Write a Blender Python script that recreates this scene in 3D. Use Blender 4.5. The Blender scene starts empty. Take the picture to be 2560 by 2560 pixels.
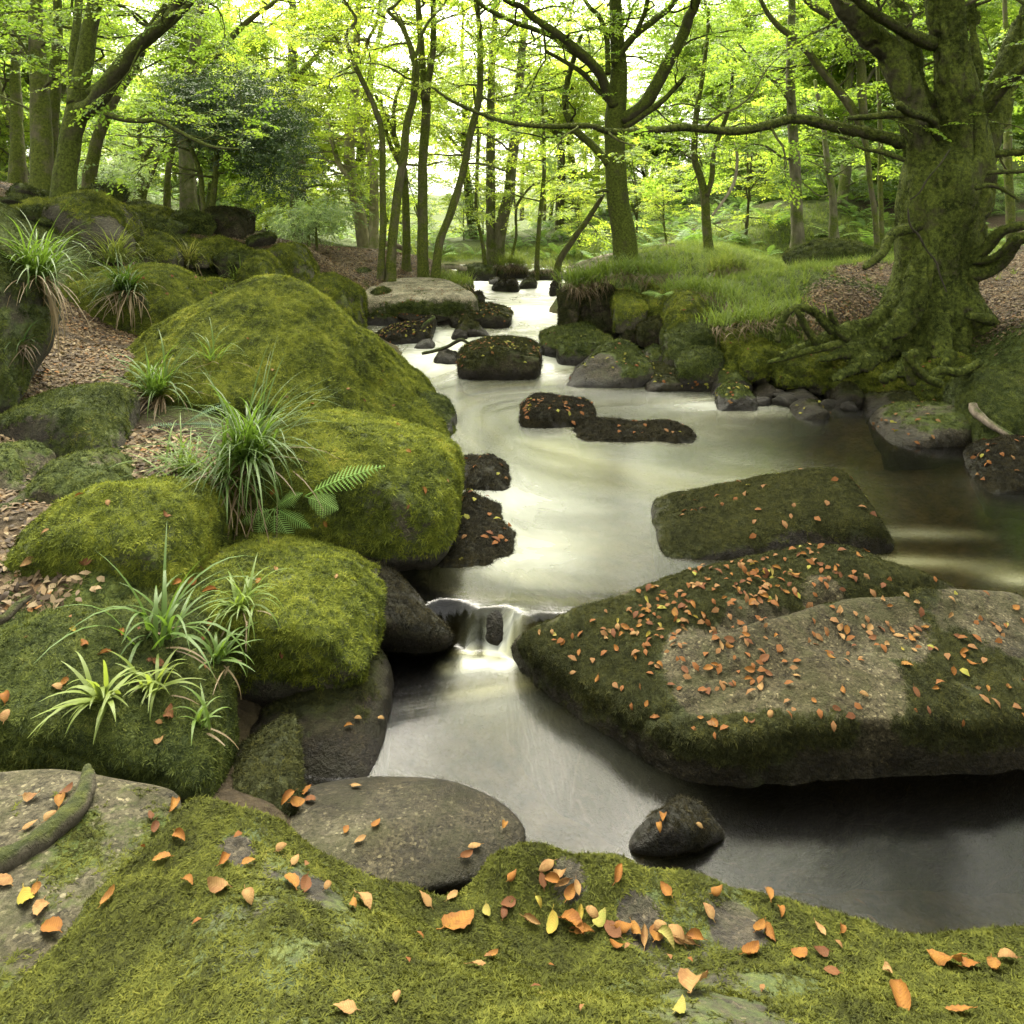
import bpy, bmesh, math, random
import numpy as np
from mathutils import Vector, Matrix, Euler
from mathutils.bvhtree import BVHTree

scene = bpy.context.scene
col = scene.collection
R = math.radians

# ------------------------------------------------------------------ camera, sky, sun, exposure
EYE = 2.1                       # eye height above the middle pool
F = 1800.0                      # focal length in photograph pixels
HX, HY = 1280.0, 560.0          # vanishing point (level camera, lens shifted down)
cam_d = bpy.data.cameras.new('camera')
cam = bpy.data.objects.new('camera', cam_d)
col.objects.link(cam)
cam.location = (0, 0, EYE)
cam.rotation_euler = (R(90), 0, 0)
cam_d.sensor_width = 36
cam_d.lens = 36 * F / 2560
cam_d.shift_y = -(1280 - HY) / 2560
cam_d.clip_start = 0.05
cam_d.clip_end = 2000
scene.camera = cam

SUN_AZ, SUN_EL = R(-14), R(58)   # azimuth from +Y (up the stream), clockwise positive
w = bpy.data.worlds.new("World")
scene.world = w
w.use_nodes = True
wn = w.node_tree
wn.nodes.clear()
sky = wn.nodes.new('ShaderNodeTexSky')
sky.sky_type = 'NISHITA'
sky.sun_disc = False
sky.sun_elevation = SUN_EL
sky.sun_rotation = SUN_AZ
sky.air_density = 1.0
sky.dust_density = 5.0
sky.ozone_density = 0.6
hs = wn.nodes.new('ShaderNodeHueSaturation')      # thin overcast: the blue is veiled
hs.inputs['Saturation'].default_value = 0.12
bg = wn.nodes.new('ShaderNodeBackground')
bg.inputs['Strength'].default_value = 0.11
wo = wn.nodes.new('ShaderNodeOutputWorld')
wn.links.new(sky.outputs[0], hs.inputs['Color'])
wb = wn.nodes.new('ShaderNodeMix')                 # warm white balance of the photograph, the same all over
wb.data_type = 'RGBA'; wb.blend_type = 'MULTIPLY'; wb.inputs[0].default_value = 1
wb.inputs[7].default_value = (1.0, 0.97, 0.86, 1)
wn.links.new(hs.outputs[0], wb.inputs[6])
wn.links.new(wb.outputs[2], bg.inputs['Color'])
wn.links.new(bg.outputs[0], wo.inputs['Surface'])

sun_d = bpy.data.lights.new('sun', 'SUN')
sun_d.energy = 1.5
sun_d.angle = R(60)
sun_d.color = (1.0, 0.93, 0.78)
sun = bpy.data.objects.new('sun', sun_d)
col.objects.link(sun)
sdir = Vector((math.sin(SUN_AZ) * math.cos(SUN_EL), math.cos(SUN_AZ) * math.cos(SUN_EL), math.sin(SUN_EL)))
sun.rotation_euler = sdir.to_track_quat('Z', 'Y').to_euler()
sun.location = sdir * 60

vs = scene.view_settings
vs.view_transform = 'Standard'
vs.look = 'None'
vs.exposure = 3.36
vs.gamma = 1.0
vs.use_curve_mapping = False
scene.render.engine = 'CYCLES'
cy = scene.cycles
cy.max_bounces = 8
cy.diffuse_bounces = 3
cy.glossy_bounces = 3
cy.transmission_bounces = 5
cy.transparent_max_bounces = 8
cy.caustics_reflective = False
cy.caustics_refractive = False
cy.use_denoising = True
cy.sample_clamp_indirect = 6

rng = np.random.default_rng(7)
rnd = random.Random(11)

# ------------------------------------------------------------------ helpers
def p(px, py, Y):
    """point seen at photograph pixel (px, py), Y metres down the view axis"""
    return np.array(((px - HX) / F * Y, Y, EYE - (py - HY) / F * Y))

def g(px, py, z):
    """point seen at photograph pixel (px, py) at height z (below the eye)"""
    return p(px, py, (EYE - z) * F / (py - HY))

def tag(o, label=None, cat=None, group=None, kind=None):
    if label: o['label'] = label
    if cat: o['category'] = cat
    if group: o['group'] = group
    if kind: o['kind'] = kind
    return o

def empty(name, loc, parent=None):
    o = bpy.data.objects.new(name, None)
    col.objects.link(o)
    o.location = loc
    if parent: o.parent = parent
    return o

def np_mesh(name, V, Fc, attrs=None, smooth=True):
    """mesh from arrays: V (n,3), Fc list of int arrays (m,3)/(m,4)"""
    me = bpy.data.meshes.new(name)
    V = np.asarray(V, dtype=np.float32)
    me.vertices.add(len(V))
    me.vertices.foreach_set('co', V.ravel())
    Fc = [np.asarray(f, dtype=np.int32) for f in (Fc if isinstance(Fc, list) else [Fc]) if len(f)]
    if Fc:
        loops = np.concatenate([f.ravel() for f in Fc])
        sizes = np.concatenate([np.full(len(f), f.shape[1], dtype=np.int32) for f in Fc])
        starts = np.concatenate(([0], np.cumsum(sizes)[:-1])).astype(np.int32)
        me.loops.add(len(loops))
        me.loops.foreach_set('vertex_index', loops)
        me.polygons.add(len(sizes))
        me.polygons.foreach_set('loop_start', starts)
        if smooth:
            me.polygons.foreach_set('use_smooth', np.ones(len(sizes), dtype=bool))
    me.update(calc_edges=True)
    for k, a in (attrs or {}).items():
        a = np.asarray(a, dtype=np.float32)
        if a.ndim == 1:
            at = me.attributes.new(k, 'FLOAT', 'POINT')
            at.data.foreach_set('value', a)
        else:
            at = me.attributes.new(k, 'FLOAT_VECTOR', 'POINT')
            at.data.foreach_set('vector', a.ravel())
    return me

def obj(name, me, mat=None, parent=None, loc=None):
    o = bpy.data.objects.new(name, me)
    col.objects.link(o)
    if mat is not None and len(me.materials) == 0:
        for m in (mat if isinstance(mat, (list, tuple)) else [mat]):
            me.materials.append(m)
    if parent: o.parent = parent
    if loc is not None: o.location = loc
    return o

# vectorised value noise
def _hash(ix, iy, iz, seed):
    h = (ix * 374761393 + iy * 668265263 + iz * 2147483647 + seed * 974634541) & 0xFFFFFFFF
    h = ((h ^ (h >> 13)) * 1274126177) & 0xFFFFFFFF
    h = ((h ^ (h >> 15)) * 2246822519) & 0xFFFFFFFF
    return ((h ^ (h >> 16)) & 0xFFFFFF) / float(0xFFFFFF)

def vnoise(P, seed=0):
    P = np.asarray(P, dtype=np.float64)
    i = np.floor(P).astype(np.int64)
    f = P - i
    u = f * f * f * (f * (f * 6 - 15) + 10)
    out = 0
    for dx in (0, 1):
        wx = u[:, 0] if dx else 1 - u[:, 0]
        for dy in (0, 1):
            wy = u[:, 1] if dy else 1 - u[:, 1]
            for dz in (0, 1):
                wz = u[:, 2] if dz else 1 - u[:, 2]
                out = out + wx * wy * wz * _hash(i[:, 0] + dx, i[:, 1] + dy, i[:, 2] + dz, seed)
    return out * 2 - 1

def fbm(P, scale=1.0, octv=4, seed=0, gain=0.5):
    P = np.asarray(P, dtype=np.float64) * scale
    a, s, n = 1.0, 0.0, 0.0
    for k in range(octv):
        s = s + a * vnoise(P + 17.3 * k, seed + k)
        n += a
        a *= gain
        P = P * 2.03
    return s / n

def sstep(a, b, x):
    t = np.clip((np.asarray(x, dtype=float) - a) / (b - a), 0, 1)
    return t * t * (3 - 2 * t)

def normals(V, T):
    n = np.cross(V[T[:, 1]] - V[T[:, 0]], V[T[:, 2]] - V[T[:, 0]])
    out = np.zeros_like(V)
    for k in range(3):
        np.add.at(out, T[:, k], n)
    return out / np.maximum(np.linalg.norm(out, axis=1, keepdims=True), 1e-12)

_ICO = {}
def ico(sub):
    if sub not in _ICO:
        bm = bmesh.new()
        bmesh.ops.create_icosphere(bm, subdivisions=sub, radius=1)
        bm.verts.ensure_lookup_table()
        V = np.array([v.co[:] for v in bm.verts])
        T = np.array([[v.index for v in f.verts] for f in bm.faces], dtype=np.int32)
        bm.free()
        _ICO[sub] = (V / np.linalg.norm(V, axis=1, keepdims=True), T)
    return _ICO[sub]

def hull_planes(P):
    bm = bmesh.new()
    for q in P: bm.verts.new(q)
    bmesh.ops.convex_hull(bm, input=bm.verts)
    bm.normal_update()
    c = np.mean(P, axis=0)
    pl = []
    for f in bm.faces:
        n = np.array(f.normal[:]); d = float(np.dot(n, np.array(f.verts[0].co[:]) - c))
        if d < 0: n, d = -n, -d
        if d < 1e-4 or f.calc_area() < 1e-7: continue
        a = f.calc_area()
        for q in pl:
            if np.dot(q[0], n) > 0.985 and abs(q[1] - d) < 0.06 * max(d, 0.05):
                q[2] += a
                break
        else:
            pl.append([n, d, a])
    bm.free()
    return c, np.array([q[0] for q in pl]), np.array([q[1] for q in pl])

def catmull(P, n):
    """resample polyline P (k,d) through a Catmull-Rom spline, n samples per span"""
    P = np.asarray(P, dtype=float)
    Q = np.vstack([2 * P[0] - P[1], P, 2 * P[-1] - P[-2]])
    out = []
    for i in range(1, len(Q) - 2):
        t = np.linspace(0, 1, n, endpoint=False)[:, None]
        a, b, c, d = Q[i - 1], Q[i], Q[i + 1], Q[i + 2]
        out.append(0.5 * (2 * b + (c - a) * t + (2 * a - 5 * b + 4 * c - d) * t ** 2 + (3 * b - a - 3 * c + d) * t ** 3))
    out.append(Q[-2][None])
    return np.vstack(out)

class MB:
    """collects pieces into one mesh"""
    def __init__(s): s.V = []; s.Q = []; s.T = []; s.n = 0; s.A = {}
    def add(s, V, Q=None, T=None, **at):
        V = np.asarray(V, dtype=float)
        if Q is not None and len(Q): s.Q.append(np.asarray(Q) + s.n)
        if T is not None and len(T): s.T.append(np.asarray(T) + s.n)
        s.V.append(V); s.n += len(V)
        for k, a in at.items(): s.A.setdefault(k, []).append(np.broadcast_to(np.asarray(a, dtype=float), (len(V),)))
    def tube(s, P, rad, sides=8, cap=True, lump=0.0, seed=0):
        P = np.asarray(P, dtype=float); rad = np.asarray(rad, dtype=float); n = len(P)
        t = np.gradient(P, axis=0); t /= np.maximum(np.linalg.norm(t, axis=1, keepdims=True), 1e-9)
        ref = np.array((0., 0., 1.)) if abs(t[:, 2]).mean() < 0.8 else np.array((0., 1., 0.))
        u = np.cross(t, ref); u /= np.maximum(np.linalg.norm(u, axis=1, keepdims=True), 1e-9)
        v = np.cross(t, u)
        a = np.linspace(0, 2 * np.pi, sides, endpoint=False)
        ring = np.cos(a)[None, :, None] * u[:, None] + np.sin(a)[None, :, None] * v[:, None]
        V = P[:, None] + ring * rad[:, None, None]
        if lump > 0:
            k = fbm(V.reshape(-1, 3), 1.0 / max(2.2 * rad.mean(), 1e-3), 3, seed).reshape(n, sides, 1)
            V = V + ring * rad[:, None, None] * lump * k
        i = np.arange(n - 1)[:, None] * sides; j = np.arange(sides)[None]
        Q = np.stack([i + j, i + (j + 1) % sides, i + sides + (j + 1) % sides, i + sides + j], -1).reshape(-1, 4)
        V = V.reshape(-1, 3); T = None
        if cap:
            V = np.vstack([V, P[-1] + t[-1] * rad[-1] * 0.6, P[0] - t[0] * rad[0] * 0.2])
            b = (n - 1) * sides; jj = np.arange(sides)
            T = np.vstack([np.stack([b + jj, b + (jj + 1) % sides, np.full(sides, n * sides)], -1),
                           np.stack([(jj + 1) % sides, jj, np.full(sides, n * sides + 1)], -1)])
        s.add(V, Q, T)
    def mesh(s, name, smooth=True):
        V = np.vstack(s.V) if s.V else np.zeros((0, 3))
        return np_mesh(name, V, [f for f in (np.vstack(s.Q) if s.Q else [], np.vstack(s.T) if s.T else []) if len(f)],
                       {k: np.concatenate(a) for k, a in s.A.items()}, smooth)

# ------------------------------------------------------------------ materials
class NT:
    def __init__(s, name):
        s.m = bpy.data.materials.new(name); s.m.use_nodes = True
        s.t = s.m.node_tree; s.t.nodes.clear()
        s.out = s.n('ShaderNodeOutputMaterial')
    def n(s, typ, ins=None, **props):
        nd = s.t.nodes.new(typ)
        for k, v in props.items(): setattr(nd, k, v)
        for k, v in (ins or {}).items():
            sk = nd.inputs[k]
            if isinstance(v, bpy.types.NodeSocket): s.t.links.new(v, sk)
            elif isinstance(v, (tuple, list)) and len(v) == 3 and sk.type == 'RGBA': sk.default_value = (*v, 1)
            else: sk.default_value = v
        return nd
    def pos(s): return s.n('ShaderNodeNewGeometry').outputs['Position']
    def noise(s, scale, detail=4, rough=0.55, vec=None, dist=0.0, col=False):
        nd = s.n('ShaderNodeTexNoise', {'Vector': vec if vec is not None else s.pos(), 'Scale': scale, 'Detail': detail, 'Roughness': rough, 'Distortion': dist})
        return nd.outputs['Color' if col else 'Fac']
    def ramp(s, fac, stops, ease=False):
        nd = s.n('ShaderNodeValToRGB', {'Fac': fac})
        nd.color_ramp.interpolation = 'EASE' if ease else 'LINEAR'
        e = nd.color_ramp.elements
        while len(e) < len(stops): e.new(0.5)
        for el, (q, c) in zip(e, stops):
            el.position = q
            el.color = (*c, 1) if isinstance(c, (tuple, list)) else (c, c, c, 1)
        return nd.outputs[0]
    def mix(s, fac, a, b, mode='MIX'):
        nd = s.n('ShaderNodeMix', data_type='RGBA', blend_type=mode)
        for k, v in ((0, fac), (6, a), (7, b)):
            if isinstance(v, bpy.types.NodeSocket): s.t.links.new(v, nd.inputs[k])
            elif isinstance(v, (tuple, list)): nd.inputs[k].default_value = (*v, 1)
            elif k: nd.inputs[k].default_value = (v, v, v, 1)
            else: nd.inputs[k].default_value = v
        return nd.outputs[2]
    def math(s, op, a, b=0.0, clamp=False):
        nd = s.n('ShaderNodeMath', {0: a, 1: b}, operation=op); nd.use_clamp = clamp
        return nd.outputs[0]
    def attr(s, name): return s.n('ShaderNodeAttribute', attribute_name=name).outputs['Fac']
    def rand(s): return s.n('ShaderNodeObjectInfo').outputs['Random']
    def bump(s, h, strength=0.5, dist=0.02, nrm=None):
        ins = {'Height': h, 'Strength': strength, 'Distance': dist}
        if nrm is not None: ins['Normal'] = nrm
        return s.n('ShaderNodeBump', ins).outputs[0]
    def surf(s, sh): s.t.links.new(sh, s.out.inputs['Surface']); return s.m
    def pbr(s, colr, rough=0.9, nrm=None, spec=0.3):
        ins = {'Base Color': colr, 'Roughness': rough, 'Specular IOR Level': spec}
        if nrm is not None: ins['Normal'] = nrm
        return s.n('ShaderNodeBsdfPrincipled', ins).outputs[0]

def rock_mat(name, stone, moss, fine=1.0, spec=0.3):
    """granite whose painted-on moss follows the 'moss' attribute; 'wet' darkens the stone near the waterline"""
    s = NT(name)
    P = s.pos()
    n1 = s.noise(3.5 * fine, 6, 0.6, P)
    st = s.ramp(n1, [(0.3, stone[0]), (0.55, stone[1]), (0.75, stone[2])])
    vor = s.n('ShaderNodeTexVoronoi', {'Vector': P, 'Scale': 110 * fine}).outputs['Color']
    vg = s.n('ShaderNodeSeparateColor', {'Color': vor}).outputs[0]
    st = s.mix(0.8, st, s.ramp(vg, [(0.0, 0.25), (0.35, 0.75), (0.8, 1.05), (0.93, 1.5), (1.0, 3.0)]), 'MULTIPLY')
    blot = s.ramp(s.noise(26 * fine, 6, 0.75, P), [(0.38, 0.35), (0.5, 1.0), (0.66, 1.35)])
    st = s.mix(0.8, st, blot, 'MULTIPLY')
    film = s.ramp(s.noise(5.5 * fine, 7, 0.7, P, 0.6), [(0.46, 0.0), (0.62, 0.75)])      # green-brown algae film
    st = s.mix(film, st, (0.030, 0.031, 0.012))
    lich = s.ramp(s.noise(9 * fine, 5, 0.65, P), [(0.6, 0.0), (0.68, 1.0)])
    st = s.mix(s.math('MULTIPLY', lich, 0.35), st, (0.085, 0.082, 0.045))
    stn = s.ramp(s.noise(1.7 * fine, 5, 0.6, P, 0.4), [(0.42, 0.0), (0.62, 1.0)])
    st = s.mix(s.math('MULTIPLY', stn, 0.6), st, s.mix(1.0, st, (0.5, 0.47, 0.32), 'MULTIPLY'))
    wet = s.attr('wet')
    st = s.mix(s.math('MULTIPLY', wet, 0.85), st, s.mix(1.0, st, (0.22, 0.2, 0.17), 'MULTIPLY'))
    n2 = s.noise(30 * fine, 5, 0.7, P)
    n3 = s.noise(5, 3, 0.5, P)
    mc = s.ramp(s.math('ADD', s.math('MULTIPLY', n2, 0.75), s.math('MULTIPLY', n3, 0.4)), [(0.36, moss[0]), (0.56, moss[1]), (0.78, moss[2])])
    edge = s.math('ADD', s.attr('moss'), s.math('MULTIPLY', s.math('SUBTRACT', s.noise(14 * fine, 6, 0.7, P), 0.5), 1.0))
    fac = s.ramp(edge, [(0.38, 0.0), (0.56, 1.0)])
    c = s.mix(fac, st, mc)
    h = s.math('ADD', s.math('MULTIPLY', s.noise(90 * fine, 4, 0.7, P), 1.0), s.math('MULTIPLY', s.noise(22 * fine, 4, 0.6, P), 1.6))
    nb = s.bump(h, 0.8, 0.02 / fine)
    rough = s.math('SUBTRACT', 0.92, s.math('MULTIPLY', wet, 0.45))
    rough = s.mix(fac, rough, 0.95)
    return s.surf(s.pbr(c, rough, nb, spec))

G_BRIGHT = [(0.010, 0.014, 0.004), (0.032, 0.042, 0.008), (0.075, 0.086, 0.014)]  # moss undercoat darkened to put shade into the gaps between tufts
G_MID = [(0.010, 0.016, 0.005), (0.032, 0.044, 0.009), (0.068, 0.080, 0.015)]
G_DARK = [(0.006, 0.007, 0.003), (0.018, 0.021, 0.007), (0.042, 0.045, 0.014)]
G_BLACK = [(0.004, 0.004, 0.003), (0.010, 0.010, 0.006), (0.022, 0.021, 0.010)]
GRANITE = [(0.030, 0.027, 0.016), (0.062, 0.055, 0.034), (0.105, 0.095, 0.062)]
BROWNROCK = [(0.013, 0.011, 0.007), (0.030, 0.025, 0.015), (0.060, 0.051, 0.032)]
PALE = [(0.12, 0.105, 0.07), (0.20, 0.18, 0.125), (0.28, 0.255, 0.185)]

M = {}
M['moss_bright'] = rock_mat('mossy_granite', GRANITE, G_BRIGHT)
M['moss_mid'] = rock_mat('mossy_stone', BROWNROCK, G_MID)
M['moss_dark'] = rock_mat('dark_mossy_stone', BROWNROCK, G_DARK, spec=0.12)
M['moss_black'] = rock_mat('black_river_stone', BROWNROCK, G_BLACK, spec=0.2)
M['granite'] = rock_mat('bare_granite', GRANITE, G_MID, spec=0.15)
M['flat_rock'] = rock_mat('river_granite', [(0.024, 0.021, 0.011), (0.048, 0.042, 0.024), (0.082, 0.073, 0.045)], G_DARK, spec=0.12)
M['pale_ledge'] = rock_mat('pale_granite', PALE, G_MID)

def blade_mat(name, stops, trans=0.35, rough=0.6, spec=0.25, posn=0.0):
    """thin leaf or blade: random colour per instance, lets light through"""
    s = NT(name)
    r = s.rand()
    if posn: r = s.math('ADD', s.math('MULTIPLY', r, 1 - posn), s.math('MULTIPLY', s.ramp(s.math('ADD', s.math('MULTIPLY', s.noise(3.1, 4, 0.6), 0.55), s.math('MULTIPLY', s.noise(13, 4, 0.65), 0.45)), [(0.36, 0.0), (0.64, 1.0)]), posn))
    c = s.ramp(r, stops)
    a = s.pbr(c, rough, None, spec)
    tc = s.mix(1.0, c, (1.5, 1.45, 0.9), 'MULTIPLY')
    b = s.n('ShaderNodeBsdfTranslucent', {'Color': tc}).outputs[0]
    return s.surf(s.n('ShaderNodeMixShader', {0: trans, 1: a, 2: b}).outputs[0])

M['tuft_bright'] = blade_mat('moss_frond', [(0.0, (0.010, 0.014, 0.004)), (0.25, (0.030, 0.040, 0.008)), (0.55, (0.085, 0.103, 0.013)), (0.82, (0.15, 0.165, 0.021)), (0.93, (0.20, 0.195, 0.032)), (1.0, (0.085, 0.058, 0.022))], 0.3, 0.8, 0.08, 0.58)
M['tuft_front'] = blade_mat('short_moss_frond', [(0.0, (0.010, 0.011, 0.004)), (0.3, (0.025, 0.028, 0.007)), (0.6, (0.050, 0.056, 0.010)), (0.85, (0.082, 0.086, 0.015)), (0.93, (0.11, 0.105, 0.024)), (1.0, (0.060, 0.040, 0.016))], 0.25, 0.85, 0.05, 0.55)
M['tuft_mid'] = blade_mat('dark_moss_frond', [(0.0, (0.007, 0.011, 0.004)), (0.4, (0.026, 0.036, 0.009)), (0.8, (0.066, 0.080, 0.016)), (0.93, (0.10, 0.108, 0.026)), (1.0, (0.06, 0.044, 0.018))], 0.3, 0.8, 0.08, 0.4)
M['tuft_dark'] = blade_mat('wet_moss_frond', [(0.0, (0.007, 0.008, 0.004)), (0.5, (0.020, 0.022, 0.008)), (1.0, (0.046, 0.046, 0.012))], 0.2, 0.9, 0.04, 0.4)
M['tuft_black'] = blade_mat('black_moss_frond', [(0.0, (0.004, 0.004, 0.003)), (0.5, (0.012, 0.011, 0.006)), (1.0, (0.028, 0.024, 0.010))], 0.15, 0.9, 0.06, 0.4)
M['grass'] = blade_mat('grass_blade', [(0.0, (0.030, 0.060, 0.010)), (0.5, (0.060, 0.105, 0.016)), (0.85, (0.105, 0.15, 0.026)), (1.0, (0.16, 0.15, 0.05))], 0.45, 0.5, 0.25)
M['bank_grass'] = blade_mat('bank_grass_blade', [(0.0, (0.055, 0.090, 0.016)), (0.5, (0.105, 0.15, 0.026)), (0.88, (0.16, 0.20, 0.045)), (1.0, (0.24, 0.20, 0.09))], 0.45, 0.6, 0.15, 0.4)
M['dry'] = blade_mat('dry_blade', [(0.0, (0.05, 0.034, 0.015)), (0.6, (0.105, 0.076, 0.036)), (1.0, (0.18, 0.14, 0.075))], 0.3)
M['fern'] = blade_mat('fern_green', [(0.0, (0.14, 0.25, 0.05)), (1.0, (0.24, 0.36, 0.10))], 0.45, 0.6)
M['bracken'] = blade_mat('bracken_green', [(0.0, (0.06, 0.12, 0.03)), (0.6, (0.12, 0.20, 0.045)), (1.0, (0.19, 0.25, 0.06))], 0.45, 0.6, 0.2, 0.4)
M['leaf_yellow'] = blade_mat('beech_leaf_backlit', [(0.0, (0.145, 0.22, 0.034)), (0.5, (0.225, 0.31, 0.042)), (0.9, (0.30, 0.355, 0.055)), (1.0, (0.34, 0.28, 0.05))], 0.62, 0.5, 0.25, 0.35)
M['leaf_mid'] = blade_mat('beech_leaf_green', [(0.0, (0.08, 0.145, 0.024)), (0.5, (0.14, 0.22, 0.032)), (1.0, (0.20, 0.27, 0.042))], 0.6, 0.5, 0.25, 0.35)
M['leaf_pale'] = blade_mat('understorey_leaf', [(0.0, (0.10, 0.16, 0.07)), (0.6, (0.16, 0.23, 0.10)), (1.0, (0.22, 0.29, 0.13))], 0.5, 0.5, 0.25, 0.3)
M['leaf_holly'] = blade_mat('holly_leaf', [(0.0, (0.022, 0.044, 0.014)), (0.6, (0.042, 0.075, 0.022)), (1.0, (0.075, 0.115, 0.038))], 0.2, 0.45, 0.3)
M['litter'] = blade_mat('litter_leaf', [(0.0, (0.016, 0.010, 0.005)), (0.35, (0.052, 0.034, 0.015)), (0.75, (0.105, 0.074, 0.036)), (0.9, (0.15, 0.115, 0.06)), (1.0, (0.135, 0.058, 0.012))], 0.15, 0.75)

def fallen_mat(name, a, b, spot=(0.075, 0.028, 0.010)):
    s = NT(name)
    tc = s.n('ShaderNodeTexCoord').outputs['Object']
    r = s.rand()
    c = s.mix(r, a, b)
    sep = s.n('ShaderNodeSeparateXYZ', {'Vector': tc})
    ay = s.math('ABSOLUTE', sep.outputs['Y'])
    vein = s.n('ShaderNodeMath', {0: s.math('ADD', s.math('MULTIPLY', sep.outputs['X'], 900.0), s.math('MULTIPLY', ay, -700.0))}, operation='SINE').outputs[0]
    c = s.mix(s.ramp(vein, [(0.0, 0.0), (1.0, 0.3)]), c, s.mix(1.0, c, (0.55, 0.42, 0.32), 'MULTIPLY'))
    c = s.mix(s.ramp(s.noise(38, 5, 0.65), [(0.45, 0.0), (0.72, 0.8)]), c, spot)
    c = s.mix(s.ramp(ay, [(0.010, 0.0), (0.022, 0.5)]), c, spot)
    nb = s.bump(vein, 0.15, 0.002)
    sh = s.pbr(c, 0.75, nb, 0.12)
    tr = s.n('ShaderNodeBsdfTranslucent', {'Color': c}).outputs[0]
    return s.surf(s.n('ShaderNodeMixShader', {0: 0.2, 1: sh, 2: tr}).outputs[0])
M['fall_orange'] = fallen_mat('orange_dead_leaf', (0.130, 0.054, 0.009), (0.150, 0.076, 0.015))
M['fall_tan'] = fallen_mat('tan_dead_leaf', (0.150, 0.090, 0.032), (0.175, 0.112, 0.044))
M['fall_brown'] = fallen_mat('brown_dead_leaf', (0.052, 0.022, 0.009), (0.090, 0.040, 0.014))
M['fall_yellow'] = fallen_mat('yellow_dead_leaf', (0.170, 0.125, 0.017), (0.145, 0.125, 0.036), (0.10, 0.12, 0.02))

def bark_mat(name, bark, moss, cover):
    s = NT(name)
    P = s.pos()
    mp = s.n('ShaderNodeMapping', {'Vector': P, 'Scale': (1, 1, 0.35)}).outputs[0]
    n1 = s.noise(9, 6, 0.65, mp)
    c = s.ramp(n1, [(0.3, bark[0]), (0.7, bark[1])])
    n2 = s.noise(26, 5, 0.7, P)
    mc = s.ramp(n2, [(0.3, moss[0]), (0.52, moss[1]), (0.75, moss[2])])
    nz = s.n('ShaderNodeSeparateXYZ', {'Vector': s.n('ShaderNodeNewGeometry').outputs['Normal']}).outputs['Z']
    e = s.math('ADD', s.noise(3.2, 5, 0.65, P), s.math('MULTIPLY', nz, 0.35))
    f = s.ramp(e, [(0.62 - cover * 0.4, 0.0), (0.80 - cover * 0.4, 1.0)])
    c = s.mix(f, c, mc)
    h = s.math('ADD', s.noise(60, 5, 0.7, mp), s.math('MULTIPLY', s.noise(18, 5, 0.65, mp), 1.5))
    return s.surf(s.pbr(c, 0.95, s.bump(h, 0.9, 0.03), 0.15))
M['bark_hero'] = bark_mat('mossy_beech_bark', [(0.022, 0.021, 0.011), (0.06, 0.056, 0.028)], [(0.014, 0.021, 0.004), (0.055, 0.070, 0.010), (0.115, 0.130, 0.018)], 0.8)
M['bark_mid'] = bark_mat('beech_bark', [(0.045, 0.041, 0.024), (0.125, 0.112, 0.066)], [(0.024, 0.032, 0.006), (0.07, 0.086, 0.014), (0.135, 0.15, 0.024)], 0.6)
M['bark_grey'] = bark_mat('grey_beech_bark', [(0.06, 0.055, 0.035), (0.15, 0.14, 0.09)], [(0.03, 0.04, 0.01), (0.07, 0.09, 0.016), (0.12, 0.14, 0.03)], 0.4)
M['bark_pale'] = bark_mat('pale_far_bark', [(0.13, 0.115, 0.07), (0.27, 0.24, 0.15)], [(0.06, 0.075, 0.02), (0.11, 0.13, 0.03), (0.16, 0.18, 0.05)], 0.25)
M['deadwood'] = bark_mat('weathered_wood', [(0.14, 0.12, 0.085), (0.34, 0.30, 0.22)], G_MID, -0.1)
M['driftwood'] = bark_mat('wet_driftwood', [(0.07, 0.055, 0.04), (0.24, 0.20, 0.15)], G_MID, -0.2)
M['old_root'] = bark_mat('old_root_bark', [(0.026, 0.022, 0.014), (0.075, 0.066, 0.045)], [(0.010, 0.014, 0.004), (0.030, 0.036, 0.009), (0.06, 0.066, 0.014)], 0.12)
M['twig'] = bark_mat('twig_bark', [(0.02, 0.018, 0.012), (0.05, 0.045, 0.028)], G_MID, 0.2)

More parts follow.
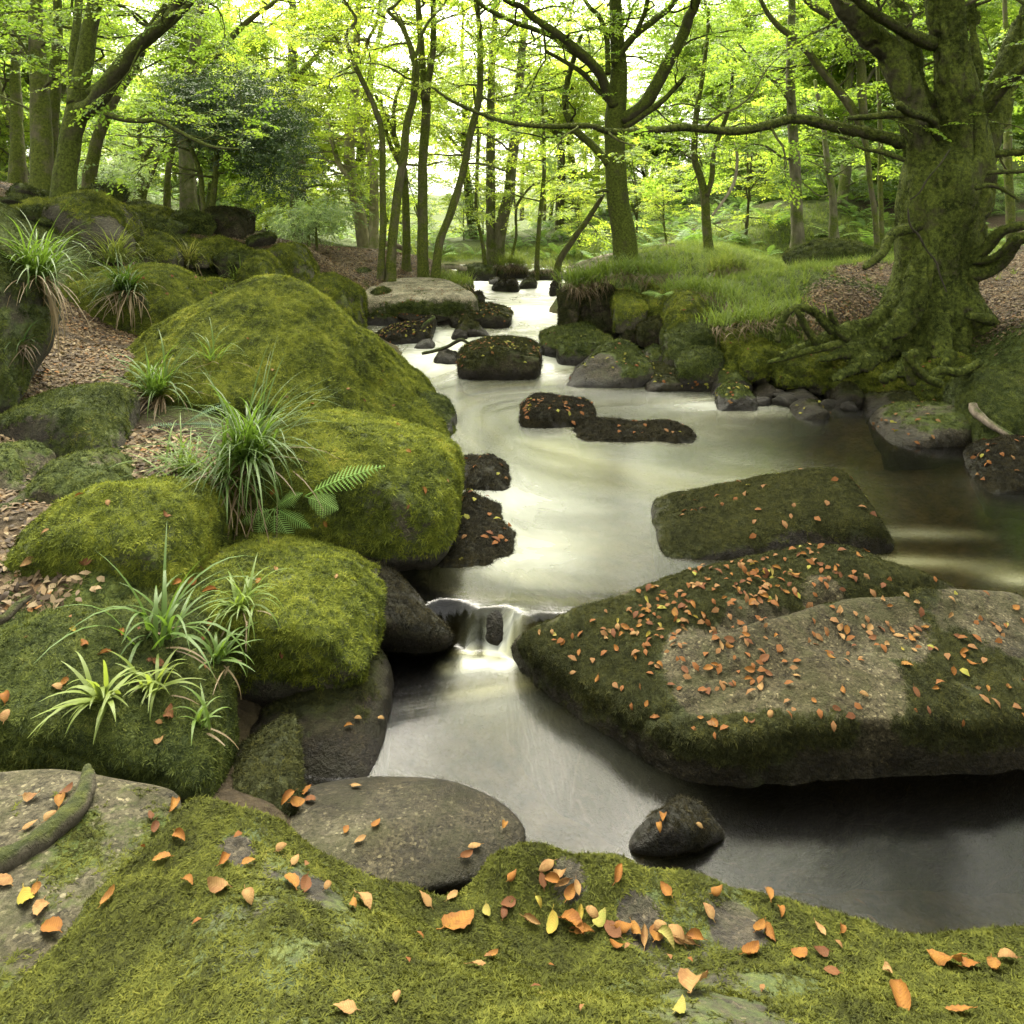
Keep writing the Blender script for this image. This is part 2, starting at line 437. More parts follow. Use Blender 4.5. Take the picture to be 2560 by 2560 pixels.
def ground_mat():
    s = NT('forest_floor')
    P = s.pos()
    n = s.noise(22, 6, 0.7, P)
    soil = s.ramp(n, [(0.3, (0.014, 0.010, 0.005)), (0.6, (0.034, 0.025, 0.013)), (0.8, (0.065, 0.047, 0.026))])
    vor = s.n('ShaderNodeTexVoronoi', {'Vector': P, 'Scale': 26.0, 'Randomness': 1.0})
    lf = s.n('ShaderNodeSeparateColor', {'Color': vor.outputs['Color']}).outputs[0]
    lit = s.ramp(lf, [(0.0, (0.028, 0.018, 0.009)), (0.5, (0.058, 0.040, 0.021)), (0.85, (0.096, 0.071, 0.040)), (1.0, (0.105, 0.050, 0.014))])
    grass = s.ramp(s.noise(14, 6, 0.7, P), [(0.3, (0.02, 0.030, 0.008)), (0.55, (0.05, 0.068, 0.014)), (0.8, (0.10, 0.115, 0.03))])
    bed = s.ramp(s.noise(6, 6, 0.65, P), [(0.3, (0.022, 0.019, 0.009)), (0.5, (0.06, 0.048, 0.022)), (0.75, (0.12, 0.095, 0.048))])
    c = s.mix(s.ramp(s.math('ADD', s.attr('litter'), s.math('MULTIPLY', s.math('SUBTRACT', n, 0.5), 0.6)), [(0.3, 0.0), (0.55, 1.0)]), soil, lit)
    c = s.mix(s.ramp(s.math('ADD', s.attr('green'), s.math('MULTIPLY', s.math('SUBTRACT', n, 0.5), 0.7)), [(0.35, 0.0), (0.6, 1.0)]), c, grass)
    c = s.mix(s.attr('bed'), c, bed)
    h = s.math('ADD', s.noise(70, 5, 0.7, P), s.math('MULTIPLY', vor.outputs['Distance'], 1.2))
    return s.surf(s.pbr(c, 0.95, s.bump(h, 0.8, 0.03), 0.15))
M['ground'] = ground_mat()

def water_mat():
    s = NT('stream_water')
    P = s.pos()
    milk = s.attr('milk')                      # entrained air, plus mid-pool white standing in for mirrored sky
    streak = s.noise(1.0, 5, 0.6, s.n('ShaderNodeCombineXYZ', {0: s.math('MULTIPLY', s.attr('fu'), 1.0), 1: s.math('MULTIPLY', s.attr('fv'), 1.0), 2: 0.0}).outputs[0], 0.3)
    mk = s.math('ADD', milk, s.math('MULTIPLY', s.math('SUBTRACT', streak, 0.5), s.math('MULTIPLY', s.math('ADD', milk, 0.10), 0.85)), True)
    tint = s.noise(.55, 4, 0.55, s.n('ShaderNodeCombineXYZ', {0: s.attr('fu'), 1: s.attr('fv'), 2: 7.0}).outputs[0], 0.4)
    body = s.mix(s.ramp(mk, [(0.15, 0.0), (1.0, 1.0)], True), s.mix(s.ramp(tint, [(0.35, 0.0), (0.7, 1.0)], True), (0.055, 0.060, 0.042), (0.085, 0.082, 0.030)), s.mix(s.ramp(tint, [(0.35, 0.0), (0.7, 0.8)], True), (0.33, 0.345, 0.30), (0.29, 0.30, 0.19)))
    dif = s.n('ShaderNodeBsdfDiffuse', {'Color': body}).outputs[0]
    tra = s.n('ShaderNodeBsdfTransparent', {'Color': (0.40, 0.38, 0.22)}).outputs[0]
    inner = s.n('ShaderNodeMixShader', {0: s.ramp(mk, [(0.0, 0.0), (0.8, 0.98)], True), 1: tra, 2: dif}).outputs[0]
    nb = s.bump(s.math('MULTIPLY', streak, 1.0), 0.12, 0.03)
    gl = s.n('ShaderNodeBsdfGlossy', {'Color': (1, 1, 1), 'Roughness': s.math('ADD', 0.16, s.math('MULTIPLY', mk, 0.22)), 'Normal': nb}).outputs[0]
    fr = s.n('ShaderNodeFresnel', {'IOR': 1.33, 'Normal': nb}).outputs[0]
    return s.surf(s.n('ShaderNodeMixShader', {0: fr, 1: inner, 2: gl}).outputs[0])
M['water'] = water_mat()

# ------------------------------------------------------------------ geometry-node scatterers (uncountable stuff only)
def _gn(name, ins):
    ng = bpy.data.node_groups.new(name, 'GeometryNodeTree')
    ng.interface.new_socket('Geometry', in_out='INPUT', socket_type='NodeSocketGeometry')
    for nm, ty, dv in ins:
        s = ng.interface.new_socket(nm, in_out='INPUT', socket_type=ty)
        s.default_value = dv
    ng.interface.new_socket('Geometry', in_out='OUTPUT', socket_type='NodeSocketGeometry')
    return ng

def _protos(ng, protos):
    j = ng.nodes.new('GeometryNodeJoinGeometry')
    for o in reversed(protos):
        oi = ng.nodes.new('GeometryNodeObjectInfo')
        oi.inputs['Object'].default_value = o
        oi.inputs['As Instance'].default_value = True
        ng.links.new(oi.outputs['Geometry'], j.inputs[0])
    return j.outputs[0]

def _rand(ng, typ, a, b, seed):
    r = ng.nodes.new('FunctionNodeRandomValue'); r.data_type = typ
    i = {'FLOAT': (2, 3), 'INT': (4, 5), 'FLOAT_VECTOR': (0, 1)}[typ]
    r.inputs[i[0]].default_value = a; r.inputs[i[1]].default_value = b
    r.inputs['Seed'].default_value = seed
    return r.outputs[{'FLOAT': 1, 'INT': 2, 'FLOAT_VECTOR': 0}[typ]]

def scatter_group(name, protos, attr, smin=0.7, smax=1.25, upright=False, tilt=0.25):
    """instances on faces, density = attribute * Density"""
    ng = _gn(name, [('Density', 'NodeSocketFloat', 1000.0), ('Scale', 'NodeSocketFloat', 1.0), ('Seed', 'NodeSocketInt', 0)])
    gi = ng.nodes.new('NodeGroupInput'); go = ng.nodes.new('NodeGroupOutput')
    na = ng.nodes.new('GeometryNodeInputNamedAttribute'); na.data_type = 'FLOAT'; na.inputs['Name'].default_value = attr
    mu = ng.nodes.new('ShaderNodeMath'); mu.operation = 'MULTIPLY'
    ng.links.new(na.outputs[0], mu.inputs[0]); ng.links.new(gi.outputs['Density'], mu.inputs[1])
    d = ng.nodes.new('GeometryNodeDistributePointsOnFaces'); d.distribute_method = 'RANDOM'
    ng.links.new(gi.outputs['Geometry'], d.inputs['Mesh'])
    ng.links.new(mu.outputs[0], d.inputs['Density']); ng.links.new(gi.outputs['Seed'], d.inputs['Seed'])
    ins = ng.nodes.new('GeometryNodeInstanceOnPoints')
    ng.links.new(d.outputs['Points'], ins.inputs['Points'])
    ng.links.new(_protos(ng, protos), ins.inputs['Instance'])
    ins.inputs['Pick Instance'].default_value = True
    ng.links.new(_rand(ng, 'INT', 0, len(protos) - 1, 3), ins.inputs['Instance Index'])
    rr = ng.nodes.new('FunctionNodeRotateRotation'); rr.rotation_space = 'LOCAL'
    if not upright: ng.links.new(d.outputs['Rotation'], rr.inputs['Rotation'])
    ng.links.new(_rand(ng, 'FLOAT_VECTOR', (-tilt, -tilt, -3.1416), (tilt, tilt, 3.1416), 5), rr.inputs['Rotate By'])
    ng.links.new(rr.outputs[0], ins.inputs['Rotation'])
    ms = ng.nodes.new('ShaderNodeMath'); ms.operation = 'MULTIPLY'
    ng.links.new(_rand(ng, 'FLOAT', smin, smax, 8), ms.inputs[0]); ng.links.new(gi.outputs['Scale'], ms.inputs[1])
    ng.links.new(ms.outputs[0], ins.inputs['Scale'])
    ng.links.new(ins.outputs[0], go.inputs[0])
    return ng

def point_group(name, protos):
    """instances on the mesh's own vertices, turned by attribute 'rot', sized by 'scl'"""
    ng = _gn(name, [])
    gi = ng.nodes.new('NodeGroupInput'); go = ng.nodes.new('NodeGroupOutput')
    ins = ng.nodes.new('GeometryNodeInstanceOnPoints')
    ng.links.new(gi.outputs['Geometry'], ins.inputs['Points'])
    ng.links.new(_protos(ng, protos), ins.inputs['Instance'])
    ins.inputs['Pick Instance'].default_value = True
    ng.links.new(_rand(ng, 'INT', 0, len(protos) - 1, 3), ins.inputs['Instance Index'])
    na = ng.nodes.new('GeometryNodeInputNamedAttribute'); na.data_type = 'FLOAT_VECTOR'; na.inputs['Name'].default_value = 'rot'
    e = ng.nodes.new('FunctionNodeEulerToRotation')
    ng.links.new(na.outputs[0], e.inputs[0]); ng.links.new(e.outputs[0], ins.inputs['Rotation'])
    nb = ng.nodes.new('GeometryNodeInputNamedAttribute'); nb.data_type = 'FLOAT'; nb.inputs['Name'].default_value = 'scl'
    ng.links.new(nb.outputs[0], ins.inputs['Scale'])
    ng.links.new(ins.outputs[0], go.inputs[0])
    return ng

def scatter(o, ng, **kw):
    md = o.modifiers.new('scatter', 'NODES'); md.node_group = ng
    for it in ng.interface.items_tree:
        if it.item_type == 'SOCKET' and it.in_out == 'INPUT' and it.name.lower() in kw:
            md[it.identifier] = kw[it.name.lower()]
    return o

def proto(name, me, mat):                      # a pattern for the scatterers, never linked to the scene
    if len(me.materials) == 0: me.materials.append(mat)
    return bpy.data.objects.new(name, me)

# --- blades, fronds, sprays
def strip(base, d0, up, length, width, bend, segs, taper=0.15, twist=None):
    """a curved blade: V, Q. starts along d0, bends by 'bend' radians towards -up"""
    d0 = d0 / np.linalg.norm(d0)
    side = np.cross(d0, up); side /= max(np.linalg.norm(side), 1e-6)
    nrm = np.cross(side, d0)
    V = []; c = np.array(base, dtype=float); L = length / segs
    for k in range(segs + 1):
        t = k / segs
        a = bend * t ** 1.3
        dd = d0 * math.cos(a) - nrm * math.sin(a)
        wd = width * (1 - (1 - taper) * t ** 1.6) * 0.5 * (0.75 + 0.5 * min(1, 3 * t))
        V += [c - side * wd, c + side * wd]
        c = c + dd * L
    Q = [(2 * k, 2 * k + 1, 2 * k + 3, 2 * k + 2) for k in range(segs)]
    return np.array(V), np.array(Q)

def tuft_mesh(name, n, lo, hi, wid, el0, el1, seed, segs=2, bend=0.9):
    r = np.random.default_rng(seed); mb = MB()
    for k in range(n):
        a = r.uniform(0, 2 * np.pi); el = r.uniform(el0, el1)
        d = np.array((math.cos(a) * math.cos(el), math.sin(a) * math.cos(el), math.sin(el)))
        b = np.array((r.normal(0, 0.35), r.normal(0, 0.35), -0.12))
        V, Q = strip(b, d, np.array((0, 0, 1.)), r.uniform(lo, hi), wid * r.uniform(0.7, 1.2), r.uniform(0.1, bend), segs, 0.1)
        mb.add(V, Q)
    return mb.mesh(name)

def tuft_set(mat, n, lo, hi, wid, el0, el1, seed, **k):
    return [proto('moss_tuft', tuft_mesh('moss_tuft', n, lo, hi, wid, el0, el1, seed + i, **k), M[mat]) for i in range(4)]
# unit tuft = 1 (scaled to metres by Scale)
GN = {}
for key in ('bright', 'mid', 'dark', 'black'):
    GN['moss_' + key] = scatter_group('moss_scatter_' + key, tuft_set('tuft_' + key, 18, 0.7, 1.6, 0.20, 0.0, 0.85, 40), 'moss_d')
GN['moss_front'] = scatter_group('moss_scatter_front', tuft_set('tuft_front', 22, 0.6, 1.7, 0.26, -0.1, 0.6, 44, bend=1.4), 'moss_d')
GN['furry'] = scatter_group('algae_scatter', tuft_set('tuft_black', 12, 0.8, 1.6, 0.12, 0.5, 1.3, 60), 'fur_d')

def grass_tuft(seed, n=16, h=0.3, w=0.008, segs=4):
    r = np.random.default_rng(seed); mb = MB()
    for k in range(n):
        a = r.uniform(0, 2 * np.pi); el = r.uniform(0.8, 1.5)
        d = np.array((math.cos(a) * math.cos(el), math.sin(a) * math.cos(el), math.sin(el)))
        V, Q = strip((r.normal(0, .025), r.normal(0, .025), -0.02), d, np.array((0, 0, 1.)), h * r.uniform(.5, 1.1), w * r.uniform(.7, 1.2), r.uniform(.5, 1.9), segs, .08)
        mb.add(V, Q)
    return mb.mesh('grass_tuft')
GN['grass'] = scatter_group('grass_scatter', [proto('grass_tuft', grass_tuft(80 + i), M['bank_grass']) for i in range(4)], 'grass_d', 0.55, 1.2, True, 0.2)

def one_leaf(mb, base, ax, side, nrm, L, W, fold=0.25):
    tip = base + ax * L; m1 = base + ax * L * 0.38; m2 = base + ax * L * 0.74
    V = np.array([base, m1 + side * W * .5 + nrm * fold * W, m2 + side * W * .36 + nrm * fold * W * .7, tip - nrm * .08 * L, m2 - side * W * .36 + nrm * fold * W * .7, m1 - side * W * .5 + nrm * fold * W])
    mb.add(V, None, [(0, 1, 5), (1, 2, 5), (2, 4, 5), (2, 3, 4)])

def spray_mesh(seed, n=16, L=0.5, leaf=0.075, droop=0.25, spread=1.0, rough=0.35):
    """a flat beech twig: leaves alternating left and right of the axis (+X), facing up (+Z)"""
    r = np.random.default_rng(seed); mb = MB()
    Z = np.array((0, 0, 1.))
    for br in range(3):
        a0 = (0, .65, -.6)[br]; L0 = L * (1, .55, .5)[br]; st = L * (0, .3, .42)[br]
        for k in range(int(n * (0.5, .28, .25)[br]) + 1):
            t = (k + .6) / (n * (0.5, .28, .25)[br] + .8)
            x = st + L0 * t * math.cos(a0); y = L0 * t * math.sin(a0)
            c = np.array((x, y, -droop * (x ** 2 + y ** 2) / L + r.normal(0, .01)))
            s = 1 if k % 2 else -1
            ang = a0 + s * r.uniform(.5, 1.1) * spread
            ax = np.array((math.cos(ang), math.sin(ang), r.normal(-.15, rough * .6))); ax /= np.linalg.norm(ax)
            nr = Z + r.normal(0, rough, 3); nr -= ax * nr.dot(ax); nr /= np.linalg.norm(nr)
            ll = leaf * r.uniform(.7, 1.2)
            one_leaf(mb, c, ax, np.cross(nr, ax), nr, ll, ll * .58)
        V, Q = strip((st, 0, 0), np.array((math.cos(a0), math.sin(a0), 0)), Z, L0, .006, droop, 3)
        mb.add(V, Q)
    return mb.mesh('leaf_spray', False)

for key, kw in (('yellow', {}), ('mid', {}), ('pale', dict(droop=.5, rough=.5))):
    GN['spray_' + key] = point_group('spray_' + key, [proto('leaf_spray', spray_mesh(100 + i, 18, **kw), M['leaf_' + key]) for i in range(5)])
for key in ('yellow', 'mid'):
    GN['spray_big_' + key] = point_group('spray_big_' + key, [proto('leaf_spray', spray_mesh(180 + i, 44, .85, .085, .25, 1.0, .4), M['leaf_' + key]) for i in range(5)])
GN['spray_holly'] = point_group('spray_holly', [proto('holly_spray', spray_mesh(120 + i, 26, .42, .05, .1, 1.2, .9), M['leaf_holly']) for i in range(5)])

def frond_mesh(mb, base, d0, L, W, bend, n=14, sub=3, seed=0, up=(0, 0, 1.)):
    """one fern frond: rachis with paired, toothed pinnae"""
    r = np.random.default_rng(seed)
    d0 = d0 / np.linalg.norm(d0); up = np.array(up)
    side = np.cross(d0, up); side /= np.linalg.norm(side); nr = np.cross(side, d0)
    c = np.array(base, dtype=float); st = L / n; P = [c]
    for k in range(n):
        t = (k + .5) / n; a = bend * t
        d = d0 * math.cos(a) - nr * math.sin(a); nn = nr * math.cos(a) + d0 * math.sin(a)
        c = c + d * st; P.append(c)
        if t > .12:
            pl = W * (math.sin(min(1, t * 1.25 + .12) * math.pi / 2) if t < .45 else (1 - t) / .55 + .04) * r.uniform(.9, 1.08)
            for s in (-1, 1):
                ax = side * s * .88 + d * .47 - nn * .12
                ax /= np.linalg.norm(ax); wv = np.cross(nn, ax)
                if sub == 0:
                    hw = st * .42
                    b1 = c + ax * pl * .5 - nn * pl * .05; b2 = c + ax * pl - nn * pl * .18
                    mb.add(np.array([c - wv * hw * .8, c + wv * hw * .8, b1 + wv * hw * .7, b1 - wv * hw * .7, b2]), [(0, 1, 2, 3)], [(3, 2, 4)])
                    continue
                m = 7; V = []; T = []
                for q in range(m):                      # toothed pinna: pairs of pinnules along it
                    u = (q + .3) / m; b = c + ax * pl * u - nn * pl * .18 * u * u
                    hw = st * .40 * (1 - u) ** .55; bl = pl / m
                    for s2 in (-1, 1):
                        k0 = len(V)
                        V += [b, b + wv * s2 * hw + ax * bl * .55, b + ax * bl * 1.15]; T.append((k0, k0 + 1, k0 + 2))
                mb.add(np.array(V), None, np.array(T))
    mb.tube(np.array(P), np.linspace(.0035, .001, len(P)) * max(1, L / .4), 4)

def bracken_mesh(seed):
    r = np.random.default_rng(seed); mb = MB()
    for k in range(6):
        a = r.uniform(0, 6.28); el = r.uniform(.7, 1.2)
        frond_mesh(mb, (r.normal(0, .05), r.normal(0, .05), 0), np.array((math.cos(a) * math.cos(el), math.sin(a) * math.cos(el), math.sin(el))), r.uniform(.6, .95), .2, r.uniform(.9, 1.5), 9, 0, seed + k)
    return mb.mesh('bracken', False)
GN['bracken'] = scatter_group('bracken_scatter', [proto('bracken', bracken_mesh(140 + i), M['bracken']) for i in range(3)], 'bracken_d', 0.6, 1.25, True, 0.15)

def litter_mesh(seed):
    r = np.random.default_rng(seed); mb = MB()
    for k in range(5):
        a = r.uniform(0, 6.28); ax = np.array((math.cos(a), math.sin(a), r.normal(0, .25))); ax /= np.linalg.norm(ax)
        nr = np.array((0, 0, 1.)) + r.normal(0, .4, 3); nr -= ax * nr.dot(ax); nr /= np.linalg.norm(nr)
        one_leaf(mb, np.array((r.normal(0, .05), r.normal(0, .05), r.uniform(.004, .02))), ax, np.cross(nr, ax), nr, r.uniform(.04, .075), r.uniform(.022, .04), r.uniform(-.4, .5))
    return mb.mesh('litter', False)
GN['litter'] = scatter_group('litter_scatter', [proto('litter', litter_mesh(160 + i), M['litter']) for i in range(4)], 'litter_d', 0.8, 1.2, False, 0.1)

# ------------------------------------------------------------------ the lie of the land
LO = np.array((0, 0, .16))
LAND = [  # left bank, path and slope
 g(20,1500,.4), g(300,1900,.05), g(20,1900,.1), g(100,2100,.2), g(450,1750,.0), g(450,1950,.05), g(0,2400,.2), g(640,2000,0.0), g(300,1500,.4), g(600,1300,.3),
 g(120,1180,.55), g(250,1170,.6), g(100,1000,.75), g(170,880,.88), g(250,820,.95), g(330,780,1.0), g(430,720,1.15), g(560,720,1.1),
 g(450,640,1.6), g(600,600,1.75), g(640,720,1.1), g(760,720,1.0), g(880,800,.55), g(800,900,.5), g(500,860,.9), g(-300,900,1.2), g(-500,1400,.8),
 p(480,548,14)-LO, p(420,575,12)-LO, p(300,590,10)-LO, p(800,640,13.5), p(880,620,20), g(900,700,.95), g(1050,690,.85), g(960,690,.92), p(1100,660,19),
 p(60,470,12)-LO, p(20,575,8.5)-LO, p(150,520,11)-LO, p(350,510,16)-LO, p(640,585,17)-LO, p(-200,400,12), p(-200,500,8),
 g(1000,735,.7), g(1150,735,.6), g(900,800,.35),
 # stream bed
 g(700,1880,-.2), g(950,1700,-.45), g(1100,1800,-.6), g(1000,2000,-.5), g(1700,2000,-.75), g(2300,2200,-.75), g(2500,1900,-.8), g(1230,1560,-.35),
 g(1250,1300,-.5), g(1500,1300,-.55), g(1900,1250,-.55), g(2350,1300,-.5), g(1600,1000,-.4), g(1300,1000,-.4), g(1900,1080,-.4), g(2250,1200,-.3), g(1180,1050,-.35),
 g(1150,880,-.15), g(1250,860,-.1), g(1330,790,-.05), g(1350,750,.05), g(1050,860,-.1), g(1600,860,.05), g(1560,830,.08),
 g(1720,1010,-.3), g(1850,1030,-.3), g(1960,1060,-.3), g(1380,800,.0), g(1385,765,.02), g(1450,850,-.05), g(1530,880,-.1), g(1290,745,.1), g(1380,735,.1), g(1210,735,.15), g(1190,790,.0), (p(1200,0,17.5)[0],17.5,.15), (p(1390,0,17.5)[0],17.5,.15), p(1280,700,20.5), p(1350,690,26), p(1250,690,26),
 (4.6,4.6,-.5), (6,4.2,-.5), (2.6,2.4,-.8), (3.5,3.2,-.8), (5,2.8,-.6),
 # right bank
 g(1740,850,.35), g(1650,800,.6), g(1500,720,.95), g(1420,700,.85), g(1800,760,.85), g(1900,680,1.15), g(2000,620,1.45), g(2100,790,.85), g(2250,840,.62),
 g(2450,720,1.2), g(2550,820,.9), p(1950,873,9.6), p(2150,873,9.5), p(2350,878,9.1), g(2050,985,.0), g(2250,1010,-.02), g(2550,950,.5), g(1800,1000,-.14), g(1750,960,-.1), g(2060,1050,-.12), g(2440,1140,-.12), g(2200,1060,-.05), g(1900,990,-.1),
 (5.3,6.3,.6), (6.5,6.5,.9), (8,7,1.2), (7,9.5,1.2), g(1600,690,1.1), p(1440,712,15.0), p(1490,695,15.4), p(1400,715,15.6), p(1640,650,15.8), p(1700,610,17), p(1560,655,14.5),
 # far ground and the hillside behind
 (8,20,2.0), (13,25,3.2), (16,35,5.2), (5,24,1.5), (0,32,1.1), (-6,30,1.3), (0,50,1.2), (22,60,9), (32,40,8), (-20,30,3.6), (-15,15,3.4),
 (-26,50,5), (-10,60,1.6), (0,95,2), (45,95,15), (-45,95,8), (60,50,14), (-60,50,9),
 # where the photographer stands
 (0,-1,.3), (-3,0,.4), (3,.2,-.3), (0,-4,.6), (-6,-3,.9), (7,-3,.7), (-.5,1.2,.05), (1,1.2,-.05), (2,2,-.5), (-1.5,1,.25), (-4,3,.8), (9,2,.6), (12,6,1.5), (-10,5,2.6)]
LAND = np.array([np.asarray(q, dtype=float) for q in LAND])
# thin-plate spline in a log-stretched plan, so near and far points weigh alike
def _warp(x, y):
    s = 1.0 / (np.abs(y) + 4.0)
    return np.stack([x * s * 6.0, 6.0 * np.log(np.maximum(y, -4.5) + 6.0)], -1)
def _phi(d2): return 0.5 * d2 * np.log(d2 + 1e-9)
_c = _warp(LAND[:, 0], LAND[:, 1])
_n = len(_c)
_A = np.zeros((_n + 3, _n + 3))
_A[:_n, :_n] = _phi(((_c[:, None] - _c[None]) ** 2).sum(-1)) + np.eye(_n) * 0.004
_A[:_n, _n] = 1; _A[:_n, _n + 1:] = _c; _A[_n, :_n] = 1; _A[_n + 1:, :_n] = _c.T
_wts = np.linalg.solve(_A, np.concatenate([LAND[:, 2], np.zeros(3)]))
def land_z(x, y):
    x = np.atleast_1d(np.asarray(x, dtype=float)); y = np.atleast_1d(np.asarray(y, dtype=float))
    q = _warp(x, y); out = np.empty(len(q))
    for a in range(0, len(q), 20000):
        b = q[a:a + 20000]
        out[a:a + 20000] = _phi(((b[:, None] - _c[None]) ** 2).sum(-1)) @ _wts[:_n] + _wts[_n] + b @ _wts[_n + 1:]
    out = np.clip(out, -.9, 18)
    P = np.stack([x, y, 0 * x], -1)
    out += fbm(P, .9, 4, 5) * .09 + fbm(P, 4, 3, 9) * .02 + fbm(P, .12, 3, 21) * .02 * np.clip(y - 15, 0, 40)
    return out

def water_z(x, y):
    """level of the stream: front pool, middle pool, upper run, crest of the cascade"""
    x = np.asarray(x, dtype=float); y = np.asarray(y, dtype=float)
    y = y + (.05 * np.sin(9 * x + 1) + .035 * np.sin(23 * x)) * np.exp(-((y - 3.9) / .4) ** 2)
    z = -.2 + .2 * sstep(3.84, 3.93, y + .3 * np.clip(x, 0, 2) - .12 * np.clip(-.1 - x, 0, 1))
    z = z + .14 * sstep(9.3, 10.6, y) + .16 * sstep(11.0, 14.2, y) + .05 * sstep(14.5, 16.0, y) + .22 * sstep(18.0, 18.9, y)
    return z - .02 * np.clip(x - 2.2, 0, 2) * sstep(3.6, 4.5, y) * (1 - sstep(6, 8, y))

def fan(x_u, y_rows):
    """plan grid that widens with distance"""
    Y, U = np.meshgrid(y_rows, x_u, indexing='ij')
    X = U * (np.maximum(Y, 0) + 3.0)
    nr, nc = Y.shape
    i = np.arange(nr - 1)[:, None] * nc; j = np.arange(nc - 1)[None]
    Q = np.stack([i + j, i + j + 1, i + nc + j + 1, i + nc + j], -1).reshape(-1, 4)
    return X.ravel(), Y.ravel(), Q

def inpoly(x, y, poly):
    c = np.zeros(len(x), dtype=bool); n = len(poly); j = n - 1
    for i in range(n):
        xi, yi = poly[i][:2]; xj, yj = poly[j][:2]
        k = ((yi > y) != (yj > y)) & (x < (xj - xi) * (y - yi) / (yj - yi + 1e-12) + xi)
        c ^= k; j = i
    return c
def blob(x, y, pts):
    """soft union of (x, y, radius) discs"""
    o = np.zeros(len(x))
    for a, b, r in pts: o = np.maximum(o, 1 - sstep(.5 * r, r, np.hypot(x - a, y - b)))
    return o
def gb(px, py, z, r): q = g(px, py, z); return (q[0], q[1], r)
def pb(px, py, Y, r): q = p(px, py, Y); return (q[0], q[1], r)

rows = np.concatenate([np.linspace(-6, 2, 14, endpoint=False), 2 * np.geomspace(1, 70, 300)])
x, y, Q = fan(np.concatenate([np.linspace(-2.6, -1.05, 24, endpoint=False), np.linspace(-1.05, 1.05, 300), np.linspace(1.06, 2.6, 24)]), rows)
z = land_z(x, y)
wz = water_z(x, y)
N_ = fbm(np.stack([x, y, 0 * x], -1), .8, 4, 31)
bed = 1 - sstep(-.05, .12, z - wz - .02)
bed *= (y < 30)
LIT = [gb(180,900,.85,.9), gb(250,820,.95,.8), gb(120,1000,.75,.8), gb(150,1130,.6,.7), gb(330,1130,.6,.6), gb(60,1250,.5,.6), gb(400,1180,.5,.5), gb(30,1450,.45,.5), pb(500,560,14,2.2), pb(850,630,15,3.0), pb(960,640,17,3), gb(2130,790,.85,1.0), gb(2160,760,.85,1.0), gb(2560,740,1.0,2.6), gb(2700,800,.9,2.0), pb(350,520,15,3), pb(250,530,12,2)]
lit = blob(x, y, LIT)
lit = np.clip(lit + .35 * N_ * (lit > .05) - .1 * (y > 24), 0, 1)
GR = [pb(1900,680,14,4.5), pb(1700,640,14,3.5), pb(2000,600,18,5), gb(1800,780,.85,2.0), gb(1950,800,.85,1.5), gb(2050,700,1.1,2.5), pb(1560,670,14,1.6), pb(1500,690,12.6,.8), pb(1300,670,22,3), pb(2150,640,14,2.5), gb(1700,830,.5,1.2), pb(1290,650,26,6)]
gr = np.clip(blob(x, y, GR) - .9 * blob(x, y, [gb(2130,790,.85,.9), gb(2190,760,.85,.9), gb(2250,840,.78,1.3)]), 0, 1)
green = np.clip(gr + .45 + .5 * N_ - lit + .5 * sstep(22, 28, y), 0, 1)
wood = ((y > 15) & (x > 1.5)) * sstep(15, 19, y) + sstep(24, 28, y) * (x <= 1.5) * .5
mossg = np.clip(blob(x, y, [gb(2250,850,.6,1.9), gb(2050,880,.5,1.5), gb(1880,860,.5,1.3), gb(2450,900,.5,1.5), pb(60,500,10.5,2.2), pb(250,540,11,2.0), pb(420,590,11.5,1.6), pb(600,640,12,1.4), gb(60,1800,.15,.9), gb(60,1600,.3,.6), gb(480,1250,.4,.5)]) * (1 - .8 * lit) * 1.3 + .5 * N_, 0, 1) * (bed < .2) * (y < 15)
green = np.maximum(green, mossg)
at = {'moss_d': mossg * (y < 13), 'litter': lit, 'green': green, 'bed': np.clip(bed, 0, 1),
      'grass_d': np.clip(gr * (.75 + .6 * N_), 0, 1) * (bed < .1) * (y < 34) * (z > wz + .12),
      'litter_d': np.clip(lit - .15, 0, 1) * (y < 19) * (bed < .1) * (y > 0),
      'bracken_d': np.clip(wood * (.55 + .8 * N_), 0, 1) * (y < 60) * (y > 8) * (bed < .05) * (np.abs(x) < .95 * y)}
ground = obj('ground', np_mesh('ground', np.stack([x, y, z], -1), Q, at), M['ground'])
tag(ground, kind='structure')
def cover(name, ng, label, cat, **kw):
    o = obj(name, ground.data)
    scatter(o, GN[ng], **kw)
    return tag(o, label, cat, None, 'stuff')
cover('bank_grass', 'grass', 'long green grass covering the right bank above the stream', 'grass', density=130.0, scale=.74, seed=1)
cover('ground_moss', 'moss_mid', 'green moss carpeting the ground round the roots of the big beech', 'moss', density=900.0, scale=.026, seed=6)
cover('leaf_litter', 'litter', 'brown dead leaves carpeting the woodland path and bare ground', 'leaf litter', density=420.0, scale=.72, seed=2)
cover('bracken', 'bracken', 'pale green bracken covering the woodland floor behind the banks', 'bracken', density=1.6, scale=1.0, seed=3)

# ------------------------------------------------------------------ water
wr = np.concatenate([np.linspace(1.4, 3.4, 46), np.linspace(3.41, 4.4, 90), np.linspace(4.43, 20, 350), np.linspace(20.1, 34, 40)])
x, y, Q = fan(np.linspace(-.9, 1.25, 330), wr)
z = water_z(x, y)
P = np.stack([x, y, 0 * x], -1)
run = sstep(9.5, 10.5, y) * (1 - sstep(20, 24, y))
z += (fbm(P * (1, .6, 1), 2.2, 3, 3) * .035 + .02 * fbm(P, 5, 2, 4)) * run + fbm(P * (1.0, .5, 1), .9, 2, 8) * .008
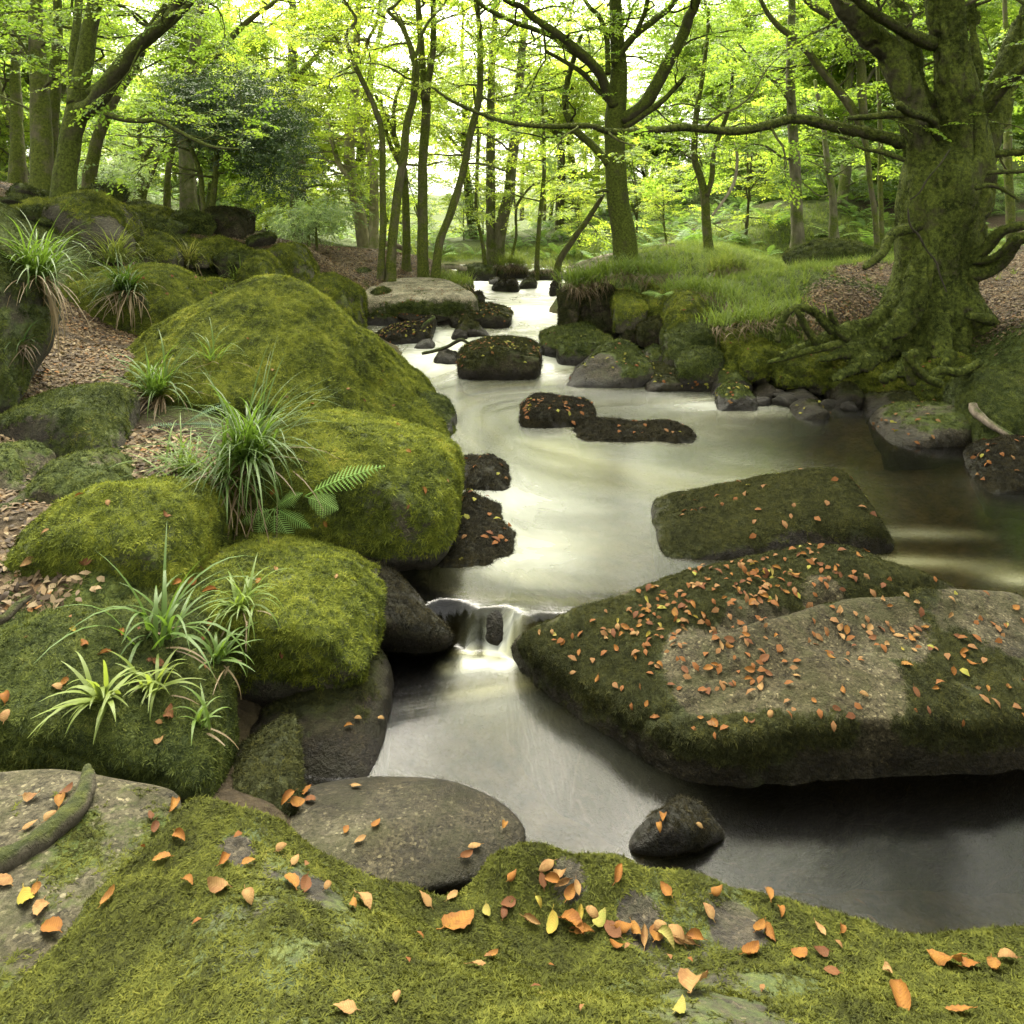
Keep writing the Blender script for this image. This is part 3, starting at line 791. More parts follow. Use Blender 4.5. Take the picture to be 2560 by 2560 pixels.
# the gush through the gap by the wedge rock
q = g(1225, 1560, -.1)
z += .03 * fbm(P * (1.6, .8, 1), 5, 3, 6) * np.exp(-((y - 3.86) / .20) ** 2)
milk = .29 * sstep(3.9, 5.6, y) + .07
side = (x - (1.1 + .12 * (y - 4))) # clear and brown towards the right bank of the middle pool
milk -= .30 * sstep(.2, 2.0, side) * (1 - sstep(8.4, 9.6, y)) * sstep(3.9, 5, y)
milk += .10 * run + .12 * sstep(13, 17, y)
milk -= .5 * blob(x, y, [gb(1690,862,.1,1.2), gb(1760,850,.1,1.0)])
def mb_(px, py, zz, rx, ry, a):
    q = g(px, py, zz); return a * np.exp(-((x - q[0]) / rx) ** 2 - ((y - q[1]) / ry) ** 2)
for a in [(1200,1700,-.2,.28,.30,.18), (1120,1850,-.2,.4,.3,.08), (1500,1950,-.2,.5,.4,.10), (1260,1420,0,.5,.5,.22), (1450,1400,0,.6,.5,.2),  # mid-pool blobs paint in the bright sky reflection, the rest is froth
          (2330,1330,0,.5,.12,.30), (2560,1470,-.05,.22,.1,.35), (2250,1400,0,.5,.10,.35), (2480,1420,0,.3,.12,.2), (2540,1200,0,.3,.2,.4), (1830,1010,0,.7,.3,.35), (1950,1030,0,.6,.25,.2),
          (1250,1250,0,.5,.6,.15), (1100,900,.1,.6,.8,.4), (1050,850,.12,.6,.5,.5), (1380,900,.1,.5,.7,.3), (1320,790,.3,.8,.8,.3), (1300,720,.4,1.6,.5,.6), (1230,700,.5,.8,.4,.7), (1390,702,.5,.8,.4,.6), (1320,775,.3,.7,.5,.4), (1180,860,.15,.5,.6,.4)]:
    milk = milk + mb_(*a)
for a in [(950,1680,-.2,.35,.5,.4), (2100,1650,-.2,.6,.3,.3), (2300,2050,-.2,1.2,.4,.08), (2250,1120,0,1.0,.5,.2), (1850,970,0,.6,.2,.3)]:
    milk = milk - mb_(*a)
# the little fall: white strands down its face, froth and a fading plume below
gap = np.exp(-((x + .15) / .24) ** 4)
milk = milk + gap * (.9 * np.exp(-((y - 3.86) / .05) ** 2) * np.clip(.15 + 1.6 * fbm(np.stack([x * 1.0, y * .08, 0 * x], -1), 16, 3, 71), 0, 1) + .55 * np.exp(-((y - 3.74) / .08) ** 2) * np.clip(.5 + fbm(P, 9, 3, 72), 0, 1)
                     + .12 * np.exp(-((y - 3.5) / .22) ** 2))
# flow coordinates: along the stream, bending right in the middle pool
ang = 1.2 * sstep(10.2, 7.6, y) * sstep(-1.8, .2, x) * sstep(3.7, 4.2, y) + .55 * (1 - sstep(3.2, 3.8, y))
fu = (x * np.cos(ang) + y * np.sin(ang)) * 2.0 + .6 * fbm(P, .6, 2, 12)
fv = (-x * np.sin(ang) + y * np.cos(ang)) * .7
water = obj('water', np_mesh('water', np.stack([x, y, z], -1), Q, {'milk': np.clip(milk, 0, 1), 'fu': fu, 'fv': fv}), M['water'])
tag(water, kind='structure')

# ------------------------------------------------------------------ rocks: rounded polyhedra through measured corners, roughened and mossed
ROCKS = {}
def finish_rock(name, label, V, T, mat, cover, tuft, tscale, dens, fur=0.0, cat='rock', group=None, nzk=0.55, patch=0.45, seed=0, key=None, bare=None, wetline=0.10):
    n = normals(V, T)
    if tuft in ('bright', 'mid') and len(V) > 9000 and key != 'front':
        up_ = sstep(-.3, .5, n[:, 2])
        V = V + n * (up_ * (.020 * fbm(V, 7, 3, seed + 60) + .009 * np.abs(fbm(V, 17, 2, seed + 61))))[:, None]
        n = normals(V, T)
    base = np.array((V[:, 0].mean(), V[:, 1].mean(), V[:, 2].min()))
    hz = V[:, 2] - water_z(V[:, 0], V[:, 1])
    inw = (land_z(V[:, 0].mean(), V[:, 1].mean())[0] < water_z(V[:, 0].mean(), V[:, 1].mean()) + .25)
    wet = (1 - sstep(wetline * .5, wetline * 1.8, hz + .06 * fbm(V, 6, 3, seed))) if inw else np.zeros(len(V))
    m = cover + nzk * (n[:, 2] - .35) + patch * fbm(V, 2.6 / max(np.ptp(V[:, 0]), .3) + 1.2, 4, seed + 3)
    if bare is not None: m = m - blob(V[:, 0], V[:, 1], bare) * 1.1
    m = np.clip(m - .6 * wet * (tuft != 'black'), 0, 1)
    md = sstep(.35, .75, m + .25 * fbm(V, 9, 2, seed + 8)) * (n[:, 2] > -.75)
    if inw: md = md * (hz > .005)
    fd = np.clip((.85 - n[:, 2]) * 1.6, 0, 1) * (hz > -.01) * (hz < .5) * (inw > 0)
    me = np_mesh(name, V - base, T, {'moss': m, 'wet': wet, 'moss_d': md, 'fur_d': fd * .6})
    o = obj(name, me, M[mat], None, base)
    tag(o, label, cat, group)
    if tuft and dens > 0:
        t = obj('moss', me, None, o); tag(t, kind='stuff')
        scatter(t, GN['moss_' + tuft], density=float(dens), scale=tscale, seed=seed)
    if fur > 0:
        t = obj('moss', me, None, o); tag(t, 'black dripping moss just above the waterline', kind='stuff')
        scatter(t, GN['furry'], density=float(fur), scale=tscale * .75, seed=seed + 1)
    ROCKS[key or o.name] = (o, V, T, n)
    return o

def hull_rock(pts, sub=5, k=9.0, amp=.05, seed=0, grow=1.0, crack=0.0, squash=None):
    P = np.array(pts, dtype=float)
    c, N, D = hull_planes(P)
    S, T = ico(sub)
    ext = np.maximum(np.ptp(P, axis=0) / 2, 1e-3)
    d = S * ext; d /= np.linalg.norm(d, axis=1, keepdims=True)
    def rad(d):
        q = np.maximum(d @ N.T, 0) / D[None]
        return (q ** k).sum(1) ** (-1 / k)
    rr = rad(d)
    rel = P - c; rl = np.linalg.norm(rel, axis=1)
    rr *= np.clip(np.median(rl / rad(rel / rl[:, None])), 1.0, 1.16) * grow
    V = c + d * rr[:, None]
    n = normals(V, T)
    size = float(np.ptp(P, axis=0).mean())
    f = 1.0 / max(size, .1)
    V = V + n * (amp * size * (fbm(V, 1.6 * f, 3, seed) * .9 + fbm(V, 5 * f, 4, seed + 50) * .35))[:, None]
    if crack:
        rg = 1 - np.abs(fbm(V * (1, 1, 1.6), 1.3 * f, 3, seed + 90)) * 7
        V = V - n * (np.clip(rg, 0, 1) ** 2 * crack * size)[:, None]
    return V, T

def sil_pts(sil, Y0=None, zb=None, depth=.6, ridge=.5, shoulder=.6, back=.7, bot=None, under=0.0):
    sil = np.array(sil, dtype=float)
    pyb = sil[:, 1].max()
    if Y0 is None: Y0 = (EYE - zb) * F / (pyb - HY)
    else: zb = EYE - (pyb - HY) / F * Y0
    pts = []
    xl, xr = sil[:, 0].min(), sil[:, 0].max()
    cx = (xl + xr) / 2
    S = np.array([p(a, b, Y0 + ridge * depth) for a, b in sil])
    xc = S[:, 0].mean()
    for q in S:
        pts.append(q)
        h = q[2] - zb
        if h > 0:
            pts.append(np.array((xc + (q[0] - xc) * .93, Y0 + .10 * depth, zb + shoulder * h)))
            pts.append(np.array((xc + (q[0] - xc) * .9, Y0 + depth, zb + back * h)))
    for u in (.08, .35, .65, .92):
        u = .5 + (u - .5) * (1 - under)
        X = (xl + (xr - xl) * u - HX) / F
        pts.append(np.array((X * Y0, Y0 + under * .5 * depth, zb)))
        pts.append(np.array((X * Y0, Y0 + .03 + under * .7 * depth, zb - (.18 * depth + .06 if bot is None else bot))))
        pts.append(np.array((X * (Y0 + depth), Y0 + depth, zb - .12)))
    return pts

def rock(name, label, sil, Y0=None, zb=None, depth=.6, ridge=.5, sh=.6, back=.7, mat='moss_mid', cover=.5, tuft='mid', ts=.03, dens=900, fur=0,
         sub=5, k=20, amp=.08, crack=.02, extra=(), seed=None, key=None, knob=0, bot=None, under=0.0, **kw):
    seed = seed if seed is not None else len(bpy.data.objects)
    V, T = hull_rock(list(sil_pts(sil, Y0, zb, depth, ridge, sh, back, bot, under)) + [np.asarray(e) for e in extra], sub, k, amp, seed, 1.0, crack)
    if knob:
        n = normals(V, T)
        V = V + n * (knob * np.abs(fbm(V, 3.0, 3, seed + 5)) * 2.2 + .35 * knob * fbm(V, 9, 3, seed + 6))[:, None]
    return finish_rock(name, label, V, T, mat, cover, tuft, ts, dens, fur, seed=seed, key=key, **kw)

# ---- the mossy bedrock the photographer stands on: a height field over its own outline
def tps(pts):
    c = np.array([(q[0], q[1]) for q in pts]); zv = np.array([q[2] for q in pts]); n = len(c)
    A = np.zeros((n + 3, n + 3)); A[:n, :n] = _phi(((c[:, None] - c[None]) ** 2).sum(-1)) + np.eye(n) * .01
    A[:n, n] = 1; A[:n, n + 1:] = c; A[n, :n] = 1; A[n + 1:, :n] = c.T
    W_ = np.linalg.solve(A, np.concatenate([zv, np.zeros(3)]))
    def f(x, y):
        q = np.stack([x, y], -1); out = np.empty(len(q))
        for a in range(0, len(q), 20000):
            b = q[a:a + 20000]
            out[a:a + 20000] = _phi(((b[:, None] - c[None]) ** 2).sum(-1)) @ W_[:n] + W_[n] + b @ W_[n + 1:]
        return out
    return f
def poly_dist(x, y, poly):
    d = np.full(len(x), 1e9); n = len(poly)
    for i in range(n):
        a = np.array(poly[i][:2]); b = np.array(poly[(i + 1) % n][:2]); ab = b - a
        t = np.clip(((x - a[0]) * ab[0] + (y - a[1]) * ab[1]) / (ab @ ab + 1e-12), 0, 1)
        d = np.minimum(d, np.hypot(x - a[0] - t * ab[0], y - a[1] - t * ab[1]))
    return np.where(inpoly(x, y, poly), d, -d)
def field_rock(poly, top, r=.12, zlow=-.5, res=.014, amp=.03, seed=0, steep=3.0):
    P = np.array([q[:2] for q in poly]); lo = P.min(0) - .22; hi = P.max(0) + .22
    xs = np.arange(lo[0], hi[0], res); ys = np.arange(lo[1], hi[1], res)
    X, Y = np.meshgrid(xs, ys); x = X.ravel(); y = Y.ravel()
    wob = fbm(np.stack([x, y, 0 * x], -1), 5, 3, seed + 1) * .02
    d = poly_dist(x, y, poly) + wob
    z = tps(top)(x, y)
    P3 = np.stack([x, y, 0 * x], -1)
    z = z + amp * (fbm(P3, 2.2, 4, seed) + .5 * fbm(P3, 8, 3, seed + 4))
    t = np.clip(1 - d / r, 0, 1)
    z = z - r * .9 * (1 - np.sqrt(np.clip(1 - t * t, 0, 1))) * (d >= 0) - (d < 0) * (r * .9 - d * steep)
    z = np.maximum(z, zlow)
    nr, nc = X.shape
    i = np.arange(nr - 1)[:, None] * nc; j = np.arange(nc - 1)[None]
    a = (i + j).ravel(); b = a + 1; c_ = a + nc + 1; e = a + nc
    keep = (d[a] > -.2) | (d[c_] > -.2)
    T = np.vstack([np.stack([a, b, c_], -1)[keep], np.stack([a, c_, e], -1)[keep]])
    used = np.unique(T); mp = np.full(nr * nc, -1); mp[used] = np.arange(len(used))
    return np.stack([x, y, z], -1)[used], mp[T]

FE = [(-300,2620,.42), (0,2483,.46), (147,2359,.48), (223,2234,.5), (300,2178,.52), (378,2120,.54), (467,1985,.58), (503,1976,.585), (579,1990,.58), (668,2020,.55), (792,2080,.5), (860,2130,.47), (926,2150,.45), (1073,2172,.42), (1190,2170,.38),
      (1225,2095,.44), (1300,2072,.45), (1429,2106,.42), (1518,2128,.40), (1710,2168,.36), (1855,2190,.34), (2067,2253,.30), (2253,2310,.27), (2332,2303,.30), (2451,2264,.34), (2560,2268,.34), (2800,2300,.34)]
FE = [(a, b, c + .02) for a, b, c in FE]
poly = [g(*q) for q in FE] + [np.array((1.75, .6, .4)), np.array((1.3, .2, .5)), np.array((-1.2, .2, .45))]
top = [g(*q) for q in FE[1:]] + [g(*q) for q in [(1100,2260,.36), (1350,2335,.35), (1600,2390,.36), (1750,2405,.36), (2100,2390,.34), (2300,2410,.38), (700,2250,.61), (500,2120,.60), (700,2450,.67), (1200,2470,.60), (1500,2490,.57), (1900,2500,.52),
      (2300,2530,.46), (1000,2560,.69), (300,2500,.58), (1500,2560,.64), (1550,2250,.40), (1350,2190,.43), (1800,2300,.37), (1900,2350,.36), (950,2300,.55), (2480,2420,.40)]] + [np.array((.2, .5, .75)), np.array((-1, .5, .6)), np.array((1.2, .6, .55))]
V, T = field_rock(poly, top, .055, -.35, .011, .034, 3)
finish_rock('bedrock', 'broad mossy bedrock strewn with orange leaves across the near foreground', V, T, 'moss_mid', .60, 'front', .0098, 24000, 0, 'bedrock', None, .3, .75, 5, 'front',
            [gb(1600,2280,.4,.07), gb(1850,2330,.36,.08), gb(1420,2180,.42,.07), gb(590,2120,.6,.05)])

# ---- the big flat rock in the stream
C17 = [g(1300,1585,0), g(1450,1528,.06), g(1600,1470,.13), g(1830,1400,.22), g(2060,1352,.28), g(2120,1358,.27), g(2300,1430,.23), g(2560,1530,.16), g(2800,1600,.1),
       g(1420,1672,-.02), g(1600,1795,-.02), g(1690,1838,-.02), g(1800,1838,.02), g(2200,1785,.06), g(2560,1712,.06), g(2800,1690,.05),
       g(1276,1600,-.15), g(1431,1738,-.2), g(1630,1897,-.2), g(1722,1925,-.2), g(1961,1912,-.2), g(2252,1872,-.2), g(2560,1806,-.2), g(2850,1750,-.2)]
C17 += [np.array((q[0], q[1] - .04, q[2] - .6)) for q in C17[-8:]] + [q - np.array((0, 0, .8)) for q in C17[:9]]
V, T = hull_rock(C17, 7, 30, .010, 31, 1.0, 0)
n = normals(V, T)
a = g(1830,1545,.17); b = g(2330,1475,.2)          # the stepped shoulder across its top
dd = (V[:, 0] - a[0]) * (b[1] - a[1]) - (V[:, 1] - a[1]) * (b[0] - a[0]); dd /= math.hypot(b[0] - a[0], b[1] - a[1])
dd += .06 * fbm(V, 2.5, 3, 77)
on = sstep(.5, .9, n[:, 2]) * sstep(a[0] - .5, a[0] + .1, V[:, 0])
V[:, 2] += on * (-.075 * np.exp(-((dd + .03) / .06) ** 2) + .045 * np.exp(-((dd - .09) / .10) ** 2))
rg = np.clip(1 - np.abs(fbm(V * (1, 1.5, 1), 1.5, 4, 19)) * 16, 0, 1)
V += n * (.018 * fbm(V, 6, 4, 12) + .007 * fbm(V, 21, 3, 13) + .024 * fbm(V * (1, 1.6, 1), 2.2, 2, 14) - .016 * rg ** 1.5)[:, None]
finish_rock('boulder', 'largest flat rock in the stream, its broad top scattered with orange leaves', V, T, 'flat_rock', .78, 'dark', .013, 7000, 3500, 'boulder', None, -.1, .75, 8, 'flat',
            [gb(1960,1630,.1,.42), gb(1790,1680,.05,.32), gb(2190,1575,.15,.26), gb(2130,1690,.1,.26), gb(2480,1560,.12,.28), gb(2060,1480,.2,.15)])

# ---- flat slabs lying in the near left
V, T = hull_rock([g(690,2075,-.08), g(740,1978,-.08), g(830,1955,-.09), g(950,1940,-.1), g(1060,1950,-.1), g(1150,1966,-.11), g(1230,2000,-.12), g(1280,2040,-.12), g(1300,2085,-.13), g(1250,2170,-.13), g(900,2240,-.06), g(700,2180,-.02),
                  g(700,2060,-.4), g(950,1950,-.4), g(1300,2090,-.4), g(1100,2250,-.4), g(980,2060,-.02)], 5, 14, .012, 41)
finish_rock('slab', 'smooth wet granite slab sloping into the water behind the near bedrock', V, T, 'granite', .26, 'dark', .013, 5000, 1500, 'slab', None, -.3, .6, 41, 'wetslab', None, .14)
V, T = hull_rock([g(-150,1965,.40), g(120,1925,.42), g(240,1950,.41), g(430,1990,.36), g(445,2090,.36), g(380,2250,.38), g(300,2400,.40), g(0,2570,.43), g(-350,2450,.45), g(-150,1965,.1), g(430,1990,.05), g(300,2400,.05), g(-350,2450,.1), g(150,2150,.435)], 5, 16, .012, 43)
finish_rock('slab', 'bare grey granite slab in the bottom left corner, crossed by a root', V, T, 'granite', .40, 'front', .010, 12000, 0, 'slab', None, .05, .85, 43, 'leftslab')

# ---- left bank
rock('boulder', 'largest mossy boulder on the left bank, humped like a hill beside the stream', [(298,878),(398,812),(530,764),(623,716),(669,708),(755,728),(822,768),(875,828),(914,901),(1007,974),(1087,1047),(1133,1100),(1137,1140),(1115,1153)],
     None, 0.0, 2.3, .36, .62, .6, 'moss_bright', .80, 'bright', .028, 2600, 0, 7, 20, .055, .012, [p(520,1010,5.6), p(760,1040,5.9), p(330,960,5.9)], 51, 'hill', under=.12, nzk=.22, patch=.55, cat='boulder')
rock('boulder', 'dark rounded boulder tucked behind the right end of the largest mossy boulder', [(1000,1060),(1020,990),(1060,984),(1110,1000),(1135,1035),(1138,1085),(1120,1112)], 7.1, None, .9, .5, .7, .7, 'moss_mid', .55, 'mid', .03, 1400, cat='boulder')
rock('boulder', 'rounded mossy boulder overhanging the pool below the ferns on the left bank', [(505,1330),(530,1180),(623,1075),(742,1050),(848,1058),(954,1098),(1047,1116),(1100,1140),(1140,1193),(1146,1259),(1126,1325),(1086,1378),(1033,1418),(980,1438)],
     4.15, None, 1.5, .38, .7, .7, 'moss_bright', .76, 'bright', .026, 2900, 0, 7, 16, .045, .012, [], 53, 'over', under=.38, nzk=.22, patch=.55, cat='boulder')
rock('rock', 'brown rock with a bare left face beside the leaf strewn path', [(46,1060),(62,1005),(112,984),(200,968),(270,960),(300,985),(306,1060),(280,1130),(200,1152),(120,1140)], None, .56, .85, .6, .8, .7, 'moss_mid', .38, 'mid', .022, 2400, amp=.03, key='bareface')
rock('rock', 'conical lichen grey rock at the left of the mossy hump by the path', [(66,1295),(100,1200),(150,1150),(190,1138),(230,1155),(270,1200),(310,1250),(300,1300)], None, .5, .7, .5, .6, .7, 'granite', .48, 'mid', .02, 1800, key='cone')
rock('boulder', 'bright mossy hump of rock above the two arching rush clumps on the left', [(40,1550),(75,1380),(110,1290),(200,1240),(270,1221),(360,1224),(430,1243),(480,1290),(503,1350),(500,1410),(470,1450),(320,1566),(110,1572)], None, .25, .95, .42, .72, .7,
     'moss_bright', .80, 'bright', .020, 4600, 0, 7, 18, .05, .014, [], 55, 'hump', under=.22, nzk=.22, patch=.55, cat='boulder')
rock('boulder', 'square mossy block of rock with a rush clump on its top left corner', [(437,1490),(490,1420),(560,1402),(640,1404),(720,1418),(800,1430),(850,1453),(875,1490),(930,1520),(955,1560),(945,1612),(880,1690),(800,1720),(700,1747),(560,1742),(480,1680)], None, -.02, .95, .5, .8, .8,
     'moss_bright', .74, 'bright', .018, 4600, 0, 7, 20, .05, .014, [], 57, 'block', under=.30, nzk=.22, patch=.55, cat='boulder')
rock('boulder', 'dark green moss cushion of rock with two rush clumps above the bare slab', [(-300,1930),(-300,1620),(-60,1590),(90,1563),(250,1558),(380,1598),(470,1640),(560,1740),(592,1800),(604,1860),(570,1920),(480,1970),(300,1992),(150,1975),(0,1960)], None, .16, .95, .6, .72, .75,
     'moss_mid', .85, 'mid', .016, 6500, 0, 7, 16, .05, .01, [], 59, 'cushion', under=.15, nzk=.22, patch=.55, cat='boulder')
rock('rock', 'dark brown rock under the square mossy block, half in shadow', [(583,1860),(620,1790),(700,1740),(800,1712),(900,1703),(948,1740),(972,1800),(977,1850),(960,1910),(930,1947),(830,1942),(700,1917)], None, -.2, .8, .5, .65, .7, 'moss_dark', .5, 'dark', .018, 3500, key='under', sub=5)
rock('rock', 'small dark brown rock between the moss cushion and the wet slab', [(563,1980),(600,1930),(650,1893),(700,1886),(740,1913),(757,1950),(740,1990),(680,2022),(600,2017)], None, -.03, .45, .5, .7, .7, 'moss_dark', .7, 'dark', .016, 3500)
V, T = hull_rock([g(830,1500,.16), g(900,1402,.12), g(985,1438,.09), g(1003,1485,.04), g(1050,1528,-.01), g(1112,1566,-.06), g(1126,1602,-.12), g(1082,1630,-.2), g(980,1622,-.18), g(880,1600,-.1),
                  g(800,1560,-.1), g(900,1402,-.4), g(1126,1602,-.5), g(980,1640,-.5), g(800,1600,-.4)], 5, 14, .03, 66)
finish_rock('rock', 'black wet wedge of rock on the left of the narrow water gap', V, T, 'moss_black', .35, 'black', .016, 2600, 2500, seed=66)
V, T = hull_rock([g(1172,1560,-.09), g(1200,1528,-.03), g(1245,1520,-.01), g(1290,1545,-.04), g(1300,1590,-.12), g(1250,1612,-.17), g(1190,1600,-.16), g(1172,1560,-.4), g(1300,1590,-.4), g(1250,1640,-.4), g(1230,1530,-.4)], 5, 10, .06, 68)
finish_rock('rock', 'black wet stone splitting the water in the narrow gap', V, T, 'moss_black', .2, 'black', .012, 2500, 1500, seed=68)
rock('boulder', 'dark mossy rock cut off by the left edge of the photograph beside the path', [(-160,950),(-160,600),(0,596),(30,650),(48,720),(45,800),(22,880),(0,945)], 5.0, None, 1.0, .5, .7, .8, 'moss_mid', .55, 'mid', .024, 2200, cat='boulder')
rock('rock', 'small grey rock at the left edge below the path', [(-70,1240),(-60,1135),(20,1122),(60,1150),(67,1200),(40,1247)], None, .55, .5, .5, .75, .8, 'granite', .3, 'mid', .02, 1500)
rock('rock', 'low flat mossy stone set in the leaf strewn path', [(60,850),(88,800),(150,787),(192,815),(180,842),(120,855)], None, .86, .7, .6, .8, .7, 'granite', .5, 'mid', .03, 1000)
rock('boulder', 'mossy boulder under the large rush clumps beside the path', [(130,760),(160,690),(300,666),(350,676),(400,662),(430,664),(455,700),(520,745),(532,768),(480,795),(350,820),(240,795),(140,780)], 8.2, None, 1.6, .5, .65, .7, 'moss_bright', .62, 'bright', .032, 1800, cat='boulder', key='rushrock')
rock('boulder', 'left half of the pair of rounded mossy boulders below the leaning beech', [(10,600),(20,570),(40,530),(80,500),(130,497),(160,520),(172,598)], 9.8, None, 1.6, .5, .7, .7, 'moss_bright', .68, 'bright', .04, 1100, cat='boulder')
rock('boulder', 'right half of the pair of rounded boulders, its right face bare grey stone', [(150,598),(158,515),(195,488),(250,485),(285,505),(303,550),(300,590),(250,606)], 9.5, None, 1.6, .5, .75, .7, 'moss_bright', .5, 'bright', .04, 1000, cat='boulder', bare=[pb(285,560,9.7,.30)])
rock('rock', 'long low mossy slab behind the pair of rounded boulders', [(296,565),(310,525),(350,512),(405,520),(418,545),(412,568),(350,572)], 12.2, None, 1.2, .5, .75, .8, 'moss_bright', .6, 'bright', .05, 500)  # brighter moss colour stands in for light from the clearing
rock('boulder', 'upright dark block of stone beside the thin twin holly trunks', [(522,580),(530,525),(545,516),(585,520),(611,535),(606,575),(570,583)], 13.2, None, 1.1, .4, .9, .9, 'moss_dark', .5, 'dark', .05, 500, cat='boulder', k=18)
rock('rock', 'smooth mossy dome on the slope left of the overlapping rocks', [(303,640),(330,592),(370,573),(420,583),(447,630),(380,645)], 10.5, None, 1.4, .5, .6, .7, 'moss_bright', .55, 'bright', .045, 700)
rock('rock', 'mossy rounded stone right of the smooth dome on the slope', [(428,632),(440,600),(462,592),(482,606),(490,634)], 11.2, None, .8, .5, .6, .7, 'moss_bright', .6, 'bright', .045, 600)  # this stone and the next: clearing light put into the moss colour
rock('rock', 'second mossy rounded stone right of the smooth dome', [(470,640),(485,604),(505,608),(520,636)], 11.0, None, .7, .5, .6, .7, 'moss_bright', .6, 'bright', .045, 600)
rock('rock', 'wedge shaped mossy rock sloping right above the small square block', [(516,628),(525,594),(545,591),(600,615),(627,632),(620,652),(560,652)], 11.8, None, 1.0, .5, .6, .7, 'moss_bright', .55, 'bright', .045, 600, k=14)
rock('rock', 'small square block with a mossy top and dark side', [(553,680),(555,640),(590,631),(620,636),(626,678)], 11.3, None, .8, .6, .9, .9, 'moss_mid', .45, 'mid', .045, 600, k=16)
rock('boulder', 'pyramid shaped mossy rock in front of the tall square boulder', [(595,716),(610,660),(630,632),(664,627),(676,652),(694,712),(650,720)], 10.8, None, 1.0, .5, .6, .6, 'moss_bright', .6, 'bright', .04, 800, cat='boulder', k=12)
rock('boulder', 'tall square mossy boulder at the edge of the sunlit clearing', [(664,706),(664,640),(690,611),(742,604),(766,640),(783,704),(720,712)], 11.8, None, 1.3, .45, .85, .8, 'moss_bright', .52, 'bright', .042, 700, cat='boulder', k=14)
rock('rock', 'dark low rock with a mossy top behind the largest mossy boulder', [(462,735),(470,706),(500,694),(545,699),(562,725),(556,758),(500,760)], 9.6, None, .8, .5, .75, .8, 'moss_bright', .5, 'bright', .04, 700)
rock('boulder', 'sloping mossy boulder at the waterside behind the largest mossy boulder', [(700,800),(709,740),(780,700),(832,683),(872,700),(897,740),(903,800),(880,830)], 11.6, None, 1.6, .45, .75, .7, 'moss_bright', .55, 'bright', .042, 800, cat='boulder')
# ---- pale ledges and rocks of the upper run, left side
V, T = hull_rock([g(880,742,.72), g(895,722,.82), g(1000,697,.88), g(1110,700,.85), g(1180,733,.76), g(1186,745,.74), g(1050,748,.72), g(900,765,.60), g(1186,757,.55), g(1110,760,.55)] + [g(*q) - np.array((0, -.15, .6)) for q in [(880,742,.72), (1186,750,.7), (1050,748,.72), (900,765,.6), (1186,757,.55), (1000,697,.88)]], 5, 14, .015, 61)
finish_rock('ledge', 'broad pale granite ledge below the clump of thin trunks', V, T, 'pale_ledge', .40, 'mid', .045, 500, 0, 'ledge', None, -.45, .6, 61, 'ledge')
V, T = hull_rock([g(985,760,.62), g(1010,748,.66), g(1130,757,.60), g(1150,775,.46), g(1130,800,.34), g(1060,808,.3), g(1000,795,.38), g(990,800,.0), g(1150,780,.0), g(1060,812,.0)], 5, 12, .02, 62)
finish_rock('ledge', 'wet sloping granite ledge just above the white water', V, T, 'granite', .0, None, .05, 0, 0, 'ledge', None, .1, .3, 62, 'wetledge', None, .3)
rock('rock', 'mossy domed edge at the right end of the pale ledge', [(1095,757),(1120,738),(1160,734),(1182,745),(1186,765),(1140,768)], 13.4, None, .8, .5, .7, .8, 'moss_mid', .5, 'mid', .05, 500)
rock('boulder', 'mossy boulder sprinkled with leaves left of the wet sloping ledge', [(890,818),(896,755),(930,730),(960,723),(985,740),(1030,785),(1022,803),(960,820)], None, .22, 1.7, .55, .6, .7, 'moss_mid', .55, 'mid', .045, 700, cat='boulder', key='c2')
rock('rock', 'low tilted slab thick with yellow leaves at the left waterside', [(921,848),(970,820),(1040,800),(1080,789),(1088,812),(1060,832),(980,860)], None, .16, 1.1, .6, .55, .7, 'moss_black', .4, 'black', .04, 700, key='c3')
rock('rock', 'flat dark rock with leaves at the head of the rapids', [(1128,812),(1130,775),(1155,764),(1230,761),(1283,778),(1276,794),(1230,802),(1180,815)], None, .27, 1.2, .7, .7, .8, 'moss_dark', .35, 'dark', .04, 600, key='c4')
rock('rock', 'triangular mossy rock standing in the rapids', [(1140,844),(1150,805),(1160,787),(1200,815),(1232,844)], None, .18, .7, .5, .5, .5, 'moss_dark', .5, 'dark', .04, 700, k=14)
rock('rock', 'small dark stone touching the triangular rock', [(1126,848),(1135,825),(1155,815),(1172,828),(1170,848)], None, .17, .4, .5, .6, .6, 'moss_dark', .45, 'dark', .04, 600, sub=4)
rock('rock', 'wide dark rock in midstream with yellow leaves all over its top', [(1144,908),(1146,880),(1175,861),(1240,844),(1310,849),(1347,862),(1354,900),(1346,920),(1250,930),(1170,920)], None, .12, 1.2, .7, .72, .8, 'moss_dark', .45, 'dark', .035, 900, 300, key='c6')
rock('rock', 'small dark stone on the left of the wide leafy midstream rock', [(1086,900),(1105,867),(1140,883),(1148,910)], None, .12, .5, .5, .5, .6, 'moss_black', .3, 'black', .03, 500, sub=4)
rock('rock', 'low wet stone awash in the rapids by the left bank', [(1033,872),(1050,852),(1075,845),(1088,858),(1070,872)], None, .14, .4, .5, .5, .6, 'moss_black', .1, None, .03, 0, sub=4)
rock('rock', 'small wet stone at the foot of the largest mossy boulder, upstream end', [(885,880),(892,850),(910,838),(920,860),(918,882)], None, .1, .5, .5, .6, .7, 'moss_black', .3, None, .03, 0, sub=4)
rock('rock', 'mossy flat topped rock behind the notched rock in midstream', [(1347,880),(1350,838),(1375,824),(1430,818),(1490,821),(1512,850),(1500,888),(1400,890)], None, .17, 1.2, .6, .8, .8, 'moss_mid', .5, 'mid', .04, 700, 200, k=14, key='c8')
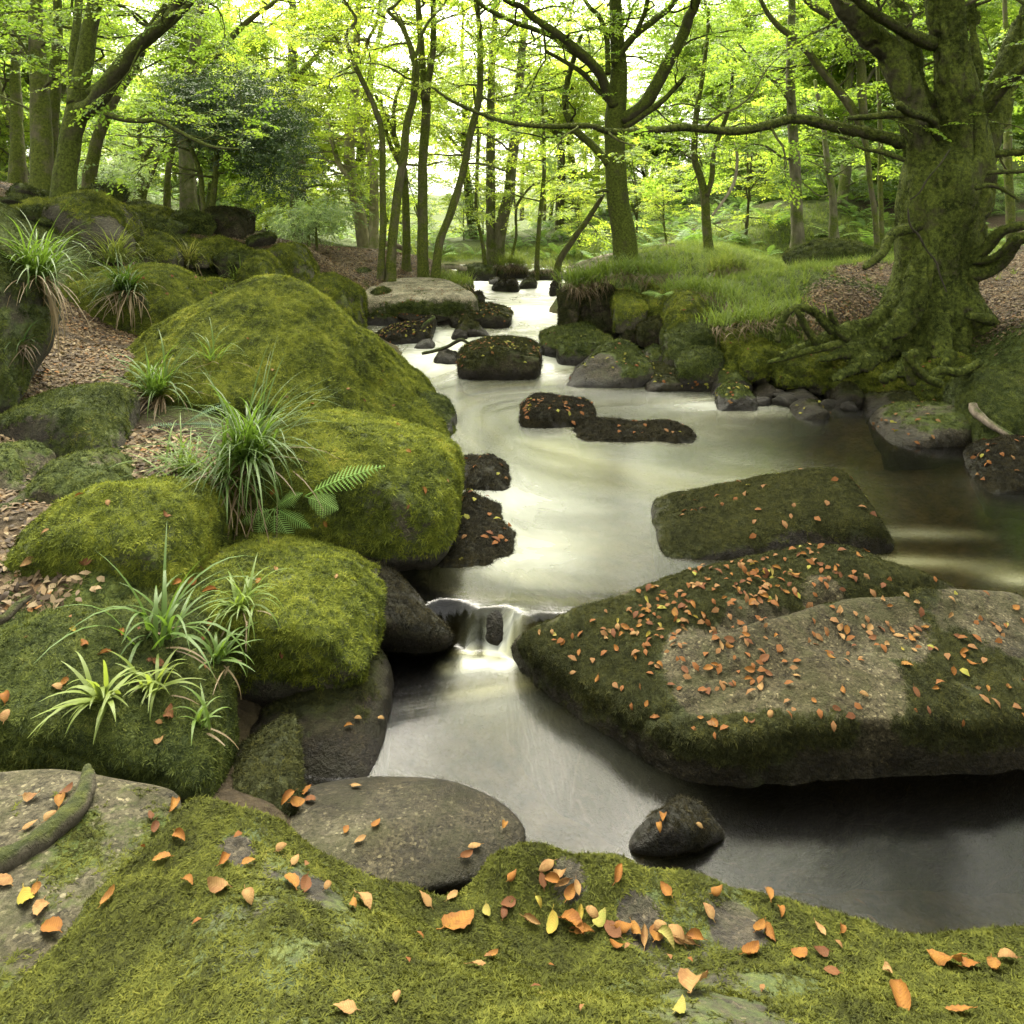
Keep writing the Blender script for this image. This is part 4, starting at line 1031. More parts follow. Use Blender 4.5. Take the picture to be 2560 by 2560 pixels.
rock('rock', 'notched mossy rock with a dark hollow front in midstream', [(1388,842),(1440,841),(1528,843),(1505,880),(1452,906),(1412,908)], None, .13, .9, .6, .75, .8, 'moss_mid', .48, 'mid', .04, 700, 200, k=16)
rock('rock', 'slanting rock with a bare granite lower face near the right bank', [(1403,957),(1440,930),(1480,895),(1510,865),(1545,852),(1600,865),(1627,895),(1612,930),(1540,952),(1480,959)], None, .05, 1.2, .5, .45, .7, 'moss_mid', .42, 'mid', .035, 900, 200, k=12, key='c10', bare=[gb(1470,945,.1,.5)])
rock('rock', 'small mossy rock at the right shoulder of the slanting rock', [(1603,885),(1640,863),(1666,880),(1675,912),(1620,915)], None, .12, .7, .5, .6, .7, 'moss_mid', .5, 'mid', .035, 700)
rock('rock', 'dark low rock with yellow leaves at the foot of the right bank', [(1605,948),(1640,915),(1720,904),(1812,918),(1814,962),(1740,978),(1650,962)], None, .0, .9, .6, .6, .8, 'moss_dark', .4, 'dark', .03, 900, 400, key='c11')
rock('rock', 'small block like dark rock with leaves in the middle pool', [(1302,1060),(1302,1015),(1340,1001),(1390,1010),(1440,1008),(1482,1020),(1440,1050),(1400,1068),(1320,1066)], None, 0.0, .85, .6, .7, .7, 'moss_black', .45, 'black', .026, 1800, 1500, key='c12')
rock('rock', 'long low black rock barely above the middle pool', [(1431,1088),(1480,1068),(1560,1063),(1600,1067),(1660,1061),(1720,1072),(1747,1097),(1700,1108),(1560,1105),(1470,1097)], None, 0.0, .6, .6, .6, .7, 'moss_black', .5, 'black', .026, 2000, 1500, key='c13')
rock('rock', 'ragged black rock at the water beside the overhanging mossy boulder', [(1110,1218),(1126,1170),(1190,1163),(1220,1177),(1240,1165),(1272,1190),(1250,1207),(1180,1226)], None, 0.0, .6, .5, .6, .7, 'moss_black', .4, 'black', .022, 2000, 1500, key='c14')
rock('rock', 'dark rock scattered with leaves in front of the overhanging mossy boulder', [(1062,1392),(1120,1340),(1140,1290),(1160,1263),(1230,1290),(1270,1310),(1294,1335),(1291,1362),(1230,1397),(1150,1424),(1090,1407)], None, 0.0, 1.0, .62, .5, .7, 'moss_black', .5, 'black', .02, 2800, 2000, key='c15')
rock('boulder', 'dark mossy ridge of rock behind the largest flat rock', [(1624,1315),(1640,1298),(1760,1260),(1900,1223),(1980,1188),(2040,1176),(2112,1180),(2142,1215),(2176,1282),(2152,1312),(2090,1352),(2040,1367),(1900,1402),(1800,1402),(1700,1362)], None, -.02, .95, .6, .55, .6, 'moss_dark', .88, 'dark', .017, 5000, 2500, 6, 30, .03, .01, [], 65, 'c16', cat='boulder')
V, T = hull_rock([g(1578,2122,-.19), g(1600,2078,-.15), g(1640,2032,-.11), g(1690,2000,-.09), g(1730,2008,-.10), g(1775,2042,-.13), g(1806,2092,-.19), g(1740,2122,-.19), g(1650,2136,-.19), g(1670,2070,-.09),
                  g(1578,2122,-.4), g(1650,2140,-.4), g(1806,2092,-.4), g(1700,2010,-.4)], 5, 12, .05, 67)
finish_rock('rock', 'small black wet rock with two orange leaves in the front pool', V, T, 'moss_black', .4, 'black', .013, 3500, 3000, seed=67, key='c18')
rock('rock', 'dark rock with leaves cut off by the right edge of the photograph', [(2455,1160),(2480,1125),(2530,1106),(2600,1104),(2680,1120),(2680,1215),(2560,1235),(2510,1200)], None, -.03, .8, .6, .6, .7, 'moss_black', .5, 'black', .022, 2200, 2000, key='c19')
# ---- right bank
rock('rock', 'bare granite block with moss on top below the big beech roots', [(2196,1060),(2225,1035),(2290,1022),(2370,1000),(2425,1005),(2442,1060),(2430,1110),(2390,1124),(2290,1100)], None, -.06, .9, .7, .7, .8, 'granite', .3, 'mid', .022, 1500, 1500, k=13, key='c20')
rock('boulder', 'big mossy rock at the right edge of the photograph beside the grey stick', [(2430,1100),(2440,1000),(2470,945),(2540,930),(2700,925),(2750,1000),(2750,1110),(2560,1120)], 6.6, None, 1.2, .5, .8, .8, 'moss_mid', .62, 'mid', .024, 2400, cat='boulder')
SM = [((1771,990),[(1771,985),(1780,950),(1800,925),(1840,917),(1868,935),(1874,970),(1830,992)],'round mossy stone on the right waterline above the yellow leaf strewn stone'),
      (0,[(1787,1030),(1800,985),(1825,965),(1855,963),(1885,990),(1892,1020),(1850,1034)],'pointed mossy stone flecked with yellow leaves on the right waterline'),
      (0,[(1885,1005),(1895,970),(1920,957),(1940,970),(1946,1005)],'small dark stone in the shade right of the pointed mossy stone'),
      (0,[(1968,1018),(1980,985),(2010,972),(2035,990),(2032,1018)],'dark round stone under the mossy overhang of the right bank'),
      (0,[(1977,1050),(1995,1020),(2030,1000),(2055,1010),(2062,1050),(2020,1056)],'furry wet stone at the waterline below the mossy overhang'),
      (0,[(2083,1030),(2095,990),(2110,960),(2145,965),(2160,1028)],'dark upright stone in the recess below the beech roots'),
      (0,[(2156,1048),(2170,1005),(2210,985),(2280,980),(2300,1010),(2290,1050)],'wide dark stone under the bank, left of the bare granite block')]
for i, (_, sil, lab) in enumerate(SM):
    rock('stone', lab, sil, None, -.03, .5, .5, .65, .8, 'moss_dark' if i > 1 else 'moss_mid', .5 if i < 2 else .3, 'dark' if i > 1 else 'mid', .024, 1500, 600, sub=5, cat='stone', group='stones along the right waterline', key='sm%d' % i)
LUMP = [([(1808,935),(1815,890),(1850,862),(1900,858),(1945,875),(1952,920),(1900,940)], 9.0, 'mossy overhanging lump of the right bank, nearest the leafy dark rock'),
        ([(1935,960),(1942,905),(1990,880),(2050,882),(2090,910),(2085,955),(2020,960)], 8.75, 'bulging mossy lump of the bank below the spreading roots'),
        ([(2068,970),(2080,925),(2150,900),(2230,905),(2300,930),(2310,985),(2200,975)], 8.45, 'wide mossy shelf of the bank in front of the beech trunk'),
        ([(2270,1000),(2290,940),(2350,905),(2420,915),(2432,980),(2400,990)], 8.1, 'leafy green mossy lump of the bank right of the wide shelf')]
for i, (sil, Y0, lab) in enumerate(LUMP):
    rock('boulder', lab, sil, Y0, None, 1.3, .35, .85, .95, 'moss_bright', .85, 'bright', .026, 2600, 0, 6, 7, .13, .05, cat='boulder', group='mossy lumps of the right bank', key='lump%d' % i, knob=.09, bot=.0)
UP = [([(1396,795),(1400,740),(1418,722),(1440,722),(1450,797)], 11.6, 'moss_dark', 'upright dark slab at the left corner of the right bank'),
      ([(1435,800),(1440,735),(1490,712),(1540,720),(1555,802)], 11.7, 'moss_dark', 'dark wall of rock under the overhanging grass of the right bank'),
      ([(1414,722),(1418,695),(1445,684),(1472,690),(1475,722)], 14.2, 'moss_mid', 'mossy block at the water below the central beech'),
      ([(1532,790),(1536,757),(1570,746),(1612,755),(1618,790)], 10.9, 'moss_bright', 'bright mossy stone between the dark wall and the leaning block'),
      ([(1614,790),(1618,745),(1650,724),(1678,750),(1676,790)], 11.0, 'moss_bright', 'leaning mossy block with a pointed top on the right bank'),
      ([(1664,850),(1668,770),(1700,735),(1750,740),(1770,800),(1765,850)], 10.2, 'moss_bright', 'large mossy boulder in the bank above the pebbly shallows'),
      ([(1594,822),(1605,795),(1635,786),(1664,800),(1666,822)], 10.6, 'moss_dark', 'low dark mossy stone at the edge of the pebbly shallows'),
      ([(1656,892),(1665,845),(1700,815),(1760,800),(1790,850),(1780,900),(1720,905)], 9.5, 'moss_mid', 'big mossy boulder where the right bank meets the slanting rock'),
      ([(1690,915),(1700,880),(1740,862),(1790,870),(1812,915)], 9.1, 'moss_mid', 'mossy stone just upstream of the overhanging lump'),
      ([(1553,818),(1560,795),(1590,785),(1608,800),(1610,820)], 10.9, 'moss_dark', 'small dark stone at the foot of the bright mossy stone')]
for i, (sil, Y0, mt, lab) in enumerate(UP):
    rock('boulder', lab, sil, Y0, None, 1.2, .4, .8, .9, mt, .62, mt[5:], .036, 900, 0, 5, 10, .045, .02, cat='boulder', group='mossy rocks of the right bank', key='up%d' % i)
rock('boulder', 'low mossy mound in the grass left of the big beech', [(1976,672),(1985,625),(2040,605),(2110,598),(2160,610),(2192,670)], 13.5, None, 1.8, .5, .7, .7, 'moss_mid', .75, 'mid', .05, 600, cat='boulder')
# ---- rocks of the far cascade and islet
FAR = [([(1216,718),(1225,698),(1245,694),(1257,718)], 18.6, 'moss_dark', 'dark rock left of the far cascade'),
       ([(1228,722),(1250,702),(1285,699),(1302,722)], 18.2, 'moss_black', 'low wet rock in the far cascade'),
       ([(1294,720),(1310,697),(1335,695),(1346,720)], 18.4, 'moss_dark', 'rock with a pale top in the middle of the far cascade'),
       ([(1374,726),(1383,708),(1400,706),(1406,726)], 17.6, 'moss_black', 'small black rock in the right of the far cascade'),
       ([(1138,706),(1150,670),(1190,658),(1235,668),(1246,706)], 19.5, 'moss_mid', 'mossy mound at the left end of the islet'),
       ([(1236,704),(1250,672),(1290,662),(1320,672),(1330,704)], 20.0, 'moss_mid', 'grassy mossy mound in the middle of the islet'),
       ([(1310,706),(1330,680),(1380,678),(1425,690),(1430,708)], 19.6, 'moss_mid', 'low mossy mound at the right end of the islet'),
       ([(1176,745),(1185,735),(1203,733),(1212,746)], 14.6, 'moss_black', 'small black stone at the water beside the pale ledge'),
       ([(1150,712),(1162,702),(1180,705),(1184,718)], 16.6, 'moss_mid', 'small green stone at the back of the pale ledge'),
       ([(870,700),(880,680),(905,672),(925,690),(928,705)], 15.5, 'granite', 'grey stone left of the two stemmed tree clump'),
       ([(880,725),(890,708),(915,705),(925,722)], 14.2, 'granite', 'pale stone at the left rim of the pale ledge')]
for i, (sil, Y0, mt, lab) in enumerate(FAR):
    rock('rock', lab, sil, Y0, None, 1.0, .5, .7, .8, mt, .5, {'moss_dark': 'dark', 'moss_black': 'black'}.get(mt, 'mid'), .05, 300, 0, 4, 10, .045, 0, group='rocks of the upper stream')
# pebbles in the shallows and small stones up the slope: alike, shared shapes
shp = []
for i in range(6):
    r_ = np.random.default_rng(300 + i)
    pts = r_.normal(0, 1, (14, 3)); pts /= np.linalg.norm(pts, axis=1, keepdims=True); pts *= (1, .8, .55)
    V, T = hull_rock(pts, 4, 9, .05, i)
    n = normals(V, T)
    for kk, cov in (('w', -.2), ('m', .65)):
        m = np.clip(cov + .5 * (n[:, 2] - .2) + .4 * fbm(V, 1.5, 3, i), 0, 1)
        shp.append((kk, np_mesh('stone', V, T, {'moss': m, 'wet': np.full(len(V), .9 if kk == 'w' else 0), 'moss_d': sstep(.4, .8, m)})))
def stones(n, area, zf, lo, hi, kk, mat, label, group, seed):
    r_ = np.random.default_rng(seed); ms = [m for k_, m in shp if k_ == kk]
    for i in range(n):
        a, b = area(r_)
        o = obj('stone', ms[r_.integers(len(ms))].copy() if False else ms[r_.integers(len(ms))], M[mat])
        s = r_.uniform(lo, hi) * (1 if r_.random() < .7 else 1.4)
        o.location = (a, b, zf(a, b) + s * .1); o.rotation_euler = (r_.normal(0, .2), r_.normal(0, .2), r_.uniform(0, 6.28))
        o.scale = (s, s, s * r_.uniform(.7, 1.1))
        if kk == 'm' and mat == 'moss_mid':
            t_ = tag(obj('moss', o.data, None, o), kind='stuff'); scatter(t_, GN['moss_mid'], density=70.0, scale=.13, seed=i)
        tag(o, label(r_, a, b, s), 'stone', group)
def slope_label(r_, a, b, s):
    px = HX + a / b * F
    where = 'at the foot of the leaning beech' if px < 190 else 'behind the pair of rounded boulders' if px < 300 else 'beside the smooth dome on the slope' if px < 440 else 'below the dark holly' if px < 560 else 'near the tall square boulder'
    return '%s mossy stone %s, %s' % ('small' if s < .26 else 'middling' if s < .4 else 'large', where, 'low on the slope' if b < 11.5 else 'halfway up the slope' if b < 13.7 else 'high on the slope')
def shore_label(r_, a, b, s):
    px = HX + a / b * F
    return '%s dark stone under the right bank, %s' % ('small' if s < .15 else 'larger', 'below the leafy dark rock' if px < 1800 else 'below the bulging mossy lump' if px < 1950 else 'below the beech roots')
def a1(r_):
    q = g(r_.uniform(1590, 1720), r_.uniform(838, 880), .12); return q[0], q[1]
stones(22, a1, lambda a, b: float(water_z(a, b)) - .02, .06, .14, 'w', 'moss_black', lambda r_, a, b, s: '%s black wet pebble %s' % ('tiny' if s < .09 else 'small' if s < .13 else 'largest', 'in the shallows nearest the right bank' if a > 2.35 else 'in the far half of the shallows' if b > 11.2 else 'in the near half of the shallows'), 'pebbles in the shallows', 5)
def a2(r_):
    q = p(r_.uniform(20, 660), 0, r_.uniform(9.5, 16)); return q[0], q[1]
stones(44, a2, lambda a, b: float(land_z(a, b)[0]), .16, .42, 'm', 'moss_mid', slope_label, 'small stones on the left slope', 6)
def a3(r_):
    q = p(r_.uniform(1880, 2300), 0, r_.uniform(8.1, 8.8)); return q[0], q[1]
stones(14, a3, lambda a, b: max(float(land_z(a, b)[0]), .0), .10, .20, 'w', 'moss_black', shore_label, 'small stones under the right bank', 7)

# ------------------------------------------------------------------ trees
def unit(v): return v / max(np.linalg.norm(v), 1e-9)

def wobble(P, R, amp, seed):
    t = np.concatenate([[0], np.cumsum(np.linalg.norm(np.diff(P, axis=0), axis=1))])
    q = np.stack([t * .9, np.full(len(t), seed * 3.1), np.zeros(len(t))], -1)
    off = np.stack([fbm(q, 1, 3, seed), fbm(q, 1, 3, seed + 7), .5 * fbm(q, 1, 3, seed + 9)], -1)
    env = np.minimum(1, np.arange(len(t)) / 4.0)[:, None]
    return P + off * amp * env

def stem_path(pts, Y, dY=0.0, ext=0.0, root=False, n=6, wob=.05, seed=0, flare=1.6, minr=.006):
    """centre line and radius in metres from (px, py, width px) points"""
    pts = np.array(pts, dtype=float); k = len(pts)
    Ys = Y + dY * np.linspace(0, 1, k) if np.isscalar(dY) else Y + np.array(dY, dtype=float)
    P = np.array([p(a, b, y_) for (a, b, _), y_ in zip(pts, Ys)])
    Rr = pts[:, 2] / 2 * Ys / F
    if root:
        gz = float(land_z(P[0, 0], P[0, 1])[0])
        low = P[0].copy(); low[2] = min(gz, P[0, 2]) - .25
        P = np.vstack([low, P]); Rr = np.concatenate([[Rr[0] * flare], Rr])
    if ext > 0:
        d = unit(P[-1] - P[-2]); d = unit(d + np.array((0, .0, .5)))
        P = np.vstack([P, P[-1] + d * ext * .5, P[-1] + d * ext]); Rr = np.concatenate([Rr, [Rr[-1] * .7, Rr[-1] * .35]])
    C = catmull(np.column_stack([P, Rr]), n)
    return wobble(C[:, :3], C[:, 3], wob, seed + 1), np.maximum(C[:, 3], minr)

def twig_path(r, start, d, L, seg=7, curl=.35, rise=.12):
    P = [start]; dd = unit(d)
    for k in range(seg):
        dd = unit(dd + r.normal(0, curl, 3) * (1, 1, .6) + np.array((0, 0, rise * (.6 - k / seg))))
        P.append(P[-1] + dd * L / seg)
    return np.array(P)

def grow(r, tw, sp, P, Rr, n, L, t0=.3, sub=4, leaf=1.0, spd=.22, flat=.35, thick=.45, zmax=99, out=None):
    """side branches, their twigs, and leaf sprays along them"""
    m = len(P)
    for i in range(n):
        t = t0 + (1 - t0) * (i + r.uniform(.1, .9)) / n
        k = min(int(t * (m - 1)), m - 2)
        ax = unit(P[k + 1] - P[k])
        a = r.uniform(0, 2 * np.pi)
        d = np.array((math.cos(a), math.sin(a), r.normal(.18, flat)))
        d = unit(d - ax * d.dot(ax) * .6)
        if out is not None: d = unit(d + out)
        l = L * r.uniform(.5, 1.15)
        B = twig_path(r, P[k], d, l)
        r0 = min(Rr[k] * thick, .012 + .011 * l)
        tw.tube(B, np.linspace(r0, .004, len(B)), 5)
        for j in range(sub):
            u = .25 + .75 * (j + r.uniform(.2, .8)) / sub
            q = min(int(u * (len(B) - 1)), len(B) - 2)
            bx = unit(B[q + 1] - B[q]); s = 1 if j % 2 else -1
            sd = np.cross((0, 0, 1.), bx)
            d2 = unit(bx * .7 + sd * s * r.uniform(.5, 1.0) + np.array((0, 0, r.normal(.02, .15))))
            l2 = l * .5 * r.uniform(.5, 1.1)
            B2 = twig_path(r, B[q], d2, l2, 4, .22, .02)
            tw.tube(B2, np.linspace(r0 * .4 + .002, .003, len(B2)), 3, False)
            if leaf > 0:
                ns = max(1, int(l2 / spd))
                for w_ in range(ns + 1):
                    v = (w_ + r.uniform(0, .8)) / (ns + .8) * (len(B2) - 1)
                    q2 = min(int(v), len(B2) - 2)
                    c = B2[q2] + (B2[q2 + 1] - B2[q2]) * (v - q2)
                    dd = unit(B2[q2 + 1] - B2[q2])
                    e = r.uniform(-.9, .9)
                    sp.append((c, unit(dd + np.cross((0, 0, 1.), dd) * e), leaf * r.uniform(.75, 1.25)))
        if leaf > 0: sp.append((B[-1], unit(B[-1] - B[-2]), leaf))

def spray_attrs(r, sp, tilt=.28):
    pos = np.array([s[0] for s in sp]); rot = np.empty((len(sp), 3)); scl = np.array([s[2] for s in sp])
    for i, (c, d, s) in enumerate(sp):
        x = unit(np.array((d[0], d[1], np.clip(d[2], -.5, .35))))
        nz = np.array((0, 0, 1.)) + r.normal(0, tilt, 3); nz -= x * nz.dot(x); nz = unit(nz)
        yv = np.cross(nz, x)
        rot[i] = Matrix(((x[0], yv[0], nz[0]), (x[1], yv[1], nz[1]), (x[2], yv[2], nz[2]))).to_euler()[:]
    return pos, rot, scl

def crown(root, r, sp, key, tilt=.28, name='crown'):
    pos, rot, scl = spray_attrs(r, sp, tilt)
    o = obj(name, np_mesh(name, pos - np.array(root.location), [], {'rot': rot, 'scl': scl}), None, root)
    scatter(o, GN['spray_' + key]); tag(o, kind='stuff')
    return o

def overhead(root, r, blobs, key):
    """unseen upper crown, added to dim skylight and pool reflections: boughs and leaf tiers"""
    sp = []; tw = MB()
    for (x, y, z), (rx, ry, rz), n in blobs:
        for k in range(n):
            a = r.normal(0, .55, 3); lay = round(a[2] * 2) / 2
            c = np.array((x + a[0] * rx, y + a[1] * ry, z + lay * rz + r.normal(0, .15)))
            sp.append((c, unit(np.array((a[0], a[1], r.normal(0, .1))) + r.normal(0, .3, 3)), r.uniform(1.0, 1.6)))
        for k in range(14):
            an = r.uniform(0, 6.28)
            B = twig_path(r, np.array((x, y, z - rz)), np.array((math.cos(an) * rx, math.sin(an) * ry, r.uniform(.3, 2) * rz)), max(rx, ry) * 1.1, 8, .15, .02)
            tw.tube(B, np.linspace(.09, .015, len(B)), 6)
    part(root, 'shade_limbs', tw, M['bark_mid'], 'stuff')
    return crown(root, r, sp, 'big_' + key, name='shade_crown')

def part(root, name, mb, mat, kind=None, label=None):
    me = mb.mesh(name)
    co = np.empty(len(me.vertices) * 3, dtype=np.float32); me.vertices.foreach_get('co', co)
    co = co.reshape(-1, 3) - np.array(root.location); me.vertices.foreach_set('co', co.ravel()); me.update()
    o = obj(name, me, mat, root)
    if kind: tag(o, kind=kind)
    if label: o['label'] = label
    return o

def px_tree(label, Y, stems, bark='bark_mid', key='mid', n=8, L=1.9, leaf=1.0, sub=4, spd=.2, group=None, name='tree', cat='tree', seed=0, tilt=.28, flat=.35, out=None, sides=12, ext=3.0):
    """stems: (part name, [(px, py, width)...], dY, n_branches, t0)"""
    r = np.random.default_rng(seed)
    P0 = p(stems[0][1][0][0], stems[0][1][0][1], Y)
    root = empty(name, (P0[0], P0[1], float(land_z(P0[0], P0[1])[0])))
    tag(root, label, cat, group)
    tw = MB(); sp = []
    for i, st in enumerate(stems):
        nm, pts, dY = st[0], st[1], st[2]; nb = st[3] if len(st) > 3 else n; t0 = st[4] if len(st) > 4 else .35
        P, Rr = stem_path(pts, Y + (st[5] if len(st) > 5 else 0), dY, ext if pts[-1][1] <= 12 else 0, nm == 'trunk', seed=seed + i * 5, wob=.04 if nm == 'trunk' else .06)
        mb = MB(); mb.tube(P, Rr, sides if Rr.max() > .05 else 8, lump=.14, seed=seed + i)
        part(root, nm, mb, M[bark])
        if nb: grow(r, tw, sp, P, Rr, int(nb * 1.15), L if nm != 'trunk' else L * 1.1, t0, sub, leaf, spd, flat, out=out)
    if tw.n: part(root, 'twigs', tw, M[bark], 'stuff')
    if sp and leaf > 0: crown(root, r, sp, key, tilt)
    return root

# ---- trees of the middle: the sunlit clump by the pale ledge
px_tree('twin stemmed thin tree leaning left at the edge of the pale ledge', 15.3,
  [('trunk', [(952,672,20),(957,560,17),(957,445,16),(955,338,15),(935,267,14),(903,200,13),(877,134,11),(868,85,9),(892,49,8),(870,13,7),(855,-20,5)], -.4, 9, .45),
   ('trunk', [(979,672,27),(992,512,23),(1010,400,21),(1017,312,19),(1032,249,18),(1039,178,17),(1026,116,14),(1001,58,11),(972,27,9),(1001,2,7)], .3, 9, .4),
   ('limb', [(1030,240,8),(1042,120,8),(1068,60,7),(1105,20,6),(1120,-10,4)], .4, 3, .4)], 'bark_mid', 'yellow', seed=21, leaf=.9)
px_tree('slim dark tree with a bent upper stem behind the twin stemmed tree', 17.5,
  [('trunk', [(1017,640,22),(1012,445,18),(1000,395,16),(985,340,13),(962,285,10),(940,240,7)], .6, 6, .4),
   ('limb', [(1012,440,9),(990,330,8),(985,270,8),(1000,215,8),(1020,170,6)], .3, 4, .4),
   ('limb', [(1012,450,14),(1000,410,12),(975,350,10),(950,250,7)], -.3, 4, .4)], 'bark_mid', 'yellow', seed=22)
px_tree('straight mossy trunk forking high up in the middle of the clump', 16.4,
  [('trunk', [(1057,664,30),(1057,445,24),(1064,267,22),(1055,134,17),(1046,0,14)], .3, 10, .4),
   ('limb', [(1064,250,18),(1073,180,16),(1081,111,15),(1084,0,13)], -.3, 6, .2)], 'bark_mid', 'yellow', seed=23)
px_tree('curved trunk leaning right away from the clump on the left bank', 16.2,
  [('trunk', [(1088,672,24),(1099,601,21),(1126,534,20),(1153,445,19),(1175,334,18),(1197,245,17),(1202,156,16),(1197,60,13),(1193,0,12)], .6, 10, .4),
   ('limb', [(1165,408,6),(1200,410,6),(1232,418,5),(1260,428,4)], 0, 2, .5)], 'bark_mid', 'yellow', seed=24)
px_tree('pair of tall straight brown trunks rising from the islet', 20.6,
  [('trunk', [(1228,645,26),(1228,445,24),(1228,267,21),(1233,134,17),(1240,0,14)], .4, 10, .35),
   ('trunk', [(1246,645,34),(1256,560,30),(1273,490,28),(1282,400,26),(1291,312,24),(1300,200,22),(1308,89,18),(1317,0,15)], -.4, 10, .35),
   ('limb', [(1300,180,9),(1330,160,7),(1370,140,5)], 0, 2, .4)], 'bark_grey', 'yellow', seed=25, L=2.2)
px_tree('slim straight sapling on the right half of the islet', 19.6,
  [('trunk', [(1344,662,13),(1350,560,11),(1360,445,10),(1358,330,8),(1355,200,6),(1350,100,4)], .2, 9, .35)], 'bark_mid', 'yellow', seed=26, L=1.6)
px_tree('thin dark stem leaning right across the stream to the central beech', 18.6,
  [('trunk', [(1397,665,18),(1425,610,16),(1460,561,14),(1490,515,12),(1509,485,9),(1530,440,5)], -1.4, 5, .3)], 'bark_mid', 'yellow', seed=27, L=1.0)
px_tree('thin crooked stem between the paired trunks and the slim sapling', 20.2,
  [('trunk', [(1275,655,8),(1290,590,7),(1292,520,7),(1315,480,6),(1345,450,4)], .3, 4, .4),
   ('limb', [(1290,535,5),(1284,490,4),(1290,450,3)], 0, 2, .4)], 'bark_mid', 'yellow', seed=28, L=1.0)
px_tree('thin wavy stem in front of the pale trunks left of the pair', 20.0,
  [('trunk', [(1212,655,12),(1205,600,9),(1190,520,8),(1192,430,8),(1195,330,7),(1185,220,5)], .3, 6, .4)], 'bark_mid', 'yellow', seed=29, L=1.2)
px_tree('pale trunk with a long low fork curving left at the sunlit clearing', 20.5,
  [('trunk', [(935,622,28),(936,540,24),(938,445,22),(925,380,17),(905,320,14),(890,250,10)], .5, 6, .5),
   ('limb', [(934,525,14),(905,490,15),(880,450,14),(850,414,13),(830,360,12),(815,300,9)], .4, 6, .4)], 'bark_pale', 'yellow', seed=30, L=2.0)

# ---- central beech
cb = px_tree('stout central beech with mossy spreading limbs on the right bank', 14.5,
  [('trunk', [(1567,672,68),(1560,590,58),(1544,490,56),(1538,356,50),(1542,267,52),(1549,178,42),(1544,89,34),(1540,0,30)], .2, 8, .6),
   ('limb', [(1555,300,30),(1607,262,34),(1642,209,32),(1673,147,30),(1705,89,28),(1722,40,26),(1740,0,24)], -.4, 6, .3),
   ('limb', [(1535,265,26),(1510,205,24),(1491,169,24),(1429,111,21),(1340,49,18),(1300,15,15),(1250,-9,12)], -1.2, 8, .3),
   ('limb', [(1495,185,18),(1460,150,18),(1420,120,17),(1380,92,16),(1331,71,14),(1273,49,12),(1184,-4,9)], .9, 8, .2),
   ('limb', [(1525,255,14),(1490,220,13),(1460,187,13),(1410,155,11),(1366,129,8)], -.3, 4, .4),
   ('limb', [(1520,185,14),(1520,140,13),(1518,89,13),(1500,40,12),(1464,0,10)], .3, 4, .3),
   ('limb', [(1530,160,14),(1560,120,13),(1582,89,12),(1602,50,12),(1616,0,11)], -.3, 4, .3),
   ('limb', [(1560,120,18),(1590,85,18),(1642,45,17),(1687,0,15)], .5, 5, .3),
   ('limb', [(1520,410,20),(1498,385,20),(1473,356,20),(1429,312,19),(1411,258,17),(1424,178,14),(1451,89,10)], .5, 6, .4),
   ('limb', [(1560,318,18),(1607,287,16),(1650,258,14),(1690,220,12),(1712,195,10)], -.5, 4, .4),
   ('limb', [(1538,480,10),(1512,476,9),(1492,482,8)], -.2, 0)], 'bark_hero', 'mid', seed=31, L=1.6, sides=18, leaf=.8, spd=.3)

overhead(cb, np.random.default_rng(311), [((2.6, 14.0, 9.6), (4.6, 3.6, 1.6), 280), ((-1.2, 12.5, 10.5), (2.6, 2.6, 1.2), 90)], 'mid')  # out of sight over the stream, added to darken what the pools mirror
# ---- left group
lb = px_tree('large dark beech on the left leaning right, forked above its mossy foot', 11.0,
  [('trunk', [(156,500,68),(166,430,56),(178,356,50),(190,280,52),(197,222,44),(218,89,38),(236,0,34)], .2, 6, .55),
   ('limb', [(205,280,48),(231,258,46),(289,191,42),(347,120,34),(414,58,28),(454,0,22)], -.5, 7, .35),
   ('limb', [(222,235,24),(280,180,24),(334,133,22),(410,70,20),(481,0,16)], .8, 6, .4),
   ('limb', [(180,260,24),(178,200,22),(186,100,20),(196,0,18)], .6, 5, .4),
   ('limb', [(335,140,14),(365,85,14),(398,60,11),(430,40,8)], -.5, 3, .4),
   ('limb', [(240,270,14),(275,285,15),(312,298,14),(360,301,13),(392,300,12),(445,329,11),(490,352,10),(534,369,8),(590,372,5)], -.8, 7, .3)], 'bark_hero', 'mid', seed=33, L=1.5, sides=18, leaf=.8, spd=.34)
overhead(lb, np.random.default_rng(312), [((-7.5, 12.5, 9.0), (3.6, 3.2, 1.6), 200)], 'mid')
px_tree('straight thick trunk left of the leaning dark beech', 12.6,
  [('trunk', [(107,432,54),(102,300,46),(96,178,40),(93,90,34),(91,0,28)], .3, 8, .35)], 'bark_mid', 'mid', seed=34, L=1.9)
px_tree('second straight trunk between the thick trunk and the leaning beech', 13.2,
  [('trunk', [(129,428,34),(131,330,30),(134,223,28),(140,110,24),(143,0,20)], .3, 7, .35)], 'bark_mid', 'mid', seed=35, L=1.8)
px_tree('crooked trunk nearest the left edge, forked low with arching limbs', 15.0,
  [('trunk', [(44,385,34),(40,300,28),(36,200,24),(38,134,20),(45,0,15)], .3, 8, .3),
   ('limb', [(85,175,14),(60,120,14),(30,85,12),(0,45,9)], 0, 4, .3),
   ('limb', [(44,340,16),(20,280,14),(0,220,12),(-30,150,9)], .4, 4, .3)], 'bark_mid', 'mid', seed=36, L=1.9)
px_tree('smooth upright trunk behind the dark holly', 17.0,
  [('trunk', [(472,536,46),(467,440,38),(467,378,36),(470,250,32),(485,120,26),(503,0,22)], .4, 8, .4)], 'bark_grey', 'mid', seed=37, L=2.0)
